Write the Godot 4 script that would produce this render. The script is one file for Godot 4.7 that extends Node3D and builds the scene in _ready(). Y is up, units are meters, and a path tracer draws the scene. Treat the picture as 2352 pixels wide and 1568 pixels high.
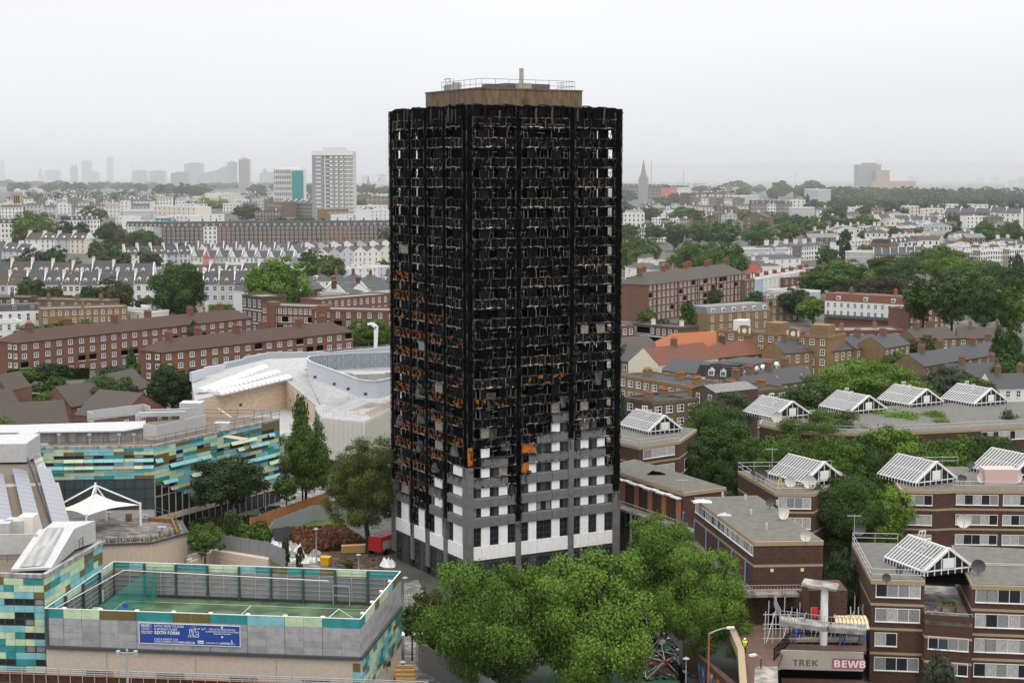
extends Node3D
# A burnt tower block among a school, brick walkway flats, estates and terraces. Metres, y up.
const F := 3700.0                      # focal length, in units of a 2352 wide picture
const EYE := Vector3(0, 56, 0)
var cam_basis := Basis(Vector3.RIGHT, deg_to_rad(-5.96))
var rng := RandomNumberGenerator.new()
var used := {}
var unit := BoxMesh.new()
var K := {}                            # materials
var T := {}                            # textures
var cache := {}
var env: Environment

func _ready() -> void:
	# camera
	var cam := Camera3D.new()
	cam.name = "camera"
	cam.position = EYE
	cam.basis = cam_basis
	cam.fov = rad_to_deg(2.0 * atan(783.5 / F))
	cam.near = 1.0
	cam.far = 30000.0
	add_child(cam)
	cam.current = true
	# overcast sky
	var sky := Sky.new()
	var sm := ProceduralSkyMaterial.new()
	sm.sky_top_color = lin(0.985, 0.99, 1.0)
	sm.sky_horizon_color = lin(0.268, 0.271, 0.279)
	sm.sky_curve = 1.0
	sm.ground_horizon_color = lin(0.33, 0.335, 0.34)
	sm.ground_bottom_color = lin(0.1, 0.1, 0.1)
	sm.sky_energy_multiplier = 1.0
	sm.sun_angle_max = 0.1
	sm.sky_cover = cloud_cover()
	sm.sky_cover_modulate = Color(1, 1, 1, 1)
	sky.sky_material = sm
	env = Environment.new()
	env.background_mode = Environment.BG_SKY
	env.sky = sky
	env.background_energy_multiplier = 2.45
	env.tonemap_mode = Environment.TONE_MAPPER_LINEAR
	env.tonemap_exposure = 1.18
	env.sdfgi_enabled = true
	env.ssao_enabled = true
	env.ssil_enabled = true
	env.fog_enabled = true
	env.fog_density = 0.00002
	env.fog_light_color = Color(0.97, 0.98, 1.0)
	env.volumetric_fog_enabled = true
	env.volumetric_fog_density = 0.0
	var we := WorldEnvironment.new()
	we.name = "world_environment"
	we.environment = env
	add_child(we)
	# the sun, spread out by the cloud
	var sun := DirectionalLight3D.new()
	sun.name = "sun"
	sun.light_energy = 0.4
	sun.light_color = Color(1.0, 0.97, 0.93)
	sun.light_angular_distance = 30.0
	sun.shadow_enabled = true
	sun.rotation = Vector3(deg_to_rad(-62), deg_to_rad(28), 0)
	add_child(sun)
	textures()
	materials()
	haze_bank()
	ground()
	tower()
	school()
	court()
	leisure_centre()
	walkway_flats()
	park()
	playground()
	near_trees()
	estates_west()
	estates_east()
	terraces()
	far_city()
	far_trees()
	print("nodes ", get_child_count())

# ---------------------------------------------------------------- places
func ray(px: float, py: float) -> Vector3:
	return cam_basis * Vector3((px - 1176.0) / F, (784.0 - py) / F, -1.0)

func G(px: float, py: float, h := 0.0) -> Vector3:      # the point at height h seen in that direction
	var d := ray(px, py)
	return EYE + d * ((h - EYE.y) / d.y)

func E(d: float) -> float:      # the land climbs gently beyond the estates
	return 16.0 * smoothstep(650.0, 2400.0, d)

func rise_at(px: float, py: float, h: float) -> float:
	var e := 0.0
	for i in 8:
		e = E(-G(px, py, h + e).z)
	return e

func Q(px: float, py: float, away: float) -> Vector3:   # the point that far to the south
	var d := ray(px, py)
	return EYE + d * (away / -d.z)

func rr(a: float, b: float) -> float:
	return rng.randf_range(a, b)

# ---------------------------------------------------------------- nodes
func numbered(n: String) -> String:
	used[n] = used.get(n, 0) + 1
	return n if used[n] == 1 else "%s_%03d" % [n, used[n] - 1]

func tag(o: Node3D, label: String, cat: String, group := "") -> void:
	o.set_meta("label", label)
	o.set_meta("category", cat)
	if group:
		o.set_meta("group", group)

func thing(n: String, label: String, cat: String, xf := Transform3D(), group := "") -> Node3D:
	var o := Node3D.new()
	o.name = numbered(n)
	add_child(o)
	o.transform = xf
	tag(o, label, cat, group)
	return o

func put(parent: Node, n: String, mesh: Mesh, mat: Material = null, xf := Transform3D()) -> MeshInstance3D:
	var o := MeshInstance3D.new()
	o.name = numbered(n) if parent == self else n
	o.mesh = mesh
	if mat:
		o.material_override = mat
	parent.add_child(o, true)
	o.transform = xf
	return o

func single(n: String, label: String, cat: String, mesh: Mesh, mat: Material = null, xf := Transform3D(), group := "") -> MeshInstance3D:
	var o := put(self, n, mesh, mat, xf)
	tag(o, label, cat, group)
	return o

func struct(n: String, mesh: Mesh, mat: Material = null, xf := Transform3D()) -> MeshInstance3D:
	var o := put(self, n, mesh, mat, xf)
	o.set_meta("kind", "structure")
	return o

func bx(parent: Node, n: String, mat: Material, a: Vector3, b: Vector3) -> MeshInstance3D:
	var s := (b - a).abs()
	return put(parent, n, unit, mat, Transform3D(Basis.from_scale(s), (a + b) / 2.0))

func frame(o: Vector3, along: Vector3) -> Transform3D:  # x along, z outward, y up
	var u := Vector3(along.x, 0, along.z).normalized()
	return Transform3D(Basis(u, Vector3.UP, u.cross(Vector3.UP)), o)

# ---------------------------------------------------------------- mesh building
class M:
	var v := PackedVector3Array()
	var c := PackedColorArray()
	var col := Color.WHITE
	var mat: Material
	var done := []
	func _init(m: Material = null) -> void:
		mat = m
	func next(m: Material) -> void:
		if v.size():
			done.append([mat, v, c])
		v = PackedVector3Array()
		c = PackedColorArray()
		mat = m
	func tri(p: Vector3, q: Vector3, r: Vector3) -> void:
		v.append_array([p, q, r])
		c.append_array([col, col, col])
	func quad(p: Vector3, q: Vector3, r: Vector3, s: Vector3) -> void:
		v.append_array([p, q, r, p, r, s])
		c.append_array([col, col, col, col, col, col])
	func hexa(b: Array) -> void:   # four bottom then four top corners, clockwise seen from above
		quad(b[4], b[5], b[6], b[7])
		quad(b[3], b[2], b[1], b[0])
		for i in 4:
			var j := (i + 1) % 4
			quad(b[j], b[i], b[i + 4], b[j + 4])
	func box(p: Vector3, q: Vector3) -> void:
		var a := p.min(q)
		var z := p.max(q)
		hexa([Vector3(a.x, a.y, a.z), Vector3(z.x, a.y, a.z), Vector3(z.x, a.y, z.z), Vector3(a.x, a.y, z.z), Vector3(a.x, z.y, a.z), Vector3(z.x, z.y, a.z), Vector3(z.x, z.y, z.z), Vector3(a.x, z.y, z.z)])
	func bar(p: Vector3, q: Vector3, w: float, h: float) -> void:   # a square bar from p to q
		var d := (q - p).normalized()
		var s := d.cross(Vector3.UP)
		if s.length() < 0.05:
			s = Vector3.RIGHT
		s = s.normalized() * w / 2.0
		var t := s.cross(d).normalized() * h / 2.0
		hexa([p - s - t, q - s - t, q + s - t, p + s - t, p - s + t, q - s + t, q + s + t, p + s + t])
	func tube(p: Vector3, q: Vector3, r: float, n := 6, r2 := -1.0) -> void:
		if r2 < 0.0:
			r2 = r
		var d := (q - p).normalized()
		var s := d.cross(Vector3.UP if absf(d.y) < 0.9 else Vector3.RIGHT).normalized()
		var t := s.cross(d)
		for i in n:
			var a := TAU * i / n
			var b := TAU * (i + 1) / n
			var m := s * cos(a) + t * sin(a)
			var k := s * cos(b) + t * sin(b)
			quad(p + m * r, q + m * r2, q + k * r2, p + k * r)
			tri(p, p + m * r, p + k * r)
			tri(q, q + k * r2, q + m * r2)
	func prism(pts: Array, y0: float, y1: float, top := true, bottom := true) -> void:   # pts: Vector2 in x and z
		var n := pts.size()
		for i in n:
			var p: Vector2 = pts[i]
			var q: Vector2 = pts[(i + 1) % n]
			quad(Vector3(p.x, y0, p.y), Vector3(p.x, y1, p.y), Vector3(q.x, y1, q.y), Vector3(q.x, y0, q.y))
		var t := Geometry2D.triangulate_polygon(PackedVector2Array(pts))
		for i in range(0, t.size(), 3):
			var a: Vector2 = pts[t[i]]
			var b: Vector2 = pts[t[i + 1]]
			var d: Vector2 = pts[t[i + 2]]
			if top:
				tri(Vector3(a.x, y1, a.y), Vector3(b.x, y1, b.y), Vector3(d.x, y1, d.y))
			if bottom:
				tri(Vector3(a.x, y0, a.y), Vector3(d.x, y0, d.y), Vector3(b.x, y0, b.y))
	func mesh() -> ArrayMesh:
		next(null)
		var out := ArrayMesh.new()
		for d in done:
			var a := []
			a.resize(Mesh.ARRAY_MAX)
			a[Mesh.ARRAY_VERTEX] = d[1]
			a[Mesh.ARRAY_COLOR] = d[2]
			out.add_surface_from_arrays(Mesh.PRIMITIVE_TRIANGLES, a)
			if d[0]:
				out.surface_set_material(out.get_surface_count() - 1, d[0])
		return out

# ---------------------------------------------------------------- textures and materials
func noise_image(n: int, freq: float, lo: float, hi: float, oct := 4, sx := 1.0, sy := 1.0, kind := FastNoiseLite.TYPE_SIMPLEX_SMOOTH, seed_ := 3) -> Image:
	var f := FastNoiseLite.new()
	f.noise_type = kind
	f.frequency = freq
	f.fractal_octaves = oct
	f.seed = seed_
	var im := f.get_seamless_image(int(n * sx), int(n * sy))
	im.convert(Image.FORMAT_RF)
	im.resize(n, n, Image.INTERPOLATE_BILINEAR)
	var out := Image.create(n, n, false, Image.FORMAT_RGB8)
	for y in n:
		for x in n:
			var t := lerpf(lo, hi, clampf(im.get_pixel(x, y).r, 0, 1))
			out.set_pixel(x, y, Color(t, t, t))
	return out

func tex(im: Image) -> ImageTexture:
	im.generate_mipmaps()
	return ImageTexture.create_from_image(im)

func textures() -> void:
	T.fine = tex(noise_image(256, 0.09, 0.62, 1.1, 4))
	T.subtle = tex(noise_image(256, 0.03, 0.93, 1.02, 4))
	T.soft = tex(noise_image(256, 0.02, 0.85, 1.08, 4))
	T.blotch = tex(noise_image(256, 0.012, 0.55, 1.15, 5))
	T.streak = tex(noise_image(256, 0.03, 0.6, 1.12, 4, 1.0, 0.12))
	var im := noise_image(256, 0.11, 0.72, 1.1, 4, 1.0, 1.0, FastNoiseLite.TYPE_SIMPLEX_SMOOTH, 9)
	var r := RandomNumberGenerator.new()
	r.seed = 5
	# brick courses: 24 rows of 12 bricks, each with a tone of its own
	for j in 24:
		for i in 12:
			var k := 0.72 + r.randf() * 0.3
			var x0 := i * 256.0 / 12.0 + (10.6 if j % 2 else 0.0)
			for y in range(int(j * 256.0 / 24.0), int((j + 1) * 256.0 / 24.0)):
				for x in range(int(x0), int(x0 + 256.0 / 12.0)):
					var joint: bool = y == int(j * 256.0 / 24.0) or x == int(x0)
					var p := im.get_pixel(x % 256, y)
					im.set_pixel(x % 256, y, p * k if not joint else Color(0.8, 0.8, 0.78))
	T.brick = tex(im)
	im = noise_image(256, 0.1, 0.75, 1.05, 3, 1.0, 1.0, FastNoiseLite.TYPE_SIMPLEX_SMOOTH, 14)
	for y in 256:
		for x in 256:
			var m := fmod(y, 16.0) / 16.0
			var k := (0.62 if m < 0.2 else 0.85 + 0.15 * m) * (0.9 + 0.1 * (int(x / 16.0 + (y / 16) * 7) * 37 % 11) / 11.0)
			im.set_pixel(x, y, im.get_pixel(x, y) * k)
	T.tile = tex(im)
	T.gravel = tex(noise_image(256, 0.25, 0.45, 1.2, 2, 1.0, 1.0, FastNoiseLite.TYPE_CELLULAR))
	T.paving = tex(paving())

func paving() -> Image:
	var im := noise_image(256, 0.1, 0.85, 1.05, 3)
	var r := RandomNumberGenerator.new()
	r.seed = 77
	for j in 16:
		for i in 8:
			var k := 0.6 + r.randf() * 0.45
			for y in range(j * 16, j * 16 + 16):
				for x in range(i * 32 + (j % 3) * 10, i * 32 + 32 + (j % 3) * 10):
					im.set_pixel(x % 256, y, im.get_pixel(x % 256, y) * k)
	return im

func cloud_cover() -> ImageTexture:
	var f := FastNoiseLite.new()
	f.frequency = 0.0045
	f.fractal_octaves = 4
	f.seed = 21
	var im := Image.create(1024, 512, false, Image.FORMAT_RGBA8)
	for y in 512:
		for x in 1024:
			var a := TAU * x / 1024.0
			var e := PI * (0.5 - y / 512.0)
			var p := Vector3(cos(a) * cos(e), sin(e) * 3.0, sin(a) * cos(e)) * 160.0
			var t := clampf(f.get_noise_3dv(p) * 0.5 + 0.5, 0, 1)
			im.set_pixel(x, y, Color(0.9, 0.93, 1.0, 0.075 * t * t if y < 256 else 0.0))
	return ImageTexture.create_from_image(im)

func lin(r: float, g: float, b: float) -> Color:
	return Color(r, g, b).linear_to_srgb()

func mt(r: float, g: float, b: float, rough := 0.85, t := "", size := 4.0, metal := 0.0) -> StandardMaterial3D:
	var m := StandardMaterial3D.new()
	m.albedo_color = lin(r, g, b)
	m.roughness = rough
	m.metallic = metal
	m.cull_mode = BaseMaterial3D.CULL_DISABLED
	if t:
		m.albedo_texture = T[t]
		m.uv1_triplanar = true
		m.uv1_world_triplanar = true
		m.uv1_scale = Vector3.ONE / size
	return m

func vcm(rough := 0.85, t := "", size := 4.0, metal := 0.0) -> StandardMaterial3D:
	var m := mt(1, 1, 1, rough, t, size, metal)
	m.vertex_color_use_as_albedo = true
	return m

func dull(m: StandardMaterial3D, s := 0.03) -> StandardMaterial3D:
	m.metallic_specular = s
	return m

func pane(r: float, g: float, b: float, a: float) -> StandardMaterial3D:
	var m := mt(r, g, b, 0.08)
	m.albedo_color.a = a
	m.transparency = BaseMaterial3D.TRANSPARENCY_ALPHA
	return m

func materials() -> void:
	K.char = dull(mt(0.006, 0.0055, 0.005, 0.95, "fine", 3.0))
	K.charv = dull(vcm(0.9, "fine", 2.0))
	for i in 2:
		var v := dull(vcm(0.9, "blotch", 3.0))
		v.albedo_color = lin(1.5, 1.45, 1.4) if i == 0 else lin(2.2, 2.0, 1.8)
		K["charv%d" % (i + 2)] = v
	K.singed = mt(0.075, 0.072, 0.07, 0.6, "blotch", 2.0)
	K.insul = mt(0.58, 0.17, 0.02, 0.9, "blotch", 1.6)
	K.soot = dull(mt(0.017, 0.016, 0.015, 0.95, "blotch", 6.0))
	K.black = dull(mt(0.003, 0.003, 0.003, 0.95))
	K.ash = mt(0.2, 0.19, 0.18, 0.7, "fine", 1.0)
	K.zinc = mt(0.15, 0.15, 0.152, 0.5, "soft", 7.0)
	K.zinc_dark = mt(0.075, 0.08, 0.085, 0.55, "streak", 5.0)
	K.white = mt(0.84, 0.84, 0.84, 0.6, "subtle", 6.0)
	K.scorch = mt(0.34, 0.30, 0.26, 0.8, "blotch", 1.6)
	K.tan = mt(0.205, 0.140, 0.082, 0.85, "streak", 7.0)
	K.glass = mt(0.018, 0.022, 0.026, 0.12)
	K.glass_blue = mt(0.05, 0.075, 0.085, 0.1)
	K.curtain = mt(0.55, 0.54, 0.52, 0.35, "streak", 0.9)
	K.net = mt(0.33, 0.33, 0.33, 0.3, "streak", 0.6)
	K.frame_dark = mt(0.035, 0.038, 0.043, 0.5)
	K.frame_white = mt(0.75, 0.75, 0.74, 0.5)
	K.metal = mt(0.42, 0.43, 0.44, 0.45, "", 1.0, 0.3)
	K.metal_dark = mt(0.09, 0.09, 0.095, 0.5)
	K.concrete = mt(0.36, 0.34, 0.31, 0.9, "blotch", 6.0)
	K.stone = mt(0.52, 0.48, 0.42, 0.85, "fine", 2.0)
	K.asphalt = mt(0.07, 0.07, 0.07, 0.95, "fine", 3.0)

# ---------------------------------------------------------------- ground
func ground() -> void:
	K.land = mt(0.10, 0.105, 0.085, 0.95, "blotch", 90.0)
	var m := M.new(K.land)
	var z := 200.0
	while z > -16000.0:
		var z2 := z - (150.0 if z > -3000.0 else 2000.0)
		m.quad(V(-6000, E(-z), z), V(-6000, E(-z2), z2), V(6000, E(-z2), z2), V(6000, E(-z), z))
		z = z2
	struct("ground", m.mesh())

func haze_bank() -> void:      # the city air, thicker from half a kilometre on
	for q in [[500.0, 0.00005], [1400.0, 0.0001], [3200.0, 0.00018]]:
		var f := FogVolume.new()
		f.name = numbered("haze")
		f.shape = RenderingServer.FOG_VOLUME_SHAPE_BOX
		f.size = V(12000, 160, 16000 - q[0])
		f.position = V(0, 78, -(16000 + q[0]) / 2.0)
		var fm := FogMaterial.new()
		fm.density = q[1]
		fm.albedo = Color(0.97, 0.98, 1.0)
		f.material = fm
		add_child(f)
		f.set_meta("kind", "stuff")

# ---------------------------------------------------------------- the burnt tower
const SILL := 10.29
const RISE := 2.647
const SIDE := 23.5

func spandrel_mesh(w: float, h: float, k: int, fire: float) -> ArrayMesh:
	if fire < 0.1:
		fire = 0.0
	var key := "sp%.1f_%d_%d" % [w, k, int(fire * 10)]
	if cache.has(key):
		return cache[key]
	var r := RandomNumberGenerator.new()
	r.seed = 100 + k * 17 + int(w * 10) + int(fire * 100)
	var f := FastNoiseLite.new()
	f.seed = r.randi() % 1000
	f.frequency = 0.5
	f.fractal_octaves = 3
	var m := M.new(K.charv)
	m.col = Color(0.007, 0.0065, 0.006)
	m.box(V(0, 0, -0.25), V(w, h, 0))
	var nx := int(w * 4.0)
	var ny := 7
	var hole := r.randf() < 0.35
	for j in ny:
		for i in nx:
			var p := []
			for q in [[0, 0], [0, 1], [1, 1], [1, 0]]:
				var x: float = w * (i + q[0]) / nx
				var y: float = h * (j + q[1]) / ny
				p.append(V(x, y + f.get_noise_2d(x * 3, y * 3 + 40) * 0.12, 0.06 + 0.16 * f.get_noise_2d(x * 2.2, y * 2.2)))
			var t := f.get_noise_2d(i * 1.7 + 200, j * 1.9)
			if hole and t < -0.25:
				continue
			var b := 0.005 + 0.010 * r.randf()
			m.col = Color(b, b * 0.95, b * 0.9)
			if t > 0.36 and r.randf() < 0.6:
				b = 0.02 + 0.10 * r.randf() * r.randf()
				m.col = Color(b, b, b)
			if fire > 0.0 and j > 0 and f.get_noise_2d(i * 0.42 + 77, j * 0.3 + 5) > 0.42 - fire:
				b = 0.75 + 0.35 * r.randf()
				m.col = Color(0.62 * b, 0.19 * b, 0.022 * b) if r.randf() > 0.12 else Color(0.05, 0.025, 0.012)
			m.quad(p[0], p[1], p[2], p[3])
	# glue rings left on the concrete
	for i in int(w / 0.95):
		if r.randf() < 0.6:
			var cx := 0.5 + i * 0.95
			var g := 0.015 + 0.06 * r.randf()
			m.col = Color(g, g, g)
			var s0 := int(r.randf() * 5)
			for s in range(s0, s0 + 9):
				var a := TAU * s / 12.0
				var b2 := TAU * (s + 1) / 12.0
				m.bar(V(cx + cos(a) * 0.36, h * 0.48 + sin(a) * 0.42, 0.24), V(cx + cos(b2) * 0.36, h * 0.48 + sin(b2) * 0.42, 0.24), 0.05, 0.05)
	# ragged rails along the top and bottom edges, with drips
	for e in [[h + 0.02, 0.34, 0.16], [0.22, 0.3, 0.42]]:
		var n := int(w * 2.5)
		var y0: float = e[0]
		var z0: float = e[1]
		for i in n:
			var y1: float = e[0] + r.randf_range(-0.09, 0.09)
			var z1: float = e[1] + r.randf_range(-0.1, 0.12)
			var g: float = 0.02 + e[2] * pow(r.randf(), 1.5)
			m.col = Color(g, g * 0.98, g * 0.95)
			if r.randf() < 0.88:
				m.bar(V(w * i / n, y0, z0), V(w * (i + 1) / n, y1, z1), 0.08 + 0.12 * r.randf(), 0.05 + 0.09 * r.randf())
			if r.randf() < 0.3:
				m.bar(V(w * i / n, y0, z0), V(w * i / n + r.randf_range(-0.12, 0.12), y0 - r.randf_range(0.15, 0.6), z0 + 0.04), 0.05, 0.06)
			y0 = y1
			z0 = z1
	# cladding rails that still stand
	for i in int(w / 1.1):
		var g := 0.02 + 0.2 * pow(r.randf(), 2.0)
		m.col = Color(g, g, g)
		var x := 0.2 + i * 1.2 + r.randf_range(-0.1, 0.1)
		m.bar(V(x, 0, 0.26), V(x + r.randf_range(-0.12, 0.12), h, 0.28), 0.06, 0.05)
	cache[key] = m.mesh()
	return cache[key]

func burnt_frame_mesh(w: float, h: float, k: int) -> ArrayMesh:
	var key := "bf%.1f_%d" % [w, k]
	if cache.has(key):
		return cache[key]
	var r := RandomNumberGenerator.new()
	r.seed = 900 + k * 31 + int(w * 10)
	var m := M.new(K.charv)
	var n := 3 if w < 1.6 else 5
	for i in n:
		var x := w * i / (n - 1.0)
		var g := 0.03 + 0.42 * r.randf() * r.randf()
		m.col = Color(g, g, g * 0.98)
		var lean := r.randf_range(-0.06, 0.06) if r.randf() < 0.75 else r.randf_range(-0.45, 0.45)
		if r.randf() < (0.8 if k != 3 and k != 5 else 0.25):
			m.bar(V(clampf(x, 0.04, w - 0.04), 0, 0.05), V(clampf(x + lean, 0.04, w - 0.04), h * r.randf_range(0.75, 1.0), 0.04), 0.06, 0.06)
	for y in [0.0, 0.62, 1.0]:
		var g := 0.04 + 0.4 * r.randf()
		m.col = Color(g, g, g)
		if r.randf() < 0.62:
			var a := r.randf_range(0, 0.4) * w
			m.bar(V(a, h * y, 0.05), V(a + w * r.randf_range(0.3, 0.6), h * y + r.randf_range(-0.1, 0.1), 0.05), 0.06, 0.06)
	for i in 3:
		var g := 0.02 + 0.1 * r.randf()
		m.col = Color(g, g, g)
		var x := r.randf() * w
		m.bar(V(x, 0.02, -0.1), V(x + r.randf_range(-0.3, 0.3), r.randf_range(0.1, 0.4), 0.1), 0.12, 0.1)
	cache[key] = m.mesh()
	return cache[key]

func burnt_column_mesh(w: float, k: int) -> ArrayMesh:
	var key := "bc%.1f_%d" % [w, k]
	if cache.has(key):
		return cache[key]
	var r := RandomNumberGenerator.new()
	r.seed = 300 + k * 13
	var m := M.new(K.charv)
	m.col = Color(0.006, 0.0055, 0.005)
	m.box(V(0, 0, -0.5), V(w, RISE, 0.18))
	for s in [-0.02, w + 0.02]:
		var x0: float = s
		for i in 5:
			var g := 0.015 + 0.2 * pow(r.randf(), 3.0)
			m.col = Color(g, g, g)
			var x1: float = s + r.randf_range(-0.06, 0.06)
			m.bar(V(x0, RISE * i / 5.0, 0.28), V(x1, RISE * (i + 1) / 5.0, 0.28), 0.07, 0.1)
			x0 = x1
	for i in 3:
		for s in [-1, 1]:
			if r.randf() < 0.75:
				m.col = Color(0.02, 0.02, 0.02)
				var y := 0.3 + i * 0.86 + r.randf() * 0.1
				m.box(V(w / 2 + s * w / 2, y, 0.0), V(w / 2 + s * (w / 2 + 0.16), y + 0.12, 0.34))
	if r.randf() < 0.5:
		m.col = Color(0.03, 0.028, 0.026)
		for i in 6:
			var x := r.randf() * w
			var y := r.randf() * (RISE - 0.6)
			m.bar(V(x, y, 0.22), V(x + r.randf_range(-0.1, 0.1), y + 0.6, 0.24), 0.1, 0.06)
	cache[key] = m.mesh()
	return cache[key]

func window_mesh(w: float, h: float, cols: int, rows: int, frm: Material, gl: Array, t := 0.06, sill := true) -> ArrayMesh:
	var key := "w%.1f_%.1f_%d_%d_%d_%d_%s" % [w, h, cols, rows, frm.get_instance_id(), int(t * 100), str(gl)]
	if cache.has(key):
		return cache[key]
	var m := M.new(frm)
	for i in cols + 1:
		var x := w * i / cols
		var e := t * (1.0 if i == 0 or i == cols else 0.7)
		m.box(V(x - e / 2, 0, 0), V(x + e / 2, h, 0.07))
	for j in rows + 1:
		var y := h * j / rows
		m.box(V(-t / 2, y - t / 2, 0.002), V(w + t / 2, y + t / 2, 0.068))
	if sill:
		m.box(V(-0.1, -0.12, 0), V(w + 0.1, -0.03, 0.16))
	for i in cols:
		m.next(gl[i % gl.size()])
		m.quad(V(w * i / cols, 0, 0.025), V(w * i / cols, h, 0.025), V(w * (i + 1) / cols, h, 0.025), V(w * (i + 1) / cols, 0, 0.025))
	cache[key] = m.mesh()
	return cache[key]

func tower() -> void:
	rng.seed = 11
	var a := deg_to_rad(29.3)
	var corner := Q(1075, 398, 211)
	corner.y = 0
	var tw := thing("burnt_tower_block", "burnt out charred tower block with intact grey and white lower floors", "tower block", frame(corner, V(cos(a), 0, -sin(a))))
	# concrete core, floors and the walls between the flats
	bx(tw, "core_wall", K.black, V(8, 0, -15.5), V(15.5, 63, -8))
	for i in 22:
		var y := SILL - 1.0 + RISE * i
		bx(tw, "floor_slab", K.soot, V(0.35, y - 0.25, -SIDE + 0.35), V(SIDE - 0.35, y, -0.35))
	for q in [[0.4, 8, -6.9, -6.7], [2.4, 8, -17.5, -17.3], [0.4, 8, -12.2, -12.0], [15.5, 21.5, -7.2, -7.0], [15.5, 23, -16.2, -16.0]]:
		bx(tw, "party_wall", K.soot, V(q[0], 9, q[2]), V(q[1], 62.2, q[3]))
	for q in [[7.3, 7.5, -8, -0.4], [15.7, 15.9, -8, -0.4], [7.3, 7.5, -22, -15.5], [15.7, 15.9, -23, -15.5]]:
		bx(tw, "party_wall", K.soot, V(q[0], 9, q[2]), V(q[1], 62.2, q[3]))
	# faces: origin, turn, column spans, cells of each bay, intact floors of each cell, of each spandrel piece, top of each column's metal casing
	var b3 := [[0.5, 7.0], [7.8, 15.3], [16.15, 22.6]]
	var c3 := [[-0.35, 0.5], [7.0, 7.8], [15.3, 16.15], [22.6, 23.7]]
	var cells3 := [[0.0, 0.2, 0.4, 0.615, 0.82, 1.0], [0.0, 0.17, 0.335, 0.66, 0.83, 1.0], [0.0, 0.19, 0.39, 0.605, 0.80, 1.0]]
	var b4 := [[1.05, 6.1], [7.1, 11.0], [12.1, 16.57], [17.66, 22.4]]
	var c4 := [[-0.2, 1.05], [6.1, 7.1], [11.0, 12.1], [16.57, 17.66], [22.4, 23.5]]
	var cells4 := [[0.0, 0.33, 0.8, 1.0], [0.0, 0.33, 0.8, 1.0], [0.0, 0.3, 0.8, 1.0], [0.0, 0.3, 0.86, 1.0]]
	var right := Transform3D(Basis.IDENTITY, Vector3.ZERO)
	var left := Transform3D(Basis(V(0, 0, 1), Vector3.UP, V(-1, 0, 0)), V(0, 0, -SIDE))
	var back := Transform3D(Basis(V(-1, 0, 0), Vector3.UP, V(0, 0, -1)), V(SIDE, 0, -SIDE))
	var east := Transform3D(Basis(V(0, 0, -1), Vector3.UP, V(1, 0, 0)), V(SIDE, 0, 0))
	tower_face(tw, right, b3, c3, cells3, [[2, 5, 3, 3, 2], [3, 4, 4, 6, 5], [4, 5, 5, 4, 2]], [[3, 4, 4, 4, 2], [3, 4, 5, 6, 6], [4, 5, 5, 5, 3]], [17.3, 11.3, 22.0, 13.6], true, 0)
	tower_face(tw, left, b4, c4, cells4, [[0, 1, 0], [0, 0, 0], [1, 2, 0], [2, 3, 1]], [[1, 1, 1], [0, 0, 0], [2, 2, 1], [3, 3, 3]], [12.2, 8.6, 6.5, 10.4, 17.3], true, 1)
	tower_face(tw, back, b3, c3, cells3, [[1, 1, 1, 1, 1], [1, 1, 1, 1, 1], [1, 1, 1, 1, 1]], [[1, 1, 1, 1, 1], [1, 1, 1, 1, 1], [1, 1, 1, 1, 1]], [9, 9, 9, 9], false, 2)
	tower_face(tw, east, b4, c4, cells4, [[2, 2, 2], [2, 2, 2], [2, 2, 2], [2, 2, 2]], [[2, 2, 2], [2, 2, 2], [2, 2, 2], [2, 2, 2]], [13, 13, 13, 13, 13], false, 3)
	# tan plant room on the roof
	var wall := M.new(K.tan)
	wall.prism([Vector2(3.28, -3.0), Vector2(19.4, -3.2), Vector2(19.4, -19.0), Vector2(3.28, -19.0)], 62.5, 67.1)
	var pr := put(tw, "plant_room", wall.mesh())
	var coping := M.new(K.tan)
	coping.prism([Vector2(3.2, -2.92), Vector2(19.48, -3.12), Vector2(19.48, -19.08), Vector2(3.2, -19.08)], 67.1, 67.3)
	put(pr, "coping", coping.mesh())
	bx(pr, "tank_cover", K.metal_dark, V(9.5, 66.95, -11), V(16.5, 68.2, -7))
	bx(pr, "chimney", K.stone, V(11.4, 67.8, -6.6), V(11.85, 70.2, -6.15))
	bx(pr, "chimney_base", K.stone, V(11.0, 66.95, -7.0), V(12.9, 68.2, -5.8))
	bx(pr, "vent_box", K.metal, V(3.6, 66.95, -11.6), V(4.5, 68.3, -10.4))
	bx(pr, "vent_box", K.metal, V(3.9, 66.95, -14.6), V(4.8, 68.1, -13.4))
	bx(pr, "vent_box", K.metal_dark, V(5, 66.95, -5.4), V(7.2, 67.8, -4.2))
	var rail := M.new(K.metal_dark)
	var ring := [V(3.8, 0, -15), V(4.0, 0, -3.6), V(18.6, 0, -3.8), V(18.6, 0, -9)]
	for i in 3:
		var p: Vector3 = ring[i]
		var q: Vector3 = ring[i + 1]
		for y in [67.8, 68.5]:
			rail.tube(p + V(0, y, 0), q + V(0, y, 0), 0.03, 4)
		for j in 7:
			var s := p.lerp(q, j / 7.0)
			rail.tube(s + V(0, 66.9, 0), s + V(0, 68.5, 0), 0.03, 4)
	put(pr, "guard_rail", rail.mesh())
	var lad := M.new(K.metal_dark)
	for s in [-11.2, -10.2]:
		for x in [3.2, 2.5]:
			lad.tube(V(x, 62.5, s), V(x, 68.8, s), 0.035, 4)
	for i in 9:
		lad.bar(V(2.5, 62.8 + i * 0.75, -11.2), V(2.5, 62.8 + i * 0.75, -10.2), 0.05, 0.05)
	for y in [67.9, 68.7, 65.4]:
		lad.tube(V(2.5, y, -12.0), V(2.5, y, -9.4), 0.03, 4)
	put(pr, "ladder", lad.mesh())

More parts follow.
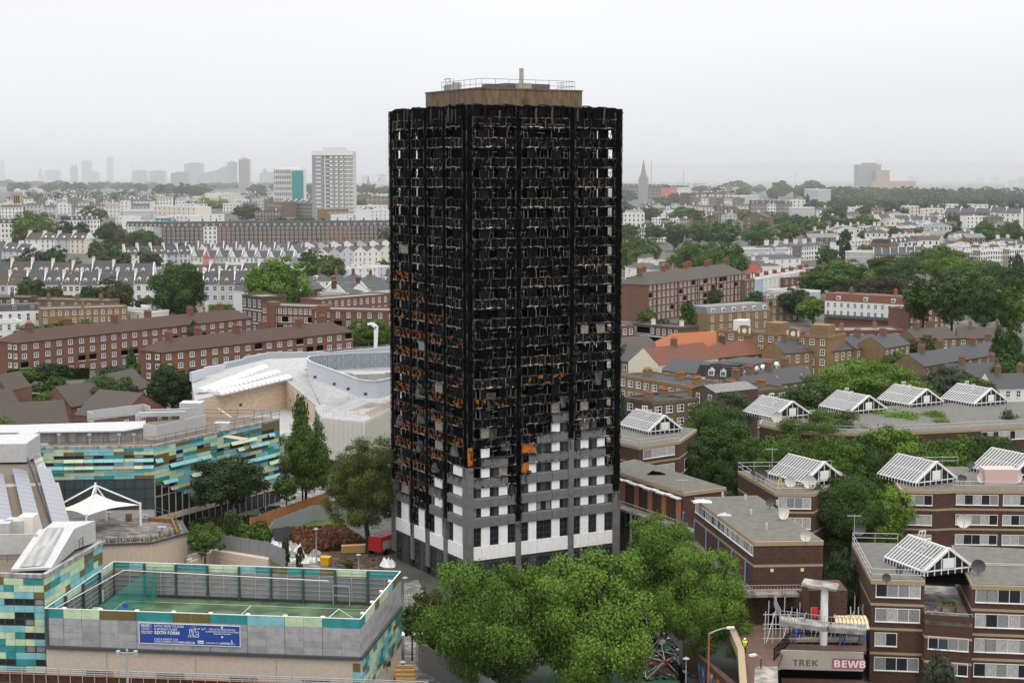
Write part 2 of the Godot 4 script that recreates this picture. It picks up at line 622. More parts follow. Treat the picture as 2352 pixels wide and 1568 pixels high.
func tower_face(tw: Node3D, xf: Transform3D, bays: Array, cols: Array, cells: Array, okc: Array, oks: Array, casing: Array, seen: bool, face: int) -> void:
	var hw := 1.28
	for ci in cols.size():
		var c: Array = cols[ci]
		var w: float = c[1] - c[0]
		for i in range(-3, 21):
			var y: float = SILL - 1.15 + RISE * i
			var y0 := maxf(y, 0.0)
			if y + RISE <= casing[ci]:
				var o := put(tw, "column_casing", unit, K.zinc if y > 1.0 else K.stone, xf * Transform3D(Basis.from_scale(V(w, y + RISE - y0 - 0.04, 0.85)), V((c[0] + c[1]) / 2, (y0 + y + RISE) / 2, -0.07)))
				if seen and y + RISE * 2 > casing[ci]:
					put(tw, "melted_drips", drip_mesh(snappedf(w, 0.1), ci % 6), null, xf * Transform3D(Basis.from_scale(V(1, 2.2, 1)), V(c[0], y + RISE, 0.36)))
			elif seen:
				put(tw, "charred_column", burnt_column_mesh(w, (i + ci * 3 + 60) % 5), null, xf * Transform3D(Basis(), V(c[0], y, 0)))
			else:
				put(tw, "charred_column", unit, K.char, xf * Transform3D(Basis.from_scale(V(w, RISE, 0.7)), V((c[0] + c[1]) / 2, y + RISE / 2, -0.15)))
	for bi in bays.size():
		var b: Array = bays[bi]
		var w: float = b[1] - b[0]
		var cs: Array = cells[bi]
		for i in 21:
			var y := SILL + RISE * i          # sill of this floor
			# spandrel under this floor's windows
			var good := 0
			for k in cs.size() - 1:
				if i < oks[bi][k]:
					good += 1
			if good < cs.size() - 1:
				if seen:
					var fire := 0.0
					if face == 1 and i <= 12 - bi and i >= 1:
						fire = [0.42, 0.4, 0.34, 0.22][bi] * (1.0 if (i * 7 + bi * 3) % 5 else 0.25)
					elif face == 0 and i <= 7 and bi < 2 and (i * 5 + bi) % 3 == 0:
						fire = 0.14
					put(tw, "charred_spandrel", spandrel_mesh(snappedf(w, 0.1), RISE - hw, (i * 3 + bi * 5 + face) % 6, fire), null, xf * Transform3D(Basis(), V(b[0], y - RISE + hw, 0))).material_override = null if fire > 0.0 else [null, null, K.charv2, K.charv3][(i * 5 + bi * 7 + face * 3) % 4]
				else:
					put(tw, "charred_spandrel", unit, K.char, xf * Transform3D(Basis.from_scale(V(w, RISE - hw, 0.3)), V((b[0] + b[1]) / 2, y - (RISE - hw) / 2, -0.15)))
			for k in cs.size() - 1:
				var x0: float = b[0] + w * cs[k]
				var x1: float = b[0] + w * cs[k + 1]
				if seen and (i == oks[bi][k] - 1 or i < oks[bi][k] and (k > 0 and i >= oks[bi][k - 1] or k + 2 < cs.size() and i >= oks[bi][k + 1])):
					put(tw, "melted_drips", drip_mesh(snappedf(x1 - x0, 0.1), rng.randi() % 6), null, xf * Transform3D(Basis(), V(x0, y + 0.02, 0.3)))
				if i < oks[bi][k]:
					var sp := put(tw, "spandrel_panel", cladding_mesh(snappedf(x1 - x0, 0.1), RISE - hw), null, xf * Transform3D(Basis(), V(x0, y - RISE + hw, 0)))
				if i > 19:
					continue
				if k % 2 == 1 and cs.size() > 4 or k == 1 and cs.size() == 4:      # solid panel between windows
					if i < okc[bi][k]:
						var pale: bool = i + 1 < okc[bi][k] or (i + bi + k) % 2 == 0
						bx2(tw, "infill_panel", K.white if pale else K.scorch, xf, V(x0 + 0.02, y + 0.02, -0.2), V(x1 - 0.02, y + hw - 0.02, 0.06 + (0.03 if pale else 0.0)))
					else:
						var q := rng.randf()
						var mm: Material = K.char
						if seen and q < 0.02:
							mm = K.scorch
						elif q < 0.5:
							mm = K.soot
						bx2(tw, "charred_infill", mm, xf, V(x0 + rr(0, 0.08), y, -0.2), V(x1 - rr(0, 0.08), y + hw + 0.02, -0.05))
				elif i < okc[bi][k]:
					var n := 3 if x1 - x0 > 2 else 2
					var gl := [K.glass, K.glass_blue, K.glass] if rng.randf() < 0.8 else [K.net, K.glass]
					var o := put(tw, "window", window_mesh(snappedf(x1 - x0, 0.1) - 0.1, hw, n, 1, K.frame_dark, gl, 0.09, false), null, xf * Transform3D(Basis(), V(x0 + 0.05, y, -0.12)))
				elif seen:
					put(tw, "burnt_window_frame", burnt_frame_mesh(snappedf(x1 - x0, 0.1), hw, rng.randi() % 7), null, xf * Transform3D(Basis(), V(x0, y, -0.15)))
		# double height windows, white panels and the grey floors under them
		var dark := face == 1
		for k in cs.size() - 1:
			var x0: float = b[0] + w * cs[k]
			var x1: float = b[0] + w * cs[k + 1]
			var top := SILL - RISE + hw
			if k % 2 == 1 and cs.size() > 4 or k == 1 and cs.size() == 4:
				bx2(tw, "tall_panel", K.white, xf, V(x0, 6.3, -0.2), V(x1, top - 0.02, 0.1))
			else:
				put(tw, "tall_window", window_mesh(snappedf(x1 - x0, 0.1) - 0.1, top - 6.3, 2, 3, K.frame_dark, [K.glass, K.glass, K.net] if rng.randf() < 0.3 else [K.glass], 0.1, false), null, xf * Transform3D(Basis(), V(x0 + 0.05, 6.3, -0.12)))
			bx2(tw, "white_band_panel", K.white, xf, V(x0 + 0.015, 4.45, -0.2), V(x1 - 0.015, 6.27, 0.22))
		for q in [[1.95, 4.4], [0.0, 1.9]]:
			bx2(tw, "ribbed_panel", K.zinc_dark, xf, V(b[0], q[0], -0.2), V(b[1], q[1], 0.0))
			for k in int(w / 0.8):
				bx2(tw, "panel_rib", K.zinc_dark, xf, V(b[0] + k * 0.8, q[0] + 0.02, 0), V(b[0] + k * 0.8 + 0.07, q[1] - 0.02, 0.05))
			for k in range(0, cs.size() - 1, 2):
				var x0: float = b[0] + w * cs[k]
				var x1: float = b[0] + w * cs[k + 1]
				put(tw, "low_window", window_mesh(snappedf(x1 - x0, 0.1) - 0.1, 1.7, 2, 2, K.frame_dark, [K.glass], 0.1, false), null, xf * Transform3D(Basis(), V(x0 + 0.05, q[0] + 0.3, 0.06)))
		# crown: concrete ring with portholes behind bent slats
		if seen:
			var ring := M.new(K.charv)
			ring.col = Color(0.015, 0.014, 0.013)
			var y0 := 62.95
			var y1 := 64.75
			var nx := int(w / 1.1)
			var px := 0.0
			for k in nx:
				var cx := (k + 0.5) * w / nx
				var seg := 10
				for s in seg:
					var a0 := TAU * s / seg
					var a1 := TAU * (s + 1) / seg
					var hwid := w / nx / 2.0
					var o0 := V(cx + clampf(cos(a0) * 1.5, -1, 1) * hwid, (y0 + y1) / 2 + clampf(sin(a0) * 1.5, -1, 1) * 0.9, -0.3)
					var o1 := V(cx + clampf(cos(a1) * 1.5, -1, 1) * hwid, (y0 + y1) / 2 + clampf(sin(a1) * 1.5, -1, 1) * 0.9, -0.3)
					ring.quad(V(cx + cos(a0) * 0.3, (y0 + y1) / 2 + sin(a0) * 0.36, -0.3), o0, o1, V(cx + cos(a1) * 0.3, (y0 + y1) / 2 + sin(a1) * 0.36, -0.3))
			ring.box(V(0, y0 - 0.4, -0.6), V(w, y0, 0.15))
			var cr := put(tw, "crown_ring", ring.mesh(), null, xf * Transform3D(Basis(), V(b[0], 0, 0)))
			var n := int(w / 0.36)
			for k in n:
				var keep := rng.randf()
				if face == 0 and keep < [0.42, 0.2, 0.15][bi] and k > 1:
					continue
				var g := 0.012 + (0.12 * rng.randf() if rng.randf() < 0.22 else 0.012 * rng.randf())
				var sm := slat_mesh(int(keep * 97) % 6, g > 0.04)
				put(cr, "slat", sm, null, Transform3D(Basis(V(0, 0, 1), rr(-0.05, 0.05) * (2.5 if rng.randf() < 0.15 else 1.0)), V((k + 0.5) * 0.36, y0 - 0.35 + rr(-0.15, 0.15), 0.1 + rr(-0.05, 0.12))))
			var cap := M.new(K.charv)
			var yy := y1
			for k in int(w / 0.5):
				var g := 0.015 + 0.1 * pow(rng.randf(), 3.0)
				cap.col = Color(g, g, g)
				var y2 := y1 + 0.1 + rr(-0.12, 0.16)
				cap.bar(V(k * 0.5, yy, 0.1), V(k * 0.5 + 0.5, y2, 0.1 + rr(-0.1, 0.1)), 0.4, 0.14)
				yy = y2
			put(cr, "bent_capping", cap.mesh())
		else:
			bx2(tw, "crown_ring", K.char, xf, V(b[0], 62.4, -0.6), V(b[1], 64.7, 0.1))
	for ci in cols.size():
		var c: Array = cols[ci]
		var m := M.new(K.char)
		var z := 0.2
		m.hexa([V(c[0], 61, -0.6), V(c[1], 61, -0.6), V(c[1], 61, z), V(c[0], 61, z), V(c[0], 64.2, -1.2), V(c[1], 64.2, -1.2), V(c[1], 64.2, z - 0.7), V(c[0], 64.2, z - 0.7)])
		put(tw, "column_head", m.mesh(), null, xf)
	if face == 0:
		for q in [[7.85, 15.75, 1.25, 1.3], [7.85, 18.45, 1.2, 1.25], [9.1, 18.45, 0.9, 1.2], [-0.3, 17.4, 0.75, 2.4]]:
			bx2(tw, "orange_insulation", K.insul, xf, V(q[0], q[1], 0), V(q[0] + q[2], q[1] + q[3], 0.2))
		for bi in 2:
			bx2(tw, "tan_ledge", K.tan, xf, V(bays[bi][0], 62.35, -0.6), V(bays[bi][1], 62.7, 0.05))
	# cladding sheets that hang loose where the fire stopped
	if seen:
		var spots := [[2.6, 24.6, 1.3, 2.4], [3.0, 20.6, 1.1, 1.5], [8.4, 14.6, 1.0, 1.4], [13.9, 24.2, 1.2, 1.6], [17.0, 21.4, 1.3, 1.5], [19.5, 27.0, 1.2, 1.9], [4.8, 19.0, 1.2, 1.3]] if face == 0 else [[2.0, 20.0, 1.6, 1.5], [8.4, 24.6, 1.7, 2.2], [8.9, 21.2, 1.5, 2.0], [8.6, 17.2, 1.6, 1.6], [13.2, 15.0, 1.6, 1.3], [18.9, 18.2, 2.0, 1.5], [2.3, 14.2, 1.5, 1.4]]
		for q in spots:
			var m := M.new(K.singed)
			var n := 5
			for i in n:
				for j in n:
					var p := []
					for e in [[0, 0], [0, 1], [1, 1], [1, 0]]:
						var u: float = (i + e[0]) / float(n)
						var v: float = (j + e[1]) / float(n)
						p.append(V(q[0] + u * q[2], q[1] + v * q[3], 0.25 + 0.25 * sin(u * 3.0 + q[0]) * (1.0 - v) + 0.12 * sin(v * 5.0 + u * 4.0)))
					m.quad(p[0], p[1], p[2], p[3])
			put(tw, "hanging_cladding_sheet", m.mesh(), null, xf)

func slat_mesh(k: int, grey: bool) -> ArrayMesh:
	var key := "slat%d%s" % [k, grey]
	if cache.has(key):
		return cache[key]
	var m := M.new(K.charv)
	m.col = Color(0.12, 0.118, 0.112) if grey else Color(0.016, 0.015, 0.015)
	var h := 1.7 + 0.12 * k
	var x := 0.0
	for i in 3:
		var x1 := x + 0.05 * sin(k * 2.1 + i * 1.7)
		m.hexa([V(x - 0.13, h * i / 3, -0.06), V(x + 0.13, h * i / 3, -0.06), V(x + 0.13, h * i / 3, 0.06), V(x - 0.13, h * i / 3, 0.06), V(x1 - 0.13, h * (i + 1) / 3, -0.06), V(x1 + 0.13, h * (i + 1) / 3, -0.06), V(x1 + 0.13, h * (i + 1) / 3, 0.06), V(x1 - 0.13, h * (i + 1) / 3, 0.06)])
		x = x1
	cache[key] = m.mesh()
	return cache[key]

func cladding_mesh(w: float, h: float) -> ArrayMesh:
	var key := "cl%.1f_%.1f" % [w, h]
	if not cache.has(key):
		var m := M.new(K.zinc)
		m.hexa([V(0.012, 0, -0.2), V(w - 0.012, 0, -0.2), V(w - 0.012, 0, 0.3), V(0.012, 0, 0.3), V(0.012, h, -0.2), V(w - 0.012, h, -0.2), V(w - 0.012, h - 0.2, 0.3), V(0.012, h - 0.2, 0.3)])
		cache[key] = m.mesh()
	return cache[key]

func drip_mesh(w: float, k: int) -> ArrayMesh:
	var key := "drip%.1f_%d" % [w, k]
	if cache.has(key):
		return cache[key]
	var r := RandomNumberGenerator.new()
	r.seed = 700 + k
	var m := M.new(K.charv)
	var n := int(w * 7.0)
	var l := 0.2
	for i in n:
		l = clampf(l + r.randf_range(-0.3, 0.3), 0.05, 0.9)
		var g := 0.008 + 0.16 * pow(r.randf(), 2.5)
		m.col = Color(g, g * 0.97, g * 0.94)
		var x := w * i / n
		m.quad(V(x, 0.06, -0.12), V(x + w / n * 1.1, 0.06, -0.12), V(x + w / n * r.randf_range(0.6, 1.2), -l * 0.55, 0.03), V(x + r.randf_range(-0.05, 0.05), -l * r.randf_range(0.4, 1.0), 0.03))
		if r.randf() < 0.3:
			m.bar(V(x, 0.0, 0.0), V(x + r.randf_range(-0.15, 0.15), -l - r.randf() * 0.7, 0.06), 0.05, 0.05)
	cache[key] = m.mesh()
	return cache[key]

func bx2(parent: Node, n: String, mat: Material, xf: Transform3D, a: Vector3, b: Vector3) -> MeshInstance3D:
	var s := (b - a).abs()
	return put(parent, n, unit, mat, xf * Transform3D(Basis.from_scale(s), (a + b) / 2.0))

# ---------------------------------------------------------------- trees
const TINTS := {
	"mid": [0.090, 0.152, 0.036], "bright": [0.128, 0.215, 0.036], "mid2": [0.100, 0.178, 0.032], "lime": [0.16, 0.27, 0.04], "dark": [0.044, 0.072, 0.032], "deep": [0.058, 0.106, 0.030],
	"olive": [0.095, 0.105, 0.038], "grey": [0.075, 0.098, 0.062], "brown": [0.070, 0.060, 0.038], "dry": [0.105, 0.135, 0.038], "blue": [0.055, 0.088, 0.052]}

func leaf_mat(t: String) -> StandardMaterial3D:
	var key := "leaf_" + t
	if not K.has(key):
		var c: Array = TINTS[t]
		var m := dull(vcm(0.75), 0.25)
		m.albedo_color = lin(c[0], c[1], c[2])
		m.backlight_enabled = true
		m.backlight = Color(0.3, 0.36, 0.16)
		K[key] = m
	return K[key]

func crown_mesh(kind: String, k: int, leaves: int, leaf: float) -> ArrayMesh:
	# a crown of leaf sprays in a unit ball; leaf is their size
	var key := "crown_%s_%d_%d" % [kind, k, leaves]
	if cache.has(key):
		return cache[key]
	var r := RandomNumberGenerator.new()
	r.seed = 4000 + k * 71 + leaves
	var f := FastNoiseLite.new()
	f.seed = k * 9 + 2
	f.frequency = 1.0
	f.fractal_octaves = 2
	var lobes := []
	var n := 105 if leaves > 8000 else 80 if leaves > 3000 else 46
	if kind == "airy":
		n = int(n * 0.72)
	var cum := []
	var weight := 0.0
	for i in n:
		var d := V(r.randfn(), r.randfn() * 0.9, r.randfn()).normalized()
		var e := clampf(0.82 + 0.42 * f.get_noise_3dv(d * 1.3), 0.5, 1.0)
		var inner := i % 6 == 0
		var u := r.randf_range(0.1, 0.45) if inner else 0.6 + 0.4 * sqrt(r.randf())
		var cr := r.randf_range(0.22, 0.34) if inner else r.randf_range(0.09, 0.17)
		var q := Vector4()
		match kind:
			"tall":
				var y := r.randf_range(-0.95, 0.9)
				var w := (1.0 - pow(absf(y + 0.2), 1.6) * 0.75) * 0.8 * u * e
				q = Vector4(d.x * w, y, d.z * w, cr)
			"cone":
				var y := r.randf_range(-0.95, 0.92)
				var w := (0.97 - y) * 0.46 * u * e
				q = Vector4(d.x * w, y, d.z * w, cr * 0.8)
			"weep":
				var y := r.randf_range(-0.5, 0.75)
				q = Vector4(d.x * 0.8 * u * e, y, d.z * 0.8 * u * e, cr)
			"airy":
				q = Vector4(d.x * u * e * 0.9, d.y * u * e * 0.9, d.z * u * e * 0.9, cr * 0.95)
			_:
				q = Vector4(d.x * u * e * 0.9, (d.y if d.y > 0 else d.y * 0.9) * u * e * 0.9, d.z * u * e * 0.9, cr)
		lobes.append(q)
		weight += q.w * q.w
		cum.append(weight)
	var v := PackedVector3Array()
	var c := PackedColorArray()
	var tone := []
	for i in n:
		tone.append(r.randf_range(0.5, 1.4))
	for li in n:
		var q: Vector4 = lobes[li]
		var o := V(q.x, q.y, q.z)
		var radial := o.normalized()
		for x in int(leaves * q.w * q.w / weight):
			var d := V(r.randfn(), r.randfn() + 0.25, r.randfn()).normalized()
			if d.dot(radial) < -0.25:
				d = -d
			var p := o + d * q.w * (1.0 + 0.28 * r.randfn()) * V(1.15, 0.85, 1.15)
			if kind == "weep":
				p.y -= absf(r.randfn()) * 0.28
			var nn := (d + V(r.randfn(), r.randfn() + 0.35, r.randfn()) * 0.6).normalized()
			var t := nn.cross(V(r.randfn(), r.randfn(), r.randfn())).normalized()
			if kind == "weep":
				t = (Vector3.DOWN + V(r.randfn(), 0, r.randfn()) * 0.2).normalized()
				nn = t.cross(V(r.randfn(), 0, r.randfn())).normalized()
			var b2 := nn.cross(t)
			var s := leaf * r.randf_range(0.55, 1.35)
			var w2 := s * r.randf_range(0.36, 0.6)
			var g: float = tone[li] * r.randf_range(0.72, 1.3)
			var warm := r.randf_range(0.85, 1.2)
			var col := Color(g * warm, g, g * r.randf_range(0.7, 1.2))
			var m := p + nn * s * 0.12
			v.append_array([p - t * s * 0.5, m - b2 * w2, p + t * s * 0.5, p - t * s * 0.5, p + t * s * 0.5, m + b2 * w2])
			c.append_array([col, col, col, col, col, col])
	var a := []
	a.resize(Mesh.ARRAY_MAX)
	a[Mesh.ARRAY_VERTEX] = v
	a[Mesh.ARRAY_COLOR] = c
	var am := ArrayMesh.new()
	am.add_surface_from_arrays(Mesh.PRIMITIVE_TRIANGLES, a)
	cache[key] = am
	return am

func trunk_mesh(k: int) -> ArrayMesh:      # one unit high to where the crown starts, limbs to 2.6
	var key := "trunk%d" % k
	if cache.has(key):
		return cache[key]
	var r := RandomNumberGenerator.new()
	r.seed = 60 + k
	if not K.has("bark"):
		K.bark = dull(mt(0.07, 0.058, 0.045, 0.95, "streak", 1.5))
	var m := M.new(K.bark)
	var p := Vector3.ZERO
	for i in 3:
		var q := V(r.randf_range(-0.05, 0.05), (i + 1) * 0.4, r.randf_range(-0.05, 0.05))
		m.tube(p, q, 0.1 - i * 0.012, 8, 0.1 - (i + 1) * 0.012)
		p = q
	for i in 7:
		var a := TAU * i / 7.0 + r.randf()
		var e := p + V(cos(a) * r.randf_range(0.35, 0.6), r.randf_range(0.5, 1.0), sin(a) * r.randf_range(0.35, 0.6))
		m.tube(p - V(0, 0.1, 0), e, 0.055, 6, 0.03)
		for j in 2:
			m.tube(e, e + V(cos(a + j - 0.5) * 0.35, r.randf_range(0.2, 0.7), sin(a + j - 0.5) * 0.35), 0.03, 5, 0.012)
	m.tube(p, p + V(0.05, 1.4, 0), 0.06, 6, 0.02)
	cache[key] = m.mesh()
	return cache[key]

func tree(px: float, py: float, wpx: float, h: float, kind: String, tint: String, label: String, group := "", low := 0.22, ground_h := 0.0) -> Node3D:
	ground_h += rise_at(px, py, h + ground_h)
	var top := G(px, py, h + ground_h)
	var far := -top.z
	var rad := wpx * 0.6 * far / F
	var t := thing("tree", label, "tree", Transform3D(Basis(), V(top.x, ground_h, top.z - rad * 0.4)), group)
	var k := rng.randi() % 4
	var px_m := F * 0.4354 / far           # pixels of the final picture to a metre
	var leaf := clampf(1.75 / px_m / rad, 0.022, 0.2)
	var n := int(clampf(60.0 / (leaf * leaf), 900, 90000))
	var lod := 84000 if n > 40000 else 26000 if n > 14000 else 9000 if n > 5500 else 3600 if n > 2300 else 1500
	leaf = sqrt(62.0 / lod) * (0.9 if kind == "airy" else 1.0)
	var ch := h * (1.0 - low) / 2.0
	put(t, "crown", crown_mesh(kind, k, lod, leaf), leaf_mat(tint), Transform3D(Basis(Vector3.UP, rr(0, TAU)).scaled(V(rad, ch, rad)), V(0, h - ch, 0)))
	var th := h * low * 1.35
	var sc := clampf(rad * 0.5, 0.6, 4.0)
	put(t, "trunk", trunk_mesh(k), null, Transform3D(Basis(Vector3.UP, rr(0, TAU)).scaled(V(sc * 1.2, maxf(th, h * 0.3), sc * 1.2)), Vector3.ZERO))
	return t

func shrub(at: Vector3, w: float, h: float, tint: String, label: String, group := "", kind := "round") -> Node3D:
	var t := thing("shrub", label, "shrub", Transform3D(Basis(), at), group)
	var lod := 2600 if w > 2.0 else 1100
	put(t, "foliage", crown_mesh(kind, rng.randi() % 4, lod, sqrt(62.0 / lod)), leaf_mat(tint), Transform3D(Basis(Vector3.UP, rr(0, TAU)).scaled(V(w / 2, h / 2, w / 2)), V(0, h / 2, 0)))
	return t

func near_trees() -> void:
	rng.seed = 31
	var g := "trees round the foot of the tower"
	tree(1108, 1240, 285, 17.5, "round", "mid2", "large green plane tree hiding the left half of the tower's foot", g, -0.12)
	tree(1352, 1228, 310, 18, "round", "bright", "large green plane tree hiding the right half of the tower's foot", g, -0.12)
	tree(1515, 1160, 215, 16, "round", "mid2", "dark leaved plane tree between the tower and the long brick deck block", g, 0.02)
	tree(1622, 1243, 212, 15.5, "round", "bright", "rounded bright plane tree behind the red street lamp", g, 0.02)
	tree(838, 1003, 190, 18, "round", "dry", "tall half scorched tree with brown leaves beside the tower's left corner", g, 0.12)
	tree(697, 950, 112, 17, "round", "mid", "broad tree rising to a point between the coloured school and the ribbed sports hall", g, 0.1)
	tree(690, 922, 62, 19, "tall", "mid", "slim leading stem of leaves above the broad tree by the ribbed sports hall", g, 0.3)
	tree(522, 1040, 165, 13, "round", "dark", "dark leaved tree in front of the school's patterned wall", g, 0.22)
	tree(655, 1085, 62, 8, "airy", "mid", "small young tree on the paved yard by the blue tarpaulin", g, 0.35)
	tree(465, 1195, 80, 7, "round", "mid", "small leafy tree at the corner of the school terrace", g, 0.2)
	tree(528, 1175, 72, 7.5, "cone", "deep", "dark bushy conifer beside the grey mesh fence", g, 0.08)
	tree(592, 1190, 60, 6.5, "airy", "mid", "slender young tree at the end of the orange hoarding", g, 0.2)
	tree(985, 1340, 90, 9, "airy", "olive", "thin young tree between the sports court and the tower's corner", g, 0.25)
	tree(945, 1385, 60, 7, "airy", "mid", "thin sapling beside the purple sheeting", g, 0.3)
	tree(1960, 1060, 190, 17, "round", "deep", "big dark tree growing between the brick walkway blocks", "trees among the walkway flats", 0.15)
	tree(2030, 1105, 150, 14, "airy", "lime", "light green feathery tree in front of the brick block's roof terrace", "trees among the walkway flats", 0.15)
	tree(1935, 1255, 110, 13, "round", "dark", "dark tree in the gap beside the front brick block", "trees among the walkway flats", 0.1)
	tree(2165, 1495, 80, 7, "airy", "grey", "young birch in front of the front brick block's lower windows", "trees among the walkway flats", 0.3)
	var r := "trees behind the walkway flats"
	tree(1640, 905, 190, 17, "round", "deep", "broad dark tree behind the deck block with the bin bag on its roof", r, 0.12)
	tree(1690, 880, 90, 15, "airy", "grey", "grey green willow in front of the low brown brick flats", r, 0.12)
	tree(1790, 985, 170, 15, "airy", "mid", "feathery mid green tree behind the block with the yellow tripod", r, 0.15)
	tree(1910, 925, 215, 17, "airy", "mid", "wide feathery tree under the third glazed roof", r, 0.15)
	tree(2020, 815, 270, 19, "round", "bright", "huge round bright tree in front of the yellow brick cottages", r, 0.12)
	tree(1850, 865, 150, 16, "round", "deep", "dark spreading tree beside the black mansard flats", r, 0.12)
	tree(2120, 925, 240, 15, "round", "bright", "yellow green tree hiding the foot of the fourth glazed roof", r, 0.15)
	tree(2060, 990, 170, 14, "airy", "deep", "dark tree between the two rows of walkway flats", r, 0.15)
	tree(2255, 985, 150, 13, "airy", "mid", "soft green tree behind the pale pink roof cabin", r, 0.15)
	tree(2330, 940, 120, 14, "round", "dark", "dark tree at the picture's edge behind the brick flats", r, 0.1)
	tree(2185, 835, 130, 13, "round", "grey", "pale round tree in front of the slate cottage row", r, 0.15)
	tree(2250, 855, 90, 12, "round", "mid", "smaller round tree beside the pale round one by the slate cottages", r, 0.15)
	for q in [[1712, 1000, 120, 14, "deep", "dark feathery tree left of the tripod flats"], [1770, 1010, 110, 14, "mid", "soft tree rising behind the tripod flats' railing"], [1850, 985, 150, 16, "mid", "tall soft tree behind the tripod flats' glazed gable"], [1925, 975, 140, 17, "mid2", "bright feathery tree under the middle glazed gable"], [1990, 985, 130, 16, "deep", "dark tree filling the gap before the back row"], [2075, 960, 170, 17, "bright", "big yellow green tree below the third glazed gable"], [2160, 985, 150, 15, "mid2", "bright tree before the back row's windows"], [2215, 1000, 120, 13, "mid", "tree behind the rear flats' roof railing"], [2300, 990, 130, 14, "deep", "dark tree at the back row's right end"], [1655, 950, 150, 16, "deep", "dark spreading tree right of the first glazed gable"], [1600, 985, 110, 14, "deep", "dark tree touching the corner flats"]]:
		tree(q[0], q[1], q[2], q[3], "airy" if "feathery" in q[5] or "soft" in q[5] else "round", q[4], q[5], r, 0.05)
	tree(2330, 1005, 130, 10, "round", "deep", "dark round tree beside the last glazed roof", r, 0.1)

# ---------------------------------------------------------------- the school with the coloured panels
const PANELS := [[0.035, 0.27, 0.28], [0.22, 0.52, 0.56], [0.54, 0.68, 0.46], [0.155, 0.127, 0.045], [0.22, 0.52, 0.56], [0.54, 0.68, 0.46]]

func panel_mats() -> void:
	for i in PANELS.size():
		var c: Array = PANELS[i]
		K["panel%d" % i] = mt(c[0], c[1], c[2], 0.4, "soft", 9.0)

func xz(p: Vector3, o := Vector3.ZERO) -> Vector2:
	return Vector2(p.x - o.x, p.z - o.z)

func poly(pixels: Array, h: float, o := Vector3.ZERO) -> Array:
	var out := []
	for q in pixels:
		out.append(xz(G(q[0], q[1], h), o))
	return out

func rail_line(m: M, pts: Array, h := 1.1, step := 1.6, r := 0.04, rails := [1.0, 0.5]) -> void:
	for i in pts.size() - 1:
		var p: Vector3 = pts[i]
		var q: Vector3 = pts[i + 1]
		for k in rails:
			m.tube(p + V(0, h * k, 0), q + V(0, h * k, 0), r, 4)
		var n := maxi(1, int(p.distance_to(q) / step))
		for j in n + 1:
			var s := p.lerp(q, float(j) / n)
			m.tube(s, s + V(0, h, 0), r, 4)

# rows of coloured panels with bands of windows; xf has x along the wall and z outward; slope0 lifts the lower edge at the start
func panel_wall(o: Node3D, xf: Transform3D, w: float, top: float, row: float, rows: int, mod: float, bands: Array, seed_: int, lift := 0.0, lift_to := 0.0) -> void:
	var r := RandomNumberGenerator.new()
	r.seed = seed_
	var n := int(round(w / mod))
	mod = w / n
	for j in rows:
		var y1 := top - j * row
		var y0 := y1 - row + 0.03
		var i := 0
		var cut := 0.0
		if lift_to > 0.0:
			cut = clampf((y1 - (top - rows * row)) / lift, 0, 1)
		while i < n:
			var span := 1 if r.randf() < 0.3 else 2
			if i == 0 and j % 2 == 1:
				span = 1
			span = mini(span, n - i)
			var x0 := i * mod + 0.015
			var x1 := (i + span) * mod - 0.015
			var kind: int = 0
			for b in bands:
				if j == b[0] and r.randf() < b[2]:
					kind = b[1]
			i += span
			if lift_to > 0.0 and x1 < lift_to * (1.0 - cut) - 0.2:
				continue
			if lift_to > 0.0 and x0 < lift_to * (1.0 - cut) - mod:
				x0 = x1 - mod
			if kind == 1:
				for k in span:
					put(o, "window", window_mesh(mod - 0.08, snappedf(row, 0.01) - 0.06, 1, 1, K.frame_dark, [K.glass if r.randf() < 0.75 else K.net], 0.09, false), null, xf * Transform3D(Basis(), V(x0 + 0.03 + k * mod, y0 + 0.02, 0.02)))
			elif kind == 2:
				var m: Material = K["panel%d" % [1, 2, 2, 1][r.randi() % 4]]
				if r.randf() < 0.14:
					m = K.stone
				for k in span:
					var t := Basis(Vector3.RIGHT, -0.62)
					put(o, "open_panel", unit, m, xf * Transform3D(t * Basis.from_scale(V((x1 - x0) / span - 0.02, row * 1.1, 0.04)), V(x0 + (k + 0.5) * (x1 - x0) / span, (y0 + y1) / 2, 0.36)))
				put(o, "window", window_mesh((x1 - x0), snappedf(row, 0.01) - 0.06, span, 1, K.frame_dark, [K.glass], 0.09, false), null, xf * Transform3D(Basis(), V(x0, y0 + 0.02, 0.02)))
			else:
				bx2(o, "cladding_panel", K["panel%d" % (r.randi() % 6)], xf, V(x0, y0, -0.1), V(x1, y1, 0.12))

